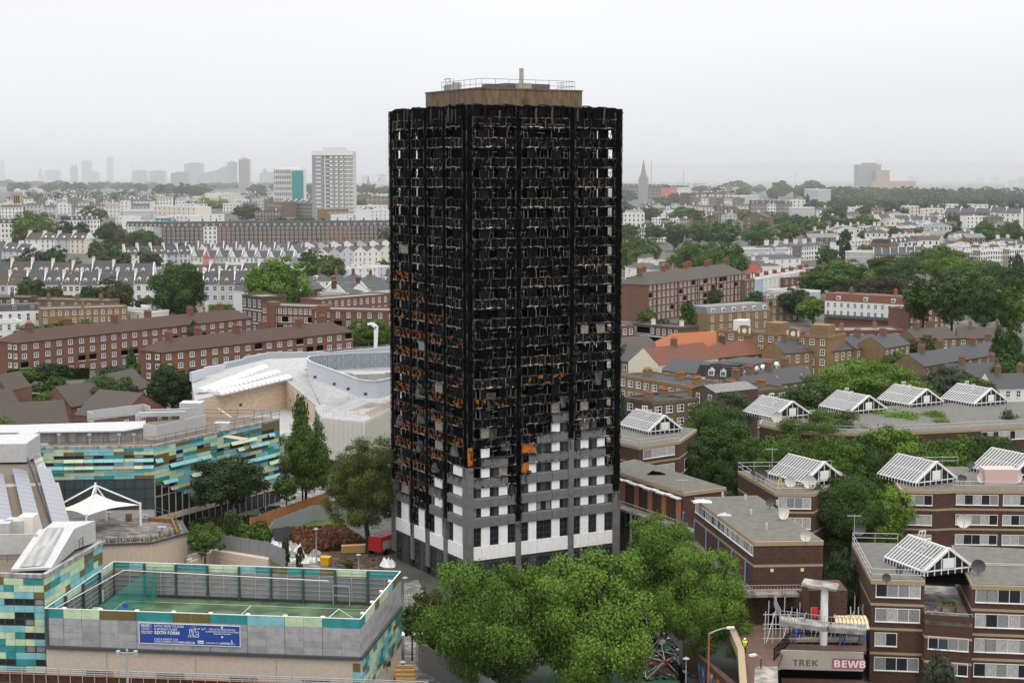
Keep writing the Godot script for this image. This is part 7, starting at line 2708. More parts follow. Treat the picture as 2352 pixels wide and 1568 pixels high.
		put(dd, "window", window_mesh(1.1, 1.0, 2, 1, K.frame_white, [K.glass], 0.12, false), null, Transform3D(Basis(), V(cx - 0.55, dy + 0.2, dz + 0.01)))
	for i in int(p.get("skyl", 0)):
		var cx := x0 + w * (0.25 + 0.5 * i / maxf(1.0, float(p.get("skyl", 1)) - 1.0))
		var t := atan2(rise, d / 2.0 + e)
		put(roof, "rooflight", unit, K.glass_blue, Transform3D(Basis(Vector3.RIGHT, -PI / 2 + t).rotated(Vector3.RIGHT, PI / 2.0) * Basis.from_scale(V(0.8, 0.08, 1.1)), V(cx, y + rise * 0.45 + 0.05, -d * 0.2)))
	if p.get("dutch", false):
		var g := M.new(wall)
		var n := 14
		var gx := x0 + w * 0.33
		var gw := w * 0.52
		for i in n:
			var u0 := i / float(n)
			var u1 := (i + 1) / float(n)
			var f0y := dutch(u0) * 3.2
			var f1y := dutch(u1) * 3.2
			g.hexa([V(gx + (u0 - 0.5) * gw, h, -0.3), V(gx + (u1 - 0.5) * gw, h, -0.3), V(gx + (u1 - 0.5) * gw, h, 0.16), V(gx + (u0 - 0.5) * gw, h, 0.16), V(gx + (u0 - 0.5) * gw, h + f0y, -0.3), V(gx + (u1 - 0.5) * gw, h + f1y, -0.3), V(gx + (u1 - 0.5) * gw, h + f1y, 0.16), V(gx + (u0 - 0.5) * gw, h + f0y, 0.16)])
		put(o, "curved_gable", g.mesh())
		var tm := M.new(K.w_white)
		for i in n:
			var u0 := i / float(n)
			var u1 := (i + 1) / float(n)
			tm.bar(V(gx + (u0 - 0.5) * gw, h + dutch(u0) * 3.2, -0.05), V(gx + (u1 - 0.5) * gw, h + dutch(u1) * 3.2, -0.05), 0.5, 0.18)
		put(o, "gable_coping", tm.mesh())

func dutch(u: float) -> float:
	var t := absf(u - 0.5) * 2.0
	return 0.02 + (1.0 if t < 0.22 else 0.94 - 0.3 * (t - 0.22) / 0.2 if t < 0.42 else 0.55 * pow(maxf(0.0, 1.0 - (t - 0.42) / 0.58), 1.4))

# one building whose front eaves run from one sighting to the other
func villa(n: String, label: String, cat: String, a: Array, b: Array, h: float, d: float, p: Dictionary, group := "") -> Node3D:
	var e := rise_at((a[0] + b[0]) / 2.0, (a[1] + b[1]) / 2.0, h)
	var q0 := G(a[0], a[1], h + e)
	var q1 := G(b[0], b[1], h + e)
	q0.y = e
	q1.y = e
	var o := thing(n, label, cat, frame(q0, q1 - q0), group)
	house(o, q0.distance_to(q1), d, h, p)
	return o

const ORD := ["first", "second", "third", "fourth", "fifth", "sixth", "seventh", "eighth", "ninth", "tenth", "eleventh", "twelfth", "thirteenth", "fourteenth", "fifteenth", "sixteenth", "seventeenth", "eighteenth", "nineteenth", "twentieth"]
const COLOURS := {"w_white": "white", "w_cream": "cream", "w_grey": "pale grey", "w_lilac": "lilac grey", "w_red": "coral red", "w_blue": "light blue", "w_pink": "pink", "w_slate": "dark slate grey", "b_brown": "dark brown brick", "b_red": "red brick", "b_yellow": "yellow brick", "b_stock": "weathered brick"}

# a terrace: n houses side by side, each a thing of its own; walls gives their colours in turn
func row(where: String, a: Array, b: Array, h: float, d: float, n: int, walls: Array, p: Dictionary, vary := 0.0) -> void:
	var e := rise_at((a[0] + b[0]) / 2.0, (a[1] + b[1]) / 2.0, h)
	var q0 := G(a[0], a[1], h + e)
	var q1 := G(b[0], b[1], h + e)
	q0.y = e
	q1.y = e
	var fr := frame(q0, q1 - q0)
	var w := q0.distance_to(q1) / n
	for i in n:
		var k: String = walls[i % walls.size()]
		var pp := p.duplicate()
		pp.wall = k
		if i == n - 1:
			pp.last = true
		if vary > 0.0:
			pp.dorm = [p.get("dorm", 0), p.get("dorm", 0), 1, 0][rng.randi() % 4]
			pp.skyl = rng.randi() % 3
			pp.rise = float(p.get("rise", 2.6)) * rr(0.85, 1.15)
			if rng.randf() < 0.25:
				pp.rmat = "r_brown"
			if p.get("fl", 2) > 1 and rng.randf() < 0.3:
				pp.cols = int(p.get("cols", 2)) + 1
			if p.get("dutchmix", false):
				pp.dutch = rng.randf() < 0.75
		var place := "%s from west in %s" % [ORD[i % 20], where]
		if n == 1:
			place = "alone in %s" % where
		var o := thing("terraced_house", "%s house, %s" % [COLOURS[k], place], "house", fr.translated_local(V(w * i, 0, rr(-0.3, 0.3) * vary)), "houses of " + where)
		house(o, w, d, h + rr(-0.6, 0.6) * vary, pp)

func estates_west() -> void:
	rng.seed = 101
	house_mats()
	# long red brick flats with tiled roofs
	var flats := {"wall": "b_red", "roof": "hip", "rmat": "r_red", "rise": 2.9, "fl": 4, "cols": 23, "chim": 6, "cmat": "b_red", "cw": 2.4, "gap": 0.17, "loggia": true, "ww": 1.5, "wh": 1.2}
	villa("brick_flats", "long four storey red brick flats with tiled hip roof, the rear of the pair", "block of flats", [41, 787.5], [580, 730], 10.0, 9.0, flats)
	flats.cols = 18
	villa("brick_flats", "long red brick flats with tiled hip roof directly behind the leisure centre", "block of flats", [373, 809.5], [811, 761.5], 10.0, 9.0, flats)
	for q in [[10, 785, 41, 787.5], [321.5, 806.7, 373, 809.5]]:
		var e0 := G(q[0], q[1], 10.0)
		var e1 := G(q[2], q[3], 10.0)
		var host := get_child(get_child_count() - (2 if q[0] == 10 else 1)) as Node3D
		for f in 4:
			for c in 2:
				var pw := e0.lerp(e1, 0.3 + 0.4 * c)
				put(host, "end_window", window_mesh(1.2, 1.2, 2, 1, K.frame_white, [K.glass, K.net], 0.13), null, host.transform.affine_inverse() * frame(V(pw.x, 0.7 + f * 2.5, pw.z) + (e1 - e0).normalized().cross(Vector3.UP) * 0.1, e1 - e0))
	# red deco flats, arched villa and what stands round them
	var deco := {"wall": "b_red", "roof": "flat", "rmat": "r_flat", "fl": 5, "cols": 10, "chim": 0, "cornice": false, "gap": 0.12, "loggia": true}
	villa("deco_flats", "red brick flats with flat roofs and stair towers left of the burnt tower", "block of flats", [602, 703], [720, 707], 13.5, 11, deco)
	deco.cols = 8
	villa("deco_flats", "red brick flats stepping forward beside the scaffold left of the burnt tower", "block of flats", [716, 712], [910, 716], 13.5, 11, deco)
	for q in [[625, 703], [826, 712]]:
		var p := G(q[0], q[1], 13.5)
		bx(get_child(get_child_count() - (2 if q[0] == 625 else 1)), "stair_tower", K.b_red, V(2.0, 0, -3), V(5.0, 15.0, 0.9))
	villa("deco_flats", "long red brick range with white sash windows behind the deco flats", "block of flats", [735, 690], [905, 676], 12.5, 10, {"wall": "b_red", "roof": "flat", "rmat": "r_flat", "fl": 4, "cols": 12, "chim": 0, "cornice": false})
	villa("arched_villa", "brown brick corner house with white quoins and arched windows", "house", [556, 679], [601, 684], 13.5, 10, {"wall": "b_brown", "roof": "flat", "rmat": "r_flat", "fl": 3, "cols": 4, "chim": 0, "bandn": 2, "ww": 1.3})
	villa("grey_roofed_house", "white walled house with a grey hipped roof above the arched villa", "house", [560, 668], [625, 665], 12, 9, {"wall": "w_white", "roof": "hip", "rmat": "r_slate", "rise": 3, "chim": 0, "cols": 3})
	for q in [[630, 672, 690, 664, "w_grey", "row end with rooflights, between the hipped roof and the long chimney"], [690, 668, 745, 662, "b_brown", "slate roof with a long brick chimney on its left"], [742, 668, 800, 672, "w_white", "white house with a steep slate roof facing the deco flats"], [800, 676, 850, 666, "w_white", "white gabled house with three rooflights nearest the burnt tower"], [850, 668, 905, 662, "w_white", "white end house touching the burnt tower's edge"]]:
		villa("slate_house", q[5], "house", [q[0], q[1]], [q[2], q[3]], 11.5, 11, {"wall": q[4], "roof": "gable", "rmat": "r_slate", "rise": 3.2, "chim": 1, "party": true, "skyl": 2, "cols": 2, "cmat": "b_brown"})
	# yellow, brown and white houses behind the brick flats
	villa("yellow_flats", "yellow brick flats with a flat pale roof and square chimney", "block of flats", [95, 712], [292, 706], 10.0, 10, {"wall": "b_yellow", "roof": "flat", "rmat": "r_flat", "fl": 4, "cols": 12, "chim": 1, "cmat": "b_yellow", "gap": 0.1})
	villa("white_house", "white rendered house with a flat roof right of the yellow flats", "house", [250, 712], [345, 718], 8.0, 9, {"wall": "w_cream", "roof": "flat", "rmat": "r_flat", "fl": 2, "cols": 5, "chim": 0})
	villa("white_house", "cream house with a red tiled roof between yellow flats and arched villa", "house", [355, 706], [478, 698], 9.0, 9, {"wall": "w_cream", "roof": "flat", "rmat": "r_red", "fl": 2, "cols": 6, "chim": 2, "cmat": "b_stock"})
	villa("brown_house", "low brown brick house with white arched windows at the left edge", "house", [-30, 684], [68, 684], 10.0, 9, {"wall": "b_brown", "roof": "flat", "rmat": "r_flat", "fl": 2, "cols": 5, "chim": 1, "cmat": "b_brown"})
	villa("brown_house", "long low brown brick wall of houses with pots, above the yellow flats", "house", [68, 688], [250, 692], 9.0, 8, {"wall": "b_stock", "roof": "flat", "rmat": "r_flat", "fl": 2, "cols": 6, "chim": 3, "cmat": "b_stock"})
	villa("white_house", "white house with a dark mansard at the left edge beside the yellow flats", "house", [-30, 716], [95, 712], 9.0, 9, {"wall": "w_white", "roof": "mans", "rmat": "r_slate", "rise": 2.0, "fl": 2, "cols": 6, "chim": 1, "dorm": 3, "ddark": true})
	villa("white_house", "plain white house half hidden behind leaves at the left edge", "house", [-30, 742], [50, 738], 7.0, 8, {"wall": "w_white", "roof": "flat", "rmat": "r_flat", "fl": 2, "cols": 4, "chim": 0})
	# brown tiled houses behind the school
	var tiled := {"wall": "b_red", "roof": "gable", "rmat": "r_brown", "rise": 4.2, "fl": 2, "cols": 3, "chim": 0}
	villa("tiled_house", "brown tiled house roof behind the school's long roof wall", "house", [-40, 985], [158, 972], 6.0, 10, tiled)
	villa("tiled_house", "brown tiled roof with a pointed gable behind the school's plant screens", "house", [270, 962], [385, 940], 6.0, 12, {"wall": "b_red", "roof": "cross", "rmat": "r_brown", "rise": 4.5, "fl": 2, "cols": 3, "chim": 0})
	villa("tiled_house", "brown tiled roof with rooflights between the round trees", "house", [160, 935], [290, 915], 6.0, 9, tiled)
	villa("tiled_house", "tiled roof with three small rooflights in front of the second brick flats", "house", [270, 905], [345, 888], 6.0, 9, tiled)
	villa("tiled_house", "red brick house with a brown tiled roof at the left edge by the hedges", "house", [-40, 950], [52, 938], 5.0, 9, tiled)
	villa("tiled_house", "steep red brick gable at the left edge above the clipped hedge", "house", [-40, 895], [18, 898], 6.5, 9, {"wall": "b_red", "roof": "cross", "rmat": "r_brown", "rise": 3.5, "fl": 2, "cols": 1, "chim": 0})
	for q in [[[18, 876], [105, 872], 3.0, "long clipped dark hedge in front of the rear brick flats, left half"], [[105, 873], [205, 870], 3.0, "long clipped dark hedge in front of the rear brick flats, right half"], [[22, 918], [90, 922], 1.6, "low clipped light hedge by the parked car"], [[238, 862], [288, 866], 2.2, "clipped hedge by the red doorway of the rear brick flats"]]:
		var a := G(q[0][0], q[0][1])
		var b := G(q[1][0], q[1][1])
		var fr := frame(a, b - a)
		var o := thing("hedge", q[3], "hedge", fr)
		var w := a.distance_to(b)
		var hm := M.new(dull(vcm(0.9)))
		var r := RandomNumberGenerator.new()
		r.seed = 8
		for i in 1500:
			var s := V(r.randf() * w, pow(r.randf(), 0.6) * q[2], -r.randf() * 1.5 if r.randf() < 0.4 else 0.0)
			var g := r.randf_range(0.5, 1.2)
			hm.col = Color(0.035 * g, 0.06 * g, 0.02 * g)
			var t := V(r.randfn(), r.randfn(), r.randfn()).normalized() * 0.3
			var u := t.cross(V(r.randfn(), r.randfn(), 1)).normalized() * 0.22
			hm.quad(s - t, s + u, s + t, s - u)
		hm.col = Color(0.02, 0.035, 0.012)
		hm.box(V(0, 0, -1.5), V(w, q[2] - 0.1, -0.05))
		put(o, "foliage", hm.mesh())
	var cp := thing("parked_car", "dark blue car parked by the low light hedge", "car", Transform3D(Basis(Vector3.UP, 0.3), G(72, 935)))
	var cm := M.new(mt(0.05, 0.07, 0.11, 0.3))
	cm.hexa([V(-2.1, 0.35, -0.85), V(2.1, 0.35, -0.85), V(2.1, 0.35, 0.85), V(-2.1, 0.35, 0.85), V(-2.0, 0.85, -0.8), V(2.0, 0.8, -0.8), V(2.0, 0.8, 0.8), V(-2.0, 0.85, 0.8)])
	put(cp, "body", cm.mesh())
	cm = M.new(K.glass)
	cm.hexa([V(-1.6, 0.85, -0.78), V(1.1, 0.82, -0.78), V(1.1, 0.82, 0.78), V(-1.6, 0.85, 0.78), V(-1.1, 1.4, -0.65), V(0.4, 1.4, -0.65), V(0.4, 1.4, 0.65), V(-1.1, 1.4, 0.65)])
	put(cp, "cabin", cm.mesh())
	for x in [-1.3, 1.3]:
		for z in [-0.85, 0.7]:
			cm = M.new(K.black)
			cm.tube(V(x, 0.32, z), V(x, 0.32, z + 0.15), 0.32, 10)
			put(cp, "wheel", cm.mesh())
	single("topiary", "clipped round topiary bush beside the long dark hedge", "shrub", crown_mesh("round", 1, 2600, sqrt(62.0 / 2600)), leaf_mat("deep"), Transform3D(Basis.from_scale(V(1.9, 1.2, 1.9)), G(88, 908) + V(0, 1.6, 0)))
	var g := "trees about the western brick flats"
	for q in [[388, 822, 125, 15, "round", "dark", "big dense dark round tree left of the leisure centre roof", 0.05], [240, 858, 120, 12, "round", "deep", "broad green tree in front of the school's roof", 0.08], [143, 888, 130, 10, "round", "mid", "pale edged leafy tree behind the school's roof wall", 0.08], [435, 920, 70, 8, "round", "bright", "bright tree poking up by the leisure centre's front corner", 0.1], [120, 855, 60, 8, "round", "deep", "small dark evergreen by the long hedge", 0.05], [255, 842, 95, 8, "weep", "grey", "weeping willow before the rear brick flats", 0.1], [110, 828, 85, 7, "round", "dark", "round dark tree at the foot of the rear brick flats", 0.1],
		[298, 800, 45, 10, "cone", "deep", "conical evergreen between the two brick flats", 0.05], [312, 828, 50, 7, "round", "mid", "green bush tree between the two brick flats", 0.05], [445, 725, 35, 13, "airy", "grey", "thin grey birch before the rear brick flats' roof", 0.2], [850, 727, 105, 13, "round", "mid", "large tree beside the white mast", 0.1], [757, 782, 45, 8, "round", "dark", "small dark tree at the end of the second brick flats", 0.1], [805, 755, 50, 10, "round", "deep", "tree behind the right end of the second brick flats", 0.1], [655, 812, 30, 4, "round", "mid", "little shrub tree by the leisure centre's parapet", 0.1], [10, 955, 90, 9, "round", "bright", "bright tree at the left edge behind the school", 0.1],
		[150, 715, 120, 9, "round", "bright", "light green tree in front of the yellow flats", 0.1], [75, 740, 100, 8, "round", "mid", "spreading tree in front of the left white house", 0.1], [500, 692, 80, 9, "round", "bright", "tree with pale leaves below the grey terrace", 0.1], [330, 750, 40, 8, "airy", "olive", "thin tree at the join of the rear brick flats", 0.1], [60, 840, 80, 6, "round", "mid", "low green tree left of the rear flats' entrance", 0.05]]:
		tree(q[0], q[1], q[2], q[3], q[4], q[5], q[6], g, q[7])

func estates_east() -> void:
	rng.seed = 111
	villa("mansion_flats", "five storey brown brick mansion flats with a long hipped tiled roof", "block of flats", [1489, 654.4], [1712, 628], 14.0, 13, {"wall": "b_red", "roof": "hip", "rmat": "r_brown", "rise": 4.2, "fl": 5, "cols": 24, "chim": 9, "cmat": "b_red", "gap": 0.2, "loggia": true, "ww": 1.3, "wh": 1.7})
	var mo := get_child(get_child_count() - 1) as Node3D
	for i in 6:
		bx(mo, "downpipe", K.black, V(6 + i * 17.0, 0, 0), V(6.35 + i * 17.0, 14, 0.2))
	villa("roof_house", "white house with a red mansard roof and long balcony before the dark trees", "block of flats", [1895, 690], [2084, 700], 11.0, 10, {"wall": "w_white", "roof": "mans", "rmat": "r_rust", "rise": 2.6, "fl": 4, "cols": 12, "chim": 2, "dorm": 3, "cmat": "b_stock"})
	var rh := get_child(get_child_count() - 1) as Node3D
	bx(rh, "balcony", K.metal_dark, V(0.5, 5.2, 0.1), V(28, 6.2, 1.2))
	bx(rh, "lower_brick", K.b_red, V(0, 0, 0.02), V(29, 5.0, 0.3))
	villa("red_white_flats", "dark red flats with white stair panels under the tall dark trees", "block of flats", [2088, 712], [2172, 706], 10.0, 9, {"wall": "b_red", "roof": "flat", "rmat": "r_flat", "fl": 4, "cols": 6, "chim": 0, "nets": true})
	villa("gabled_flats", "yellow brick flats with two round topped gables and red trim", "block of flats", [1646, 760], [1902, 776], 11.0, 12, {"wall": "b_yellow", "roof": "flat", "rmat": "r_brown", "fl": 4, "cols": 11, "chim": 0, "gap": 0.15, "ww": 1.3})
	var gf := get_child(get_child_count() - 1) as Node3D
	for x in [9.0, 24.0]:
		var m := M.new(K.b_yellow)
		for i in 12:
			var u0 := -1.0 + i / 6.0
			var u1 := -1.0 + (i + 1) / 6.0
			m.hexa([V(x + u0 * 2.2, 10, -0.4), V(x + u1 * 2.2, 10, -0.4), V(x + u1 * 2.2, 10, 0.3), V(x + u0 * 2.2, 10, 0.3), V(x + u0 * 2.2, 11.9 + 1.3 * sqrt(1.0 - u0 * u0 * 0.98), -0.4), V(x + u1 * 2.2, 11.9 + 1.3 * sqrt(1.0 - u1 * u1 * 0.98), -0.4), V(x + u1 * 2.2, 11.9 + 1.3 * sqrt(1.0 - u1 * u1 * 0.98), 0.3), V(x + u0 * 2.2, 11.9 + 1.3 * sqrt(1.0 - u0 * u0 * 0.98), 0.3)])
		put(gf, "round_gable", m.mesh())
		m = M.new(K.w_white)
		m.tube(V(x, 11.6, 0.31), V(x, 11.6, 0.4), 0.7, 12)
		m.box(V(x - 1.9, 10.9, 0.3), V(x - 1.4, 12.5, 0.38))
		m.box(V(x + 1.4, 10.9, 0.3), V(x + 1.9, 12.5, 0.38))
		put(gf, "gable_ornament", m.mesh())
	for q in [[14, 4.5, 6.0, "b_yellow"], [3, 3.2, 4.5, "w_white"], [27, 5.5, 5.0, "b_yellow"]]:
		bx(gf, "roof_hut", K[q[3]], V(q[0], 11, -9), V(q[0] + q[1], 14.0, -9 + q[2]))
	villa("balcony_flats", "low flats with white fascias and dark balconies beside the tower", "block of flats", [1452, 745], [1560, 755], 9.0, 9, {"wall": "b_brown", "roof": "flat", "rmat": "r_dark", "fl": 3, "cols": 8, "chim": 2, "cw": 1.2, "bandn": 3, "gap": 0.3, "loggia": true})
	villa("balcony_flats", "red brick end of the low balcony flats, touching the tower's edge", "block of flats", [1400, 752], [1456, 750], 9.0, 9, {"wall": "b_red", "roof": "flat", "rmat": "r_flat", "fl": 3, "cols": 4, "chim": 0})
	villa("stepped_houses", "yellow brick stepped houses with sloping glass below the mansion flats", "house", [1626, 722], [1768, 712], 9.5, 10, {"wall": "b_yellow", "roof": "mans", "rmat": "r_flat", "rise": 2.4, "fl": 3, "cols": 7, "chim": 0, "dorm": 6})
	villa("stepped_houses", "second group of stepped yellow houses right of the leafy tree", "house", [1755, 688], [1850, 684], 8.5, 9, {"wall": "b_yellow", "roof": "mans", "rmat": "r_flat", "rise": 2.2, "fl": 3, "cols": 6, "chim": 0, "dorm": 5})
	villa("orange_roof", "house with a bright orange tiled hip roof", "house", [1532, 803], [1716, 792], 5.5, 11, {"wall": "b_stock", "roof": "hip", "rmat": "r_orange", "rise": 4.0, "fl": 2, "cols": 7, "chim": 0})
	villa("rust_roof", "rust red tiled roof with cream gables in front of the orange roof", "house", [1512, 838], [1650, 822], 5.5, 11, {"wall": "w_cream", "roof": "gable", "rmat": "r_rust", "rise": 4.0, "fl": 2, "cols": 6, "chim": 1, "cmat": "b_stock"})
	villa("rust_roof", "rust red hipped roof right of the orange roof with a dark chimney", "house", [1648, 822], [1800, 808], 5.5, 10, {"wall": "b_stock", "roof": "hip", "rmat": "r_rust", "rise": 3.6, "fl": 2, "cols": 6, "chim": 2, "cmat": "b_brown"})
	villa("mansard_flats", "flats with a black mansard, flat grey roof and cream lower wall", "block of flats", [1700, 872], [1795, 852], 8.0, 12, {"wall": "w_cream", "roof": "mans", "rmat": "r_dark", "rise": 2.8, "fl": 3, "cols": 6, "chim": 0, "dorm": 6, "peak": true})
	villa("mansard_flats", "left wing of the black mansard flats, with arched dormers", "block of flats", [1620, 866], [1702, 872], 8.0, 11, {"wall": "b_stock", "roof": "mans", "rmat": "r_dark", "rise": 2.8, "fl": 3, "cols": 5, "chim": 0, "dorm": 3, "peak": true})
	villa("slate_hall", "dark slate hall roof with a half timbered gable by the tower", "house", [1422, 828], [1530, 836], 5.0, 12, {"wall": "b_stock", "roof": "gable", "rmat": "r_slate", "rise": 3.8, "fl": 1, "cols": 4, "chim": 0})
	villa("slate_hall", "mottled slate roof with twin brick gables behind the railed roof flats", "house", [1520, 850], [1622, 860], 6.0, 10, {"wall": "b_yellow", "roof": "gable", "rmat": "r_slate", "rise": 2.6, "fl": 2, "cols": 4, "chim": 0})
	villa("scaffold_house", "terrace with a pale brown roof wrapped in scaffolding by the tower", "house", [1412, 802], [1512, 793], 6.0, 10, {"wall": "w_lilac", "roof": "gable", "rmat": "r_brown", "rise": 2.6, "fl": 2, "cols": 6, "chim": 0})
	# low brown brick flats with railed roofs
	for q in [[[1422, 863], [1590, 892], 8.2, "b_yellow", "orange brick flats with a railed flat roof and square chimneys, rear of two", 9], [[1499, 927], [1650, 912], 8.5, "b_stock", "front orange brick flats with white fascia and square chimneys, left part", 6], [[1660, 908], [1808, 893], 8.5, "b_stock", "front orange brick flats with white fascia, right part beyond the willow", 6], [[1431, 915], [1499, 927], 8.5, "b_brown", "dark brick end wall of the front orange brick flats", 2]]:
		var o := villa("railed_flats", q[4], "block of flats", q[0], q[1], q[2], 10, {"wall": q[3], "roof": "flat", "rmat": "r_dark", "fl": 3, "cols": q[5], "chim": 3 if q[5] > 2 else 0, "cmat": "b_yellow", "cw": 2.2, "ww": 1.7, "wh": 1.4, "nets": true})
		var w := G(q[0][0], q[0][1], q[2]).distance_to(G(q[1][0], q[1][1], q[2]))
		var m := M.new(K.metal_dark)
		rail_line(m, [V(0.6, q[2] + 0.3, -1), V(w - 0.6, q[2] + 0.3, -1), V(w - 0.6, q[2] + 0.3, -9), V(0.6, q[2] + 0.3, -9)], 1.0, 2.2)
		put(o, "roof_rail", m.mesh())
	villa("curved_roof_house", "dark brick stair block with a curved grey roof among the railed flats", "house", [1590, 893], [1645, 902], 10.5, 12, {"wall": "b_brown", "roof": "cross", "rmat": "r_flat", "rise": 1.2, "fl": 3, "cols": 2, "chim": 0})
	# cottages to the right
	var cot := {"wall": "b_stock", "roof": "gable", "rmat": "r_slate", "rise": 3.0, "fl": 2, "cols": 3, "chim": 1, "cmat": "b_stock"}
	for q in [[1800, 812, 1905, 804, 7.0, "b_yellow", "r_slate", "yellow brick house with dishes on a flat roof behind the black mansard"], [1900, 808, 1972, 800, 7.0, "b_yellow", "r_slate", "yellow brick cottage with a grey slate roof, left of the creeper"], [1965, 802, 2035, 792, 7.0, "b_yellow", "r_slate", "yellow brick cottage with a pale slate roof and twin gables"], [2032, 800, 2090, 790, 7.5, "b_yellow", "r_slate", "yellow brick cottage hung with green creeper"], [2105, 782, 2200, 776, 7.0, "b_stock", "r_brown", "brown roofed cottage at the left of the far brown row"], [2200, 776, 2330, 778, 7.0, "b_stock", "r_brown", "long brown roofed cottage row with many chimneys"], [2120, 842, 2240, 822, 6.0, "b_stock", "r_slate", "grey slate cottage row with hipped end, left half"], [2240, 822, 2345, 806, 6.0, "b_stock", "r_slate", "grey slate cottage row with white windows, right half"], [2190, 868, 2352, 862, 5.5, "b_stock", "r_slate", "dark slate roof with two rooflights behind the pale round tree"], [2280, 892, 2400, 890, 5.5, "w_white", "r_slate", "slate roofed white cottage at the right edge"], [1700, 905, 1800, 890, 7.0, "b_stock", "r_slate", "slate roof with tall pots right of the willow"], [1770, 885, 1880, 872, 7.0, "b_stock", "r_slate", "slate roof with rooflights in front of the black mansard"]]:
		var c := cot.duplicate()
		c.wall = q[5]
		c.rmat = q[6]
		c.cols = 5
		c.chim = 2 if q[2] - q[0] > 90 else 1
		c.skyl = 2 if "rooflights" in q[7] else 0
		villa("cottage", q[7], "house", [q[0], q[1]], [q[2], q[3]], q[4], 9, c)
	villa("brick_hall", "orange banded brick building with flat grey roof behind the gabled flats", "block of flats", [1905, 762], [2075, 760], 8.5, 12, {"wall": "b_red", "roof": "flat", "rmat": "r_flat", "fl": 2, "cols": 8, "chim": 2, "cmat": "b_yellow"})
	villa("brick_hall", "low yellow house with a dark flat roof between gabled flats and cottages", "house", [1825, 800], [1905, 795], 8.0, 10, {"wall": "b_yellow", "roof": "flat", "rmat": "r_dark", "fl": 2, "cols": 4, "chim": 0})
	# white and pale villas at the foot of the wooded rise
	villa("white_villa", "white villa with a grey hip roof and tall chimneys beside the tower", "house", [1436, 612], [1494, 618], 9.0, 12, {"wall": "w_white", "roof": "hip", "rise": 2.2, "fl": 2, "cols": 3, "chim": 3, "gap": 0.5})
	villa("towered_house", "ochre house with two pyramid capped cream towers", "house", [1494, 606], [1560, 596], 10.0, 10, {"wall": "b_yellow", "roof": "flat", "rmat": "r_flat", "fl": 3, "cols": 6, "chim": 0})
	var th := get_child(get_child_count() - 1) as Node3D
	for x in [0.3, 8.5]:
		bx(th, "tower", K.w_cream, V(x, 0, -7), V(x + 4.2, 13, -2.8))
		var m := M.new(K.r_slate)
		var c := V(x + 2.1, 15, -4.9)
		for i in 4:
			var a0 := TAU * (i + 0.5) / 4
			var a1 := TAU * (i + 1.5) / 4
			m.tri(V(x + 2.1 + cos(a0) * 3.4, 13, -4.9 + sin(a0) * 3.4), c, V(x + 2.1 + cos(a1) * 3.4, 13, -4.9 + sin(a1) * 3.4))
		put(th, "tower_roof", m.mesh())
	row("the blue and white terrace beside the mansion flats", [1712, 646], [1850, 622], 11, 10, 7, ["b_stock", "w_blue", "w_white", "w_white", "w_white", "w_cream", "w_blue"], {"roof": "flat", "rmat": "r_flat", "fl": 3, "cols": 2, "chim": 1, "cmat": "b_red"})
	villa("plain_house", "blank pale grey house wall right of the blue and white terrace", "house", [1762, 666], [1838, 672], 8.0, 12, {"wall": "w_grey", "roof": "flat", "rmat": "r_flat", "fl": 2, "cols": 2, "chim": 1, "gap": 1.0})
	villa("gable_house", "house with a red pointed gable and slate rooflights below the wrapped roof", "house", [1712, 618], [1752, 618], 9.0, 14, {"wall": "w_red", "roof": "cross", "rmat": "r_slate", "rise": 4.0, "fl": 2, "cols": 2, "chim": 0})
	for q in [[1800, 640, 1880, 634, "b_red", "row of brick roofs with red pots above the blank grey wall"], [1850, 620, 1930, 612, "b_stock", "stock brick houses with pots between terrace and big trees"], [1735, 596, 1840, 592, "w_white", "white villa row below the long wrapped roof"], [1700, 606, 1745, 610, "w_white", "white hipped villa left of the red pointed gable"]]:
		villa("villa_row", q[5], "house", [q[0], q[1]], [q[2], q[3]], 9.5, 12, {"wall": q[4], "roof": "hip" if q[4] == "w_white" else "flat", "rmat": "r_slate" if q[4] == "w_white" else "r_flat", "rise": 2.0, "fl": 3, "cols": 6, "chim": 3, "cmat": "w_white" if q[4] == "w_white" else "b_red"})
	var g := "trees among the eastern estates"
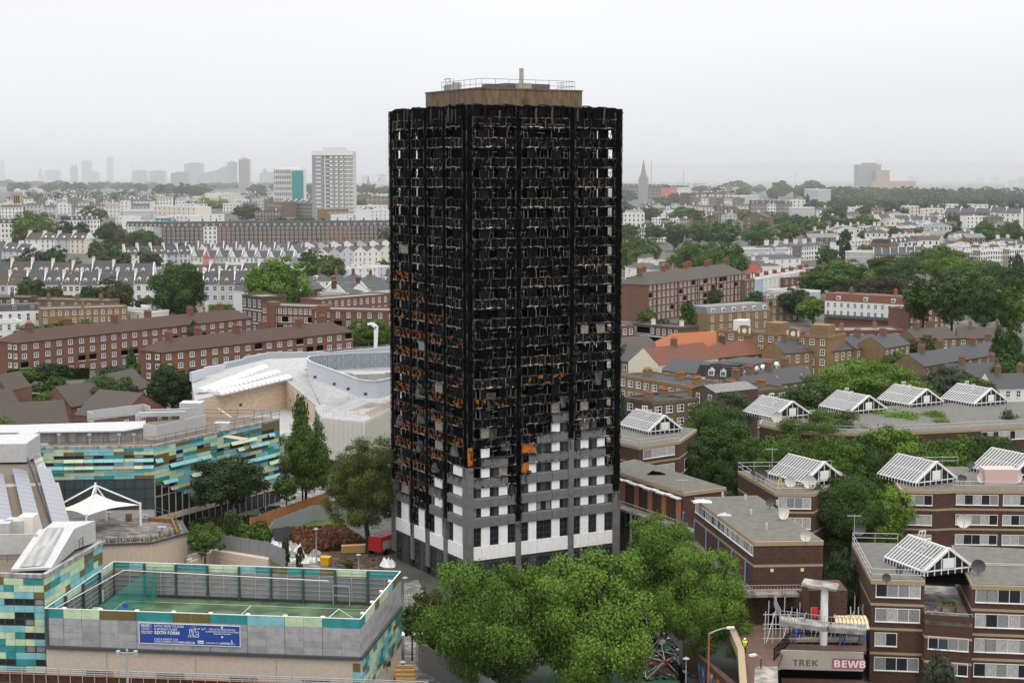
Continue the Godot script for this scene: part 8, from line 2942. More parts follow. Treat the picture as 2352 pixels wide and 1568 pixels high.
	for q in [[1582, 690, 55, 15, "tall", "deep", "tall narrow dark tree beside the balcony flats", 0.08], [1520, 722, 60, 12, "round", "grey", "grey green tree in front of the balcony flats", 0.12], [1640, 655, 50, 11, "round", "olive", "olive tree before the mansion flats' windows", 0.12], [1742, 660, 65, 13, "round", "deep", "dark tree right of the mansion flats", 0.12], [1835, 655, 80, 14, "round", "dark", "dark holly like tree below the white and blue terrace", 0.08], [1873, 675, 75, 12, "round", "bright", "bright tree beside the red mansard house", 0.1], [1760, 745, 45, 9, "airy", "grey", "thin birch before the gabled flats", 0.15], [2020, 695, 50, 9, "airy", "grey", "grey thin tree before the red mansard house's balcony", 0.15], [1487, 704, 45, 10, "round", "mid", "small tree with forked crown by the balcony flats", 0.15], [1432, 790, 50, 8, "round", "olive", "olive tree touching the tower's right edge", 0.1], [1590, 775, 50, 6, "round", "deep", "bushy tree in front of the orange roof, left", 0.1], [1632, 765, 35, 7, "round", "deep", "bushy tree in front of the orange roof, right", 0.1], [1425, 885, 30, 12, "round", "dark", "dark tree squeezed against the tower's right edge", 0.05], [2060, 800, 60, 9, "round", "mid", "creeper covered tree between the cottages", 0.1], [2125, 768, 70, 9, "round", "olive", "yellow green tree between the cottage rows", 0.1], [2335, 800, 90, 13, "round", "deep", "tree at the right edge beside the slate cottages", 0.1], [1450, 640, 60, 14, "cone", "dark", "dark fir between tower and mansion flats", 0.05], [1500, 640, 60, 7, "round", "bright", "light bush behind the mansion flats' left end", 0.1], [1575, 590, 75, 10, "round", "grey", "pale round tree behind the mansion flats", 0.1],
		[2320, 730, 70, 18, "round", "deep", "tall tree at the right edge before the park wall", 0.1], [2010, 765, 45, 7, "round", "mid", "small tree behind the twin gabled cottage", 0.1], [2305, 850, 40, 8, "airy", "bright", "bright young tree by the slate cottage row", 0.1]]:
		tree(q[0], q[1], q[2], q[3], q[4], q[5], q[6], g, q[7])
	g = "tall plane trees of the eastern park"
	for q in [[2130, 622, 95, 24, "deep", "left of three tall planes with bare trunks"], [2195, 628, 95, 24, "deep", "middle of three tall planes with bare trunks"], [2270, 635, 105, 24, "deep", "right of three tall planes with bare trunks"], [1945, 592, 150, 20, "mid", "broad crowned plane behind the red mansard house, left"], [2040, 625, 110, 17, "brown", "brownish copper tree behind the red mansard house"], [2165, 560, 150, 20, "mid", "rounded plane standing behind the three tall planes, left"], [2255, 590, 140, 20, "mid", "rounded plane standing behind the three tall planes, right"], [2060, 580, 120, 19, "deep", "plane between the copper tree and the rounded planes"], [2335, 600, 80, 20, "deep", "plane at the right edge behind the park"], [1880, 612, 80, 16, "deep", "plane at the left end of the park belt"], [2320, 640, 80, 22, "mid", "plane at the right edge beside the three tall planes"]]:
		tree(q[0], q[1], q[2], q[3], "round", q[4], q[5], g, 0.25 if "bare" in q[5] else 0.1)

# ---------------------------------------------------------------- terraces and the far city
func terraces() -> void:
	rng.seed = 121
	var t := {"roof": "gable", "rmat": "r_slate", "rise": 4.6, "fl": 3, "cols": 2, "chim": 1, "cw": 3.2, "party": true, "dorm": 2, "peak": true, "ww": 1.5, "wh": 1.9}
	row("the long grey dormered terrace", [-25, 654], [349, 652], 11, 11, 9, ["w_grey", "w_white", "w_lilac", "w_grey", "w_white", "w_grey", "w_cream", "w_lilac", "w_white"], t, 0.5)
	row("the grey green terrace between two large trees", [430, 653], [574, 652], 11, 11, 4, ["w_grey", "w_lilac", "w_grey", "w_slate"], t, 0.3)
	row("the row behind the grey terrace", [-25, 628], [350, 627], 11.5, 10, 8, ["w_white", "w_cream"], t, 0.6)
	row("the row behind the grey green terrace", [440, 630], [665, 632], 11, 10, 6, ["w_white", "w_grey"], t, 0.5)
	var du := {"roof": "gable", "rmat": "r_slate", "rise": 3.4, "fl": 3, "cols": 3, "chim": 1, "party": true, "dutch": true, "f0": 1, "cw": 2.4}
	row("the curved gable terrace of many colours", [436, 590], [672, 592], 10, 10, 8, ["w_cream", "w_red", "w_grey", "w_white", "w_white", "w_grey", "w_white", "w_lilac"], du)
	du.dutchmix = true
	row("the pale terrace behind the curved gables", [425, 575], [600, 574], 9, 10, 6, ["w_white", "w_cream", "w_white", "w_white", "w_lilac", "w_white"], du, 0.5)
	row("the light blue gables below the brown terrace", [597, 576], [692, 576], 9, 10, 3, ["w_blue", "w_blue", "w_white"], du)
	row("the white villas right of the curved gables", [692, 582], [900, 576], 9.5, 12, 7, ["w_white", "w_white", "w_grey", "w_lilac", "w_white", "w_white", "w_cream"], {"roof": "cross", "rmat": "r_slate", "rise": 2.8, "fl": 3, "cols": 2, "chim": 1, "party": false, "cmat": "b_stock"}, 0.6)
	row("the row below the brick terrace's end", [690, 564], [900, 560], 9.0, 11, 7, ["w_white", "w_grey", "w_white"], {"roof": "cross", "rmat": "r_slate", "rise": 2.6, "fl": 2, "cols": 2, "chim": 1, "cmat": "b_red"}, 0.8)
	row("the slate villas by the burnt tower", [702, 644], [900, 648], 10, 11, 5, ["w_white", "w_white", "w_cream", "b_stock", "b_stock"], {"roof": "hip", "rmat": "r_slate", "rise": 3.2, "fl": 3, "cols": 2, "chim": 1, "cmat": "b_red"}, 0.4)
	row("the railed white houses by the tower", [700, 622], [900, 612], 8, 11, 6, ["w_white", "w_white", "w_lilac"], {"roof": "flat", "rmat": "r_flat", "fl": 3, "cols": 2, "chim": 1}, 0.4)
	row("the long dark brick terrace with mansards", [371, 521], [898, 517], 13, 10, 17, ["b_brown", "b_brown", "b_brown", "w_white", "b_red", "b_brown", "b_brown", "b_brown", "b_brown", "b_brown", "b_brown", "b_brown", "b_red", "b_red", "b_brown", "b_brown", "b_brown"], {"roof": "mans", "rmat": "r_slate", "rise": 3.6, "fl": 4, "cols": 3, "chim": 1, "dorm": 2, "party": true, "party_mat": "b_brown", "cmat": "b_brown", "ww": 1.6, "wh": 2.0})
	row("the pale end of the brick terrace", [288, 520], [371, 521], 13, 10, 4, ["w_white", "w_grey"], {"roof": "mans", "rmat": "r_slate", "rise": 3.6, "fl": 4, "cols": 3, "chim": 1, "dorm": 2})
	row("the lilac cottages left of the coral red house", [290, 586], [440, 582], 8.5, 9, 5, ["w_white", "w_blue", "w_white", "w_grey", "w_lilac"], t, 0.6)
	row("the small villas between dark trees", [58, 549], [195, 552], 9, 10, 4, ["w_white", "w_white", "w_grey", "w_cream"], t, 0.5)
	row("the low lilac houses at the left edge", [-25, 574], [62, 580], 8, 10, 3, ["w_slate", "w_lilac", "w_white"], t, 0.5)
	var orn := {"roof": "mans", "rmat": "r_slate", "rise": 3.0, "fl": 4, "cols": 3, "chim": 1, "dorm": 2, "peak": true, "bandn": 3, "far": true, "cw": 3.0}
	row("the ornate stucco terrace at the left edge", [-25, 513], [28, 513], 15, 12, 2, ["w_white"], orn)
	row("the ornate stucco terrace behind the dark tree", [160, 506], [229, 504], 15, 12, 3, ["w_white", "w_grey"], orn)
	var f := {"roof": "flat", "rmat": "r_flat", "fl": 4, "cols": 8, "chim": 2, "far": true, "cw": 4.0, "bandn": 1}
	for q in [[351, 473, 450, 476, 18, "w_cream", "large cream stucco mansion with rows of small windows", 9], [281, 484, 343, 484, 15, "wrap", "white sheeted scaffold box in front of the cream mansion", 0], [356, 500, 384, 500, 11, "panel0", "teal netted scaffold below the cream mansion", 0], [384, 496, 432, 497, 12, "w_white", "white house wing below the cream mansion", 5], [430, 495, 515, 493, 11, "w_white", "long low white modern house with a glass end", 4], [265, 497, 281, 498, 14, "w_white", "narrow white house beside the sheeted scaffold", 2], [585, 484, 645, 484, 12, "b_brown", "brown brick hall with sloping roof lights", 8], [612, 462, 646, 465, 16, "b_stock", "blank brown gable wall at the end of the white banded terrace", 0], [752, 482, 800, 481, 12, "b_yellow", "ochre modern house with white balconies", 4], [800, 474, 890, 472, 12, "w_white", "white terraces below the distant dome", 8], [850, 484, 898, 482, 13, "w_white", "white villa with small gables beside the burnt tower", 5], [790, 494, 850, 492, 9, "w_white", "low white balconied house above the dark brick terrace", 4], [840, 452, 900, 452, 15, "b_stock", "beige hall with scaffolding beside the burnt tower", 6], [500, 446, 552, 444, 20, "w_cream", "pale pink block of flats left of the white office", 7], [0, 470, 60, 468, 12, "wrap", "pale sheeted roof at the left edge", 0]]:
		var p := f.duplicate()
		p.wall = q[5]
		p.cols = q[7]
		p.chim = 2 if q[7] > 4 else 0
		villa("far_building", q[6], "building", [q[0], q[1]], [q[2], q[3]], q[4], 16, p)
	f.cols = 3
	f.chim = 1
	f.cw = 3.0
	row("the white banded terrace below the offices", [645, 466], [750, 468], 15, 12, 8, ["b_brown"], {"roof": "gable", "rmat": "r_slate", "rise": 3.0, "fl": 4, "cols": 3, "chim": 1, "party": true, "bandn": 3, "far": true})
	row("the slate terrace right of the white banded one", [752, 462], [812, 462], 14, 12, 4, ["w_white", "w_grey"], orn)
	# east
	var h := {"roof": "hip", "rmat": "r_slate", "rise": 2.4, "fl": 3, "cols": 3, "chim": 2, "far": true, "cw": 2.6}
	var ef := [["the white villas along the wooded slope", 1775, 570, 1905, 562, 9, 6, ["w_white", "w_white", "b_brown"], h], ["the potted white terrace under trees", 1955, 553, 2046, 549, 10, 4, ["w_white", "w_cream"], f], ["the brown mansard terrace by the planes", 2046, 560, 2140, 552, 10, 5, ["b_stock", "w_white", "b_stock"], orn], ["the slate row behind the park planes", 2008, 585, 2140, 586, 10, 7, ["b_stock"], {"roof": "gable", "rmat": "r_slate", "rise": 4.0, "fl": 2, "cols": 2, "chim": 2, "party": true, "party_mat": "w_grey", "cmat": "b_red", "far": true}], ["the bay fronted row at the edge", 2200, 580, 2352, 572, 11, 9, ["w_white", "w_white", "b_yellow", "w_white"], f], ["the rear white row at the right edge", 2210, 566, 2352, 560, 10, 7, ["w_white", "b_stock"], f], ["the slate roofed villas before the dark woods", 2170, 488, 2345, 490, 12, 5, ["b_brown", "b_stock", "b_brown", "w_cream", "w_white"], {"roof": "gable", "rmat": "r_slate", "rise": 4.5, "fl": 3, "cols": 3, "chim": 2, "party": true, "far": true}], ["the pale roofs below the woods", 2026, 507, 2164, 505, 11, 4, ["w_white", "w_cream"], {"roof": "gable", "rmat": "r_slate", "rise": 4.0, "fl": 3, "cols": 3, "chim": 2, "party": true, "far": true}], ["the brick mansions below the spire", 1428, 428, 1540, 427, 20, 6, ["b_brown", "b_brown", "b_red"], orn], ["the ornate red and white mansions", 1540, 431, 1585, 430, 20, 3, ["w_red", "w_white", "w_white"], orn], ["the brown houses stepping down the slope", 1586, 444, 1668, 440, 17, 5, ["b_brown", "b_stock"], f], ["the ochre mansions on the crest", 1651, 430, 1699, 430, 19, 3, ["w_cream", "b_yellow"], orn], ["the grey houses on the slope", 1592, 455, 1700, 456, 14, 6, ["b_brown", "w_white", "b_stock"], h], ["the mixed mansions right of the slope", 1725, 468, 1820, 468, 15, 5, ["b_brown", "b_stock", "w_white"], orn], ["the modern houses on the slope", 1497, 502, 1582, 503, 10, 4, ["w_white", "b_brown", "w_white", "b_stock"], f], ["the white villas beside the tower's right edge", 1426, 528, 1532, 528, 9, 5, ["w_white", "w_white", "w_grey"], h], ["the brick and white modern houses", 1944, 520, 2048, 521, 11, 4, ["b_red", "w_white", "w_white", "b_red"], f], ["the low houses by the twin trees", 2062, 523, 2150, 523, 10, 4, ["w_white", "w_white", "b_brown", "w_white"], f]]
	for q in ef:
		row(q[0], [q[1], q[2]], [q[3], q[4]], q[5], 13, q[6], q[7], q[8], 0.5)
	for q in [[1697, 572, 1809, 570, 9, "wrap", "long white sheeted roof in front of the villas", 0], [1942, 578, 2008, 580, 11, "wrap", "grey sheeted scaffold house under the dark poplar", 0], [1698, 450, 1744, 449, 14, "wrap", "white sheeted box high on the wooded slope", 0], [1819, 477, 1872, 477, 14, "wrap", "white sheeted box right of the brown mansions", 0], [2070, 474, 2111, 474, 14, "w_cream", "white house with stepped gables before the woods", 4], [1955, 477, 2001, 477, 13, "w_white", "low white villas left of the woods", 5], [2003, 477, 2032, 477, 14, "b_stock", "grey brick mansard house before the woods", 3], [2123, 480, 2168, 480, 14, "w_cream", "cream flats with dark roof before the woods", 4], [2165, 470, 2270, 470, 15, "w_white", "broad white modern flats before the woods", 9], [1820, 460, 1850, 460, 16, "w_white", "white house on the slope with a dark base", 3], [1848, 434, 1880, 436, 22, "w_grey", "grey office among trees on the crest", 4]]:
		var p := f.duplicate()
		p.wall = q[5]
		p.cols = q[7]
		p.chim = 1 if q[7] > 0 else 0
		villa("far_building", q[6], "building", [q[0], q[1]], [q[2], q[3]], q[4], 16, p)
	villa("studio_house", "brown studio house with a tall white window in the slope's trees", "house", [1882 - 175, 498], [1762, 499], 14, 12, {"wall": "b_stock", "roof": "cross", "rmat": "r_brown", "rise": 4, "fl": 2, "cols": 2, "chim": 1, "far": true})
	# little roofs that fill the distance
	for q in [[0, 250, 434, 460, 22, "roofs round the clock tower"], [150, 640, 446, 470, 46, "roofs between western trees"], [0, 330, 462, 480, 20, "roofs above the stucco terrace"], [550, 898, 446, 462, 28, "roofs under the office towers"], [1430, 1760, 470, 500, 22, "roofs in the slope's trees"], [1850, 2352, 478, 560, 60, "roofs in eastern trees"], [1430, 1700, 416, 432, 18, "roofs along the eastern crest"]]:
		for i in q[4]:
			var x := rr(q[0], q[1])
			var y := rr(q[2], q[3])
			var k: String = ["w_white", "w_white", "w_cream", "b_stock", "b_brown", "w_grey"][rng.randi() % 6]
			var e := rise_at(x, y, 11)
			var a := G(x, y, 11 + e)
			var w := rr(9, 22)
			var rk: String = ["flat", "gable", "hip", "cross"][rng.randi() % 4]
			var third: String = ["west end", "middle", "east end"][int(3.0 * (x - q[0]) / (q[1] - q[0] + 1.0))]
			var o := thing("distant_house", "%s %s house, %s of the %s" % [COLOURS[k], {"flat": "flat roofed", "gable": "ridged", "hip": "hip roofed", "cross": "gabled"}[rk], third, q[5]], "house", frame(V(a.x, e, a.z), V(1, 0, rr(-0.35, 0.2))), q[5])
			house(o, w, 11, rr(9.5, 12.5), {"wall": k, "roof": rk, "rmat": ["r_slate", "r_slate", "r_flat", "r_brown"][rng.randi() % 4], "rise": 2.6, "fl": 3, "cols": int(w / 3.5), "chim": 1 + rng.randi() % 2, "far": true, "cw": 3.0})

# a far tower standing at a known distance: two faces with bands of windows
func tower_at(n: String, label: String, x0: float, x1: float, top: float, away: float, wall: Material, glass: Material, floors: int, cols: int, split := 1.0, side: Material = null) -> Node3D:
	var a := Q(x0, 398, away)
	var b := Q(x1, 398, away)
	var hgt := Q(x0, top, away).y
	var w := b.x - a.x
	var o := thing(n, label, "tower block", Transform3D(Basis(), V(a.x, 0, a.z)))
	bx(o, "body", wall, V(0, 0, -w * 0.7), V(w, hgt, 0))
	var y0 := hgt * 0.1
	for f in floors:
		var y := y0 + (hgt - y0) * f / floors
		var fh := (hgt - y0) / floors
		bx(o, "window_band", glass, V(w * 0.03, y + fh * 0.25, 0), V(w * split - w * 0.03, y + fh * 0.8, 0.35))
	for c in cols:
		bx(o, "pier", wall, V(w * split * c / cols, y0, 0.3), V(w * split * (c + 0.28) / cols, hgt * 0.99, 0.8))
	if side:
		bx(o, "side_screen", side, V(w * split, hgt * 0.04, 0.0), V(w * 0.99, hgt * 0.97, 1.2))
	bx(o, "roof_plant", wall, V(w * 0.25, hgt, -w * 0.5), V(w * 0.8, hgt * 1.035 + 1, -w * 0.1))
	return o

func far_city() -> void:
	rng.seed = 131
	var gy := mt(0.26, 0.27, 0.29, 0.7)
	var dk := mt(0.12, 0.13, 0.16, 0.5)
	var gw := mt(0.16, 0.18, 0.20, 0.3)
	var o := tower_at("office_tower", "white office slab with a teal screened right side", 628, 697, 388, 1750, mt(0.66, 0.66, 0.64, 0.7), gw, 9, 10, 0.62, mt(0.03, 0.26, 0.27, 0.6))
	o = tower_at("residential_tower", "tall grey and white residential slab with balconies, left of the burnt tower", 717, 812, 347, 1650, mt(0.55, 0.54, 0.52, 0.8), gw, 17, 7, 1.0)
	bx(o, "dark_stair_wall", gy, V(0, 0, 0.1), V(11, 74, 1.6))
	for f in 16:
		for c in 5:
			bx(o, "balcony", K.w_white, V(18 + c * 5.0, 9 + f * 4.15, 0.4), V(21.4 + c * 5.0, 10.4 + f * 4.15, 2.0))
		bx(o, "stair_window", K.w_white, V(4, 9 + f * 4.15, 1.6), V(9, 10.3 + f * 4.15, 1.7))
	bx(o, "top_band", K.w_white, V(0, 74, 0.2), V(42, 78.6, 1.9))
	o = tower_at("barracks_tower", "slim pale concrete tower with a stepped top", 548, 573, 366, 3100, mt(0.5, 0.48, 0.47), gw, 22, 5)
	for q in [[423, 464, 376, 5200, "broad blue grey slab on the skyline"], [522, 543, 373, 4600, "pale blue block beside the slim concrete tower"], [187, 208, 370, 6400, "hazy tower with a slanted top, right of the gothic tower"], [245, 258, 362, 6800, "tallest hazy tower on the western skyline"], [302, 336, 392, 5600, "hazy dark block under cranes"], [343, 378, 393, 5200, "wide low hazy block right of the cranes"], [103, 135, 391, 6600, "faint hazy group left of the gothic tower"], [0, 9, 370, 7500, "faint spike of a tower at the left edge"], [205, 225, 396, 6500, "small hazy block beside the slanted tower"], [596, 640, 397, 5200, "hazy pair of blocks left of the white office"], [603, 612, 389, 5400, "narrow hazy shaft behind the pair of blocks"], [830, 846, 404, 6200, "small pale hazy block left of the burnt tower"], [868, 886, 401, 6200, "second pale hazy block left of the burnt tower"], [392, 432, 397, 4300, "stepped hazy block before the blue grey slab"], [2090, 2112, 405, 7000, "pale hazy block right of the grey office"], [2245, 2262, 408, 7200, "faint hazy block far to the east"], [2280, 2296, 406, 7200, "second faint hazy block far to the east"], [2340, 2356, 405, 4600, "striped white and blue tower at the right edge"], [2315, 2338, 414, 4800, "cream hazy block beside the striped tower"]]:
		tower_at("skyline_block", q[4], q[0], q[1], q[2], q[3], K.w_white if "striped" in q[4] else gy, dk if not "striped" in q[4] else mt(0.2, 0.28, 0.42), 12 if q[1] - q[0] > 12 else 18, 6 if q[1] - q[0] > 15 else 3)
	# wedge roofs, gothic tower, spires, cranes
	for q in [[452, 483, 404, 393, 4500, "glassy wedge roof rising to the right, left of two"], [483, 522, 396, 380, 4600, "purple grey wedge roof rising to the right, right of two"]]:
		var a := Q(q[0], q[2], q[4])
		var b := Q(q[1], q[3], q[4])
		var m := M.new(gy)
		m.hexa([V(a.x, 0, a.z - 30), V(b.x, 0, a.z - 30), V(b.x, 0, a.z), V(a.x, 0, a.z), V(a.x, a.y, a.z - 30), V(b.x, b.y, a.z - 30), V(b.x, b.y, a.z), V(a.x, a.y, a.z)])
		single("wedge_building", q[5], "building", m.mesh())
	o = tower_at("gothic_tower", "hazy square gothic tower with corner pinnacles", 161, 176, 386, 6000, dk, dk, 3, 3)
	var gh := Q(161, 386, 6000).y
	var gw2 := Q(176, 398, 6000).x - Q(161, 398, 6000).x
	for x in [0.0, gw2 * 0.3, gw2 * 0.65, gw2 - 4.0]:
		var m := M.new(dk)
		m.tube(V(x + 2, gh, -2), V(x + 2, gh + 16, -2), 3.0, 6, 0.3)
		put(o, "pinnacle", m.mesh())
	for q in [[1478, 366, 418, 2350, 6.0, "grey stone spire of a church right of the burnt tower"], [93, 383, 402, 6300, 9.0, "tiny hazy spire west of the gothic tower"], [846, 401, 425, 2900, 3.2, "dark little spire left of the burnt tower"], [26, 426, 470, 2000, 2.2, "finial of a small far cupola at the left edge"]]:
		var b := Q(q[0], q[2], q[3])
		var t := Q(q[0], q[1], q[3])
		o = thing("church_spire", q[5], "spire", Transform3D(Basis(), V(b.x, 0, b.z)))
		var m := M.new(mt(0.24, 0.22, 0.2))
		m.tube(V(0, b.y, 0), V(0, t.y, 0), q[4], 8, 0.1)
		put(o, "spire", m.mesh())
		bx(o, "tower", m.mat if m.mat else gy, V(-q[4] * 1.1, 0, -q[4] * 1.1), V(q[4] * 1.1, b.y, q[4] * 1.1))
		for i in 4:
			m = M.new(gy)
			var c: Vector3 = V([-1, 1, 1, -1][i], 0, [-1, -1, 1, 1][i]) * float(q[4])
			m.tube(c + V(0, b.y, 0), c + V(0, b.y + (t.y - b.y) * 0.3, 0), q[4] * 0.2, 5, 0.05)
			put(o, "pinnacle", m.mesh())
	var ct := Q(40, 431, 1750)
	o = thing("clock_tower", "buff clock tower with a green dome at the left edge", "clock tower", Transform3D(Basis(), V(ct.x, 0, ct.z)))
	bx(o, "shaft", mt(0.34, 0.22, 0.13), V(-6, 0, -6), V(6, 22, 6))
	bx(o, "belfry", mt(0.36, 0.26, 0.17), V(-4.2, 22, -4.2), V(4.2, 35, 4.2))
	for i in 3:
		bx(o, "opening", K.black, V(-3.0 + i * 2.2, 24, 4.2), V(-1.6 + i * 2.2, 32, 4.3))
	var dm := SphereMesh.new()
	dm.radius = 4.4
	dm.height = 8.0
	put(o, "dome", dm, mt(0.28, 0.42, 0.36), Transform3D(Basis(), V(0, 35.5, 0)))
	var cm := M.new(K.w_white)
	cm.tube(V(0, 16, 6), V(0, 16, 6.2), 2.2, 14)
	put(o, "clock_face", cm.mesh())
	var ds := Q(852, 445, 2300)
	single("dome", "white dome on a long pale roof beside the burnt tower", "dome", dm, K.w_white, Transform3D(Basis.from_scale(V(1.5, 1.5, 1.5)), V(ds.x, 21, ds.z)))
	for q in [[300, 375, 6000, -9, "left of the hazy dark block"], [318, 381, 5800, 4, "over the hazy dark block"], [331, 383, 5900, 7, "right of the hazy dark block"], [875, 408, 2500, 14, "green jib beside the burnt tower"], [1497, 368, 2600, 1, "beside the grey stone spire"], [1571, 390, 3600, 1, "right of the spire over far roofs"], [1848, 383, 5500, 20, "over the distant eastern ridge"], [2031, 383, 5200, -8, "right of the grey office"]]:
		var t := Q(q[0], q[1], q[2])
		o = thing("tower_crane", "thin crane, %s" % q[4], "crane", Transform3D(Basis(), V(t.x, 0, t.z)))
		var s: float = q[2] / 3700.0
		var m := M.new(mt(0.25, 0.3, 0.3))
		m.bar(V(-q[3] * s, 0, 0), V(-q[3] * s, t.y - 14 * s, 0), 1.1 * s, 1.1 * s)
		put(o, "mast", m.mesh())
		m = M.new(mt(0.3, 0.2, 0.2))
		m.bar(V(-q[3] * s, t.y - 14 * s, 0), V(0, t.y, 0), 0.8 * s, 0.8 * s)
		put(o, "jib", m.mesh())
	o = tower_at("office_tower", "wide grey glass office tower with a white roof stair, far to the east", 1970, 2024, 378, 3300, gy, mt(0.3, 0.33, 0.36, 0.2), 13, 0)
	bx(o, "stair", K.w_white, V(40, 70, -10), V(50, 84, -2))
	bx(o, "stone_wing", mt(0.42, 0.30, 0.24), V(34, 0, 2), V(60, 62, 24))
	bx(o, "stone_wing", mt(0.42, 0.31, 0.26), V(24, 0, 4), V(112, 40, 30))
	# the ridge on the horizon
	var m := M.new(mt(0.04, 0.05, 0.05, 0.95))
	var f := FastNoiseLite.new()
	f.seed = 3
	f.frequency = 0.0009
	for i in 90:
		var xa := -5200.0 + i * 120.0
		var pts := []
		for x in [xa, xa + 120.0]:
			var e := smoothstep(-2500.0, 1400.0, x) * 92.0 + 30.0 + f.get_noise_1d(x) * 26.0
			pts.append(V(x, e, -11000))
		m.quad(V(xa, 0, -9500), pts[0], pts[1], V(xa + 120, 0, -9500))
		m.quad(pts[0], V(xa, 20, -13000), V(xa + 120, 20, -13000), pts[1])
	struct("hills", m.mesh())

func belt(where: String, a: Array, b: Array, n: int, w: float, h: float, kinds: Array, j := 4.0) -> void:
	for i in n:
		var t := (i + 0.5) / n
		tree(lerpf(a[0], b[0], t) + rr(-j, j), lerpf(a[1], b[1], t) + rr(-j, j) * 0.5, w * rr(0.8, 1.35), h * rr(1.0, 1.35), "round", kinds[rng.randi() % kinds.size()], "%s tree from west in %s" % [ORD[i % 20], where], "trees of " + where, 0.03)

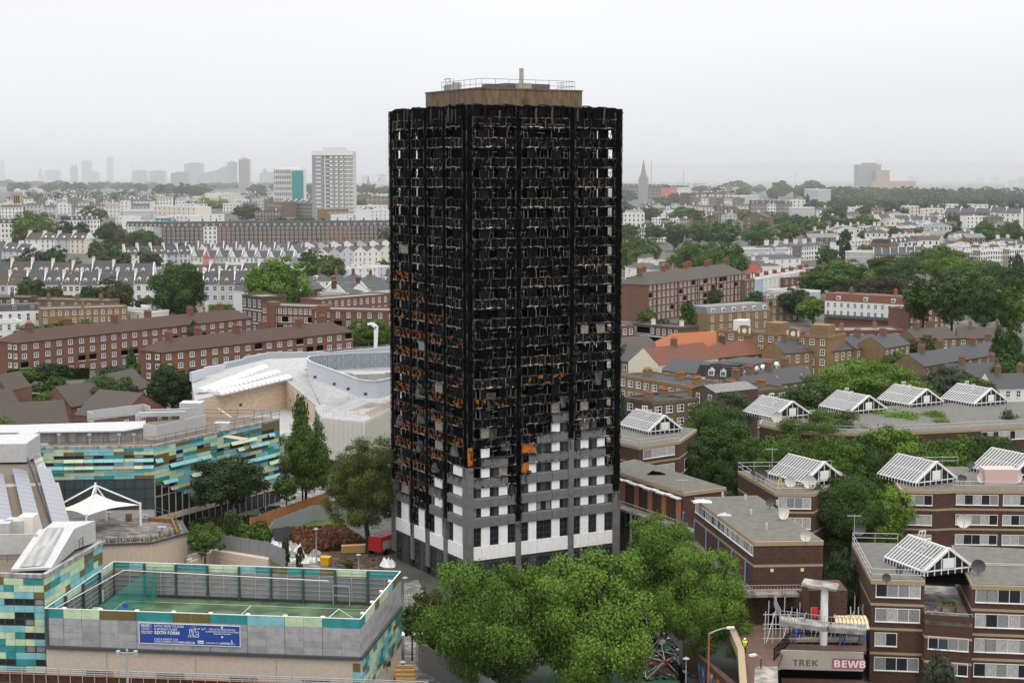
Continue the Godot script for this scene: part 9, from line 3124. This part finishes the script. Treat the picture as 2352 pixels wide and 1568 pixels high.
func far_trees() -> void:
	rng.seed = 141
	var g := "trees among the western terraces"
	for q in [[70, 476, 92, 20, "bright", "huge bright plane group at the left edge, upper"], [60, 500, 80, 17, "mid", "huge plane group at the left edge, lower"], [158, 500, 85, 17, "dark", "large dark tree before the ornate stucco terrace"], [105, 440, 110, 21, "mid", "broad mid green tree left of the blue sheeted roofs"], [246, 502, 66, 16, "deep", "deep green tree left of the white fronted end"], [282, 524, 46, 12, "olive", "olive tree before the white fronted end"], [326, 520, 66, 13, "mid", "tree before the dark brick terrace's left end"], [208, 470, 62, 15, "mid", "tree behind the ornate stucco terrace"], [205, 434, 86, 20, "mid", "spreading tree above the small dome"], [330, 442, 64, 18, "bright", "bright round tree left of the cream mansion"], [392, 446, 50, 16, "mid", "tree just above the cream mansion"], [443, 421, 48, 18, "deep", "dark round tree on the far left crest"], [480, 448, 78, 17, "bright", "left of three big trees right of the cream mansion"], [545, 440, 84, 18, "bright", "middle of three big trees right of the cream mansion"], [562, 462, 60, 16, "deep", "right of three big trees right of the cream mansion"], [70, 566, 54, 11, "blue", "dark blue green tree above the grey terrace"], [120, 560, 52, 12, "deep", "dark tree beside the blue green one"], [216, 552, 36, 11, "deep", "narrow dark tree left of the lilac cottages"], [254, 562, 80, 12, "deep", "wide dark tree in front of the lilac cottages"], [338, 566, 54, 12, "grey", "grey green tree right of the lilac cottages"], [30, 582, 64, 9, "olive", "olive tree at the left edge above the grey terrace"], [158, 590, 54, 8, "mid", "low tree above the grey terrace's middle"], [68, 627, 70, 13, "deep", "round tree in front of the grey terrace, leftmost"], [122, 648, 44, 10, "olive", "small olive tree in front of the grey terrace"], [258, 632, 76, 12, "olive", "olive plane in front of the pink corner house"], [198, 648, 60, 10, "dark", "dark tree in front of the grey terrace"], [400, 588, 125, 20, "deep", "large dark plane between the two grey terraces"], [632, 581, 145, 20, "bright", "large bright plane right of the grey green terrace"], [735, 574, 95, 14, "mid", "broad tree before the white villas"], [876, 589, 34, 9, "mid", "small round tree beside the burnt tower's left edge"], [705, 565, 40, 12, "dark", "dark pointed tree behind the big bright plane"], [640, 495, 70, 12, "deep", "tree left in front of the white banded terrace"], [695, 492, 60, 12, "deep", "tree in front of the white banded terrace"], [735, 500, 40, 10, "mid", "small tree right before the white banded terrace"], [770, 446, 60, 14, "mid", "tree at the foot of the residential slab"], [840, 442, 70, 15, "bright", "bright tree below the dome"], [745, 442, 36, 15, "blue", "blue green tree before the residential slab"], [600, 440, 34, 16, "dark", "dark tree left of the white office"], [850, 472, 46, 12, "bright", "bright tree above the white gabled villa"], [885, 520, 40, 10, "grey", "bushy tree at the dark brick terrace's right end"], [620, 556, 50, 8, "deep", "bush before the dark brick terrace, left"], [690, 552, 46, 8, "deep", "bush before the dark brick terrace, right"], [170, 530, 44, 10, "grey", "small grey tree before the small villas"], [430, 560, 40, 9, "mid", "tree at the dark brick terrace's foot by the small villas"]]:
		tree(q[0], q[1], q[2], q[3] * 1.35, "round", q[4], q[5], g, 0.02)
	g = "trees on the eastern slope"
	for q in [[1458, 530, 66, 17, "mid", "big plane beside the tower's right edge, left"], [1492, 545, 52, 14, "mid", "big plane beside the tower's right edge, right"], [1600, 541, 105, 19, "mid", "left of two huge planes behind the mansion flats"], [1680, 543, 82, 19, "mid", "right of two huge planes behind the mansion flats"], [1550, 518, 42, 13, "dark", "dark tree above the huge planes"], [1497, 468, 42, 15, "mid", "tree over the modern white houses, left"], [1585, 470, 96, 16, "mid", "wide tree over the modern white houses"], [1440, 460, 44, 17, "deep", "tree at the tower's right edge, higher"], [1518, 446, 44, 17, "mid", "rounded tree below the far dark brick mansions"], [1550, 440, 36, 18, "blue", "blue green tree below the ornate mansions"], [1442, 432, 40, 18, "blue", "blue green tree below the church spire"], [1608, 500, 54, 15, "mid", "first plane of the long belt, nearest the tower"], [1668, 498, 80, 17, "mid", "second plane of the long belt"], [1748, 504, 80, 16, "mid", "third plane of the long belt"], [1815, 498, 52, 16, "mid", "fourth plane of the long belt"], [1870, 494, 62, 16, "mid", "fifth plane of the long belt"], [1690, 410, 76, 25, "mid", "big crest tree above the ochre mansions"], [1797, 409, 48, 25, "mid", "round crest tree right of the ochre mansions"], [1868, 409, 66, 25, "mid", "broad crest tree near the grey office"], [1760, 545, 38, 9, "dark", "small dark tree behind the long sheeted roof"], [1920, 467, 54, 16, "deep", "dark tree left of the low white villas"], [2000, 489, 54, 15, "mid", "tree below the low white villas"], [1943, 528, 40, 16, "dark", "dark poplar above the grey sheeted house"], [2060, 512, 32, 13, "deep", "round tree right of the brick and white houses"], [2188, 490, 42, 14, "deep", "dark tree in the slate roofed villas' row"], [2270, 500, 70, 17, "mid", "left of twin big trees at the right edge"], [2325, 499, 70, 17, "mid", "right of twin big trees at the right edge"], [2200, 518, 50, 13, "dark", "dark low tree left of the twin big trees"], [2175, 558, 86, 17, "bright", "bright tree before the white bay fronted row"], [2340, 575, 40, 14, "dark", "dark tree at the end of the white bay fronted row"], [1990, 556, 40, 9, "mid", "small tree beside the grey sheeted house"], [1420 + 20, 560, 40, 13, "mid", "tree low beside the tower's right edge"], [1905, 556, 50, 13, "deep", "tree at the white villas' right end"], [2110, 522, 30, 10, "deep", "dark conical tree by the low white houses"]]:
		tree(q[0], q[1], q[2], q[3] * 1.35, "tall" if "poplar" in q[5] else "round", q[4], q[5], g, 0.02)
	belt("the dark eastern wood's back line", [1880, 424], [2350, 428], 19, 42, 22, ["deep", "blue", "deep", "mid"])
	belt("the dark eastern wood's middle line", [1865, 438], [2352, 440], 20, 46, 20, ["deep", "blue", "mid", "olive"])
	belt("the dark eastern wood's front line", [1860, 456], [2352, 458], 19, 46, 18, ["deep", "deep", "mid", "blue"])
	belt("the far park belt under the western skyline", [0, 413], [420, 418], 18, 38, 20, ["deep", "blue"], 6.0)
	belt("the far park belt behind the office towers", [420, 417], [900, 420], 19, 40, 19, ["deep", "blue", "mid"], 6.0)
	belt("the tree line behind the clock tower", [10, 440], [300, 436], 9, 34, 15, ["mid", "deep"], 8.0)
	belt("the gardens behind the lilac cottages", [20, 545], [430, 552], 10, 26, 8, ["mid", "deep", "olive"], 8.0)
	belt("the garden trees along the grey terrace's foot", [20, 668], [350, 674], 8, 40, 7, ["mid", "deep", "olive"], 8.0)
	belt("the belt under the slope's villas", [1440, 505], [1640, 512], 8, 40, 13, ["mid", "deep"], 8.0)
	belt("the crest trees east of the spire", [1600, 424], [1880, 424], 9, 34, 18, ["mid", "deep", "blue"], 6.0)
	belt("the gardens between the eastern villas", [1880, 520], [2350, 532], 14, 34, 10, ["mid", "deep"], 10.0)
	belt("the gardens behind the park planes", [1900, 545], [2230, 548], 9, 30, 10, ["mid", "bright"], 8.0)
	belt("the slope's hidden gardens", [1700, 478], [2020, 500], 11, 40, 13, ["mid", "deep"], 8.0)

func V(x: float, y: float, z: float) -> Vector3:
	return Vector3(x, y, z)
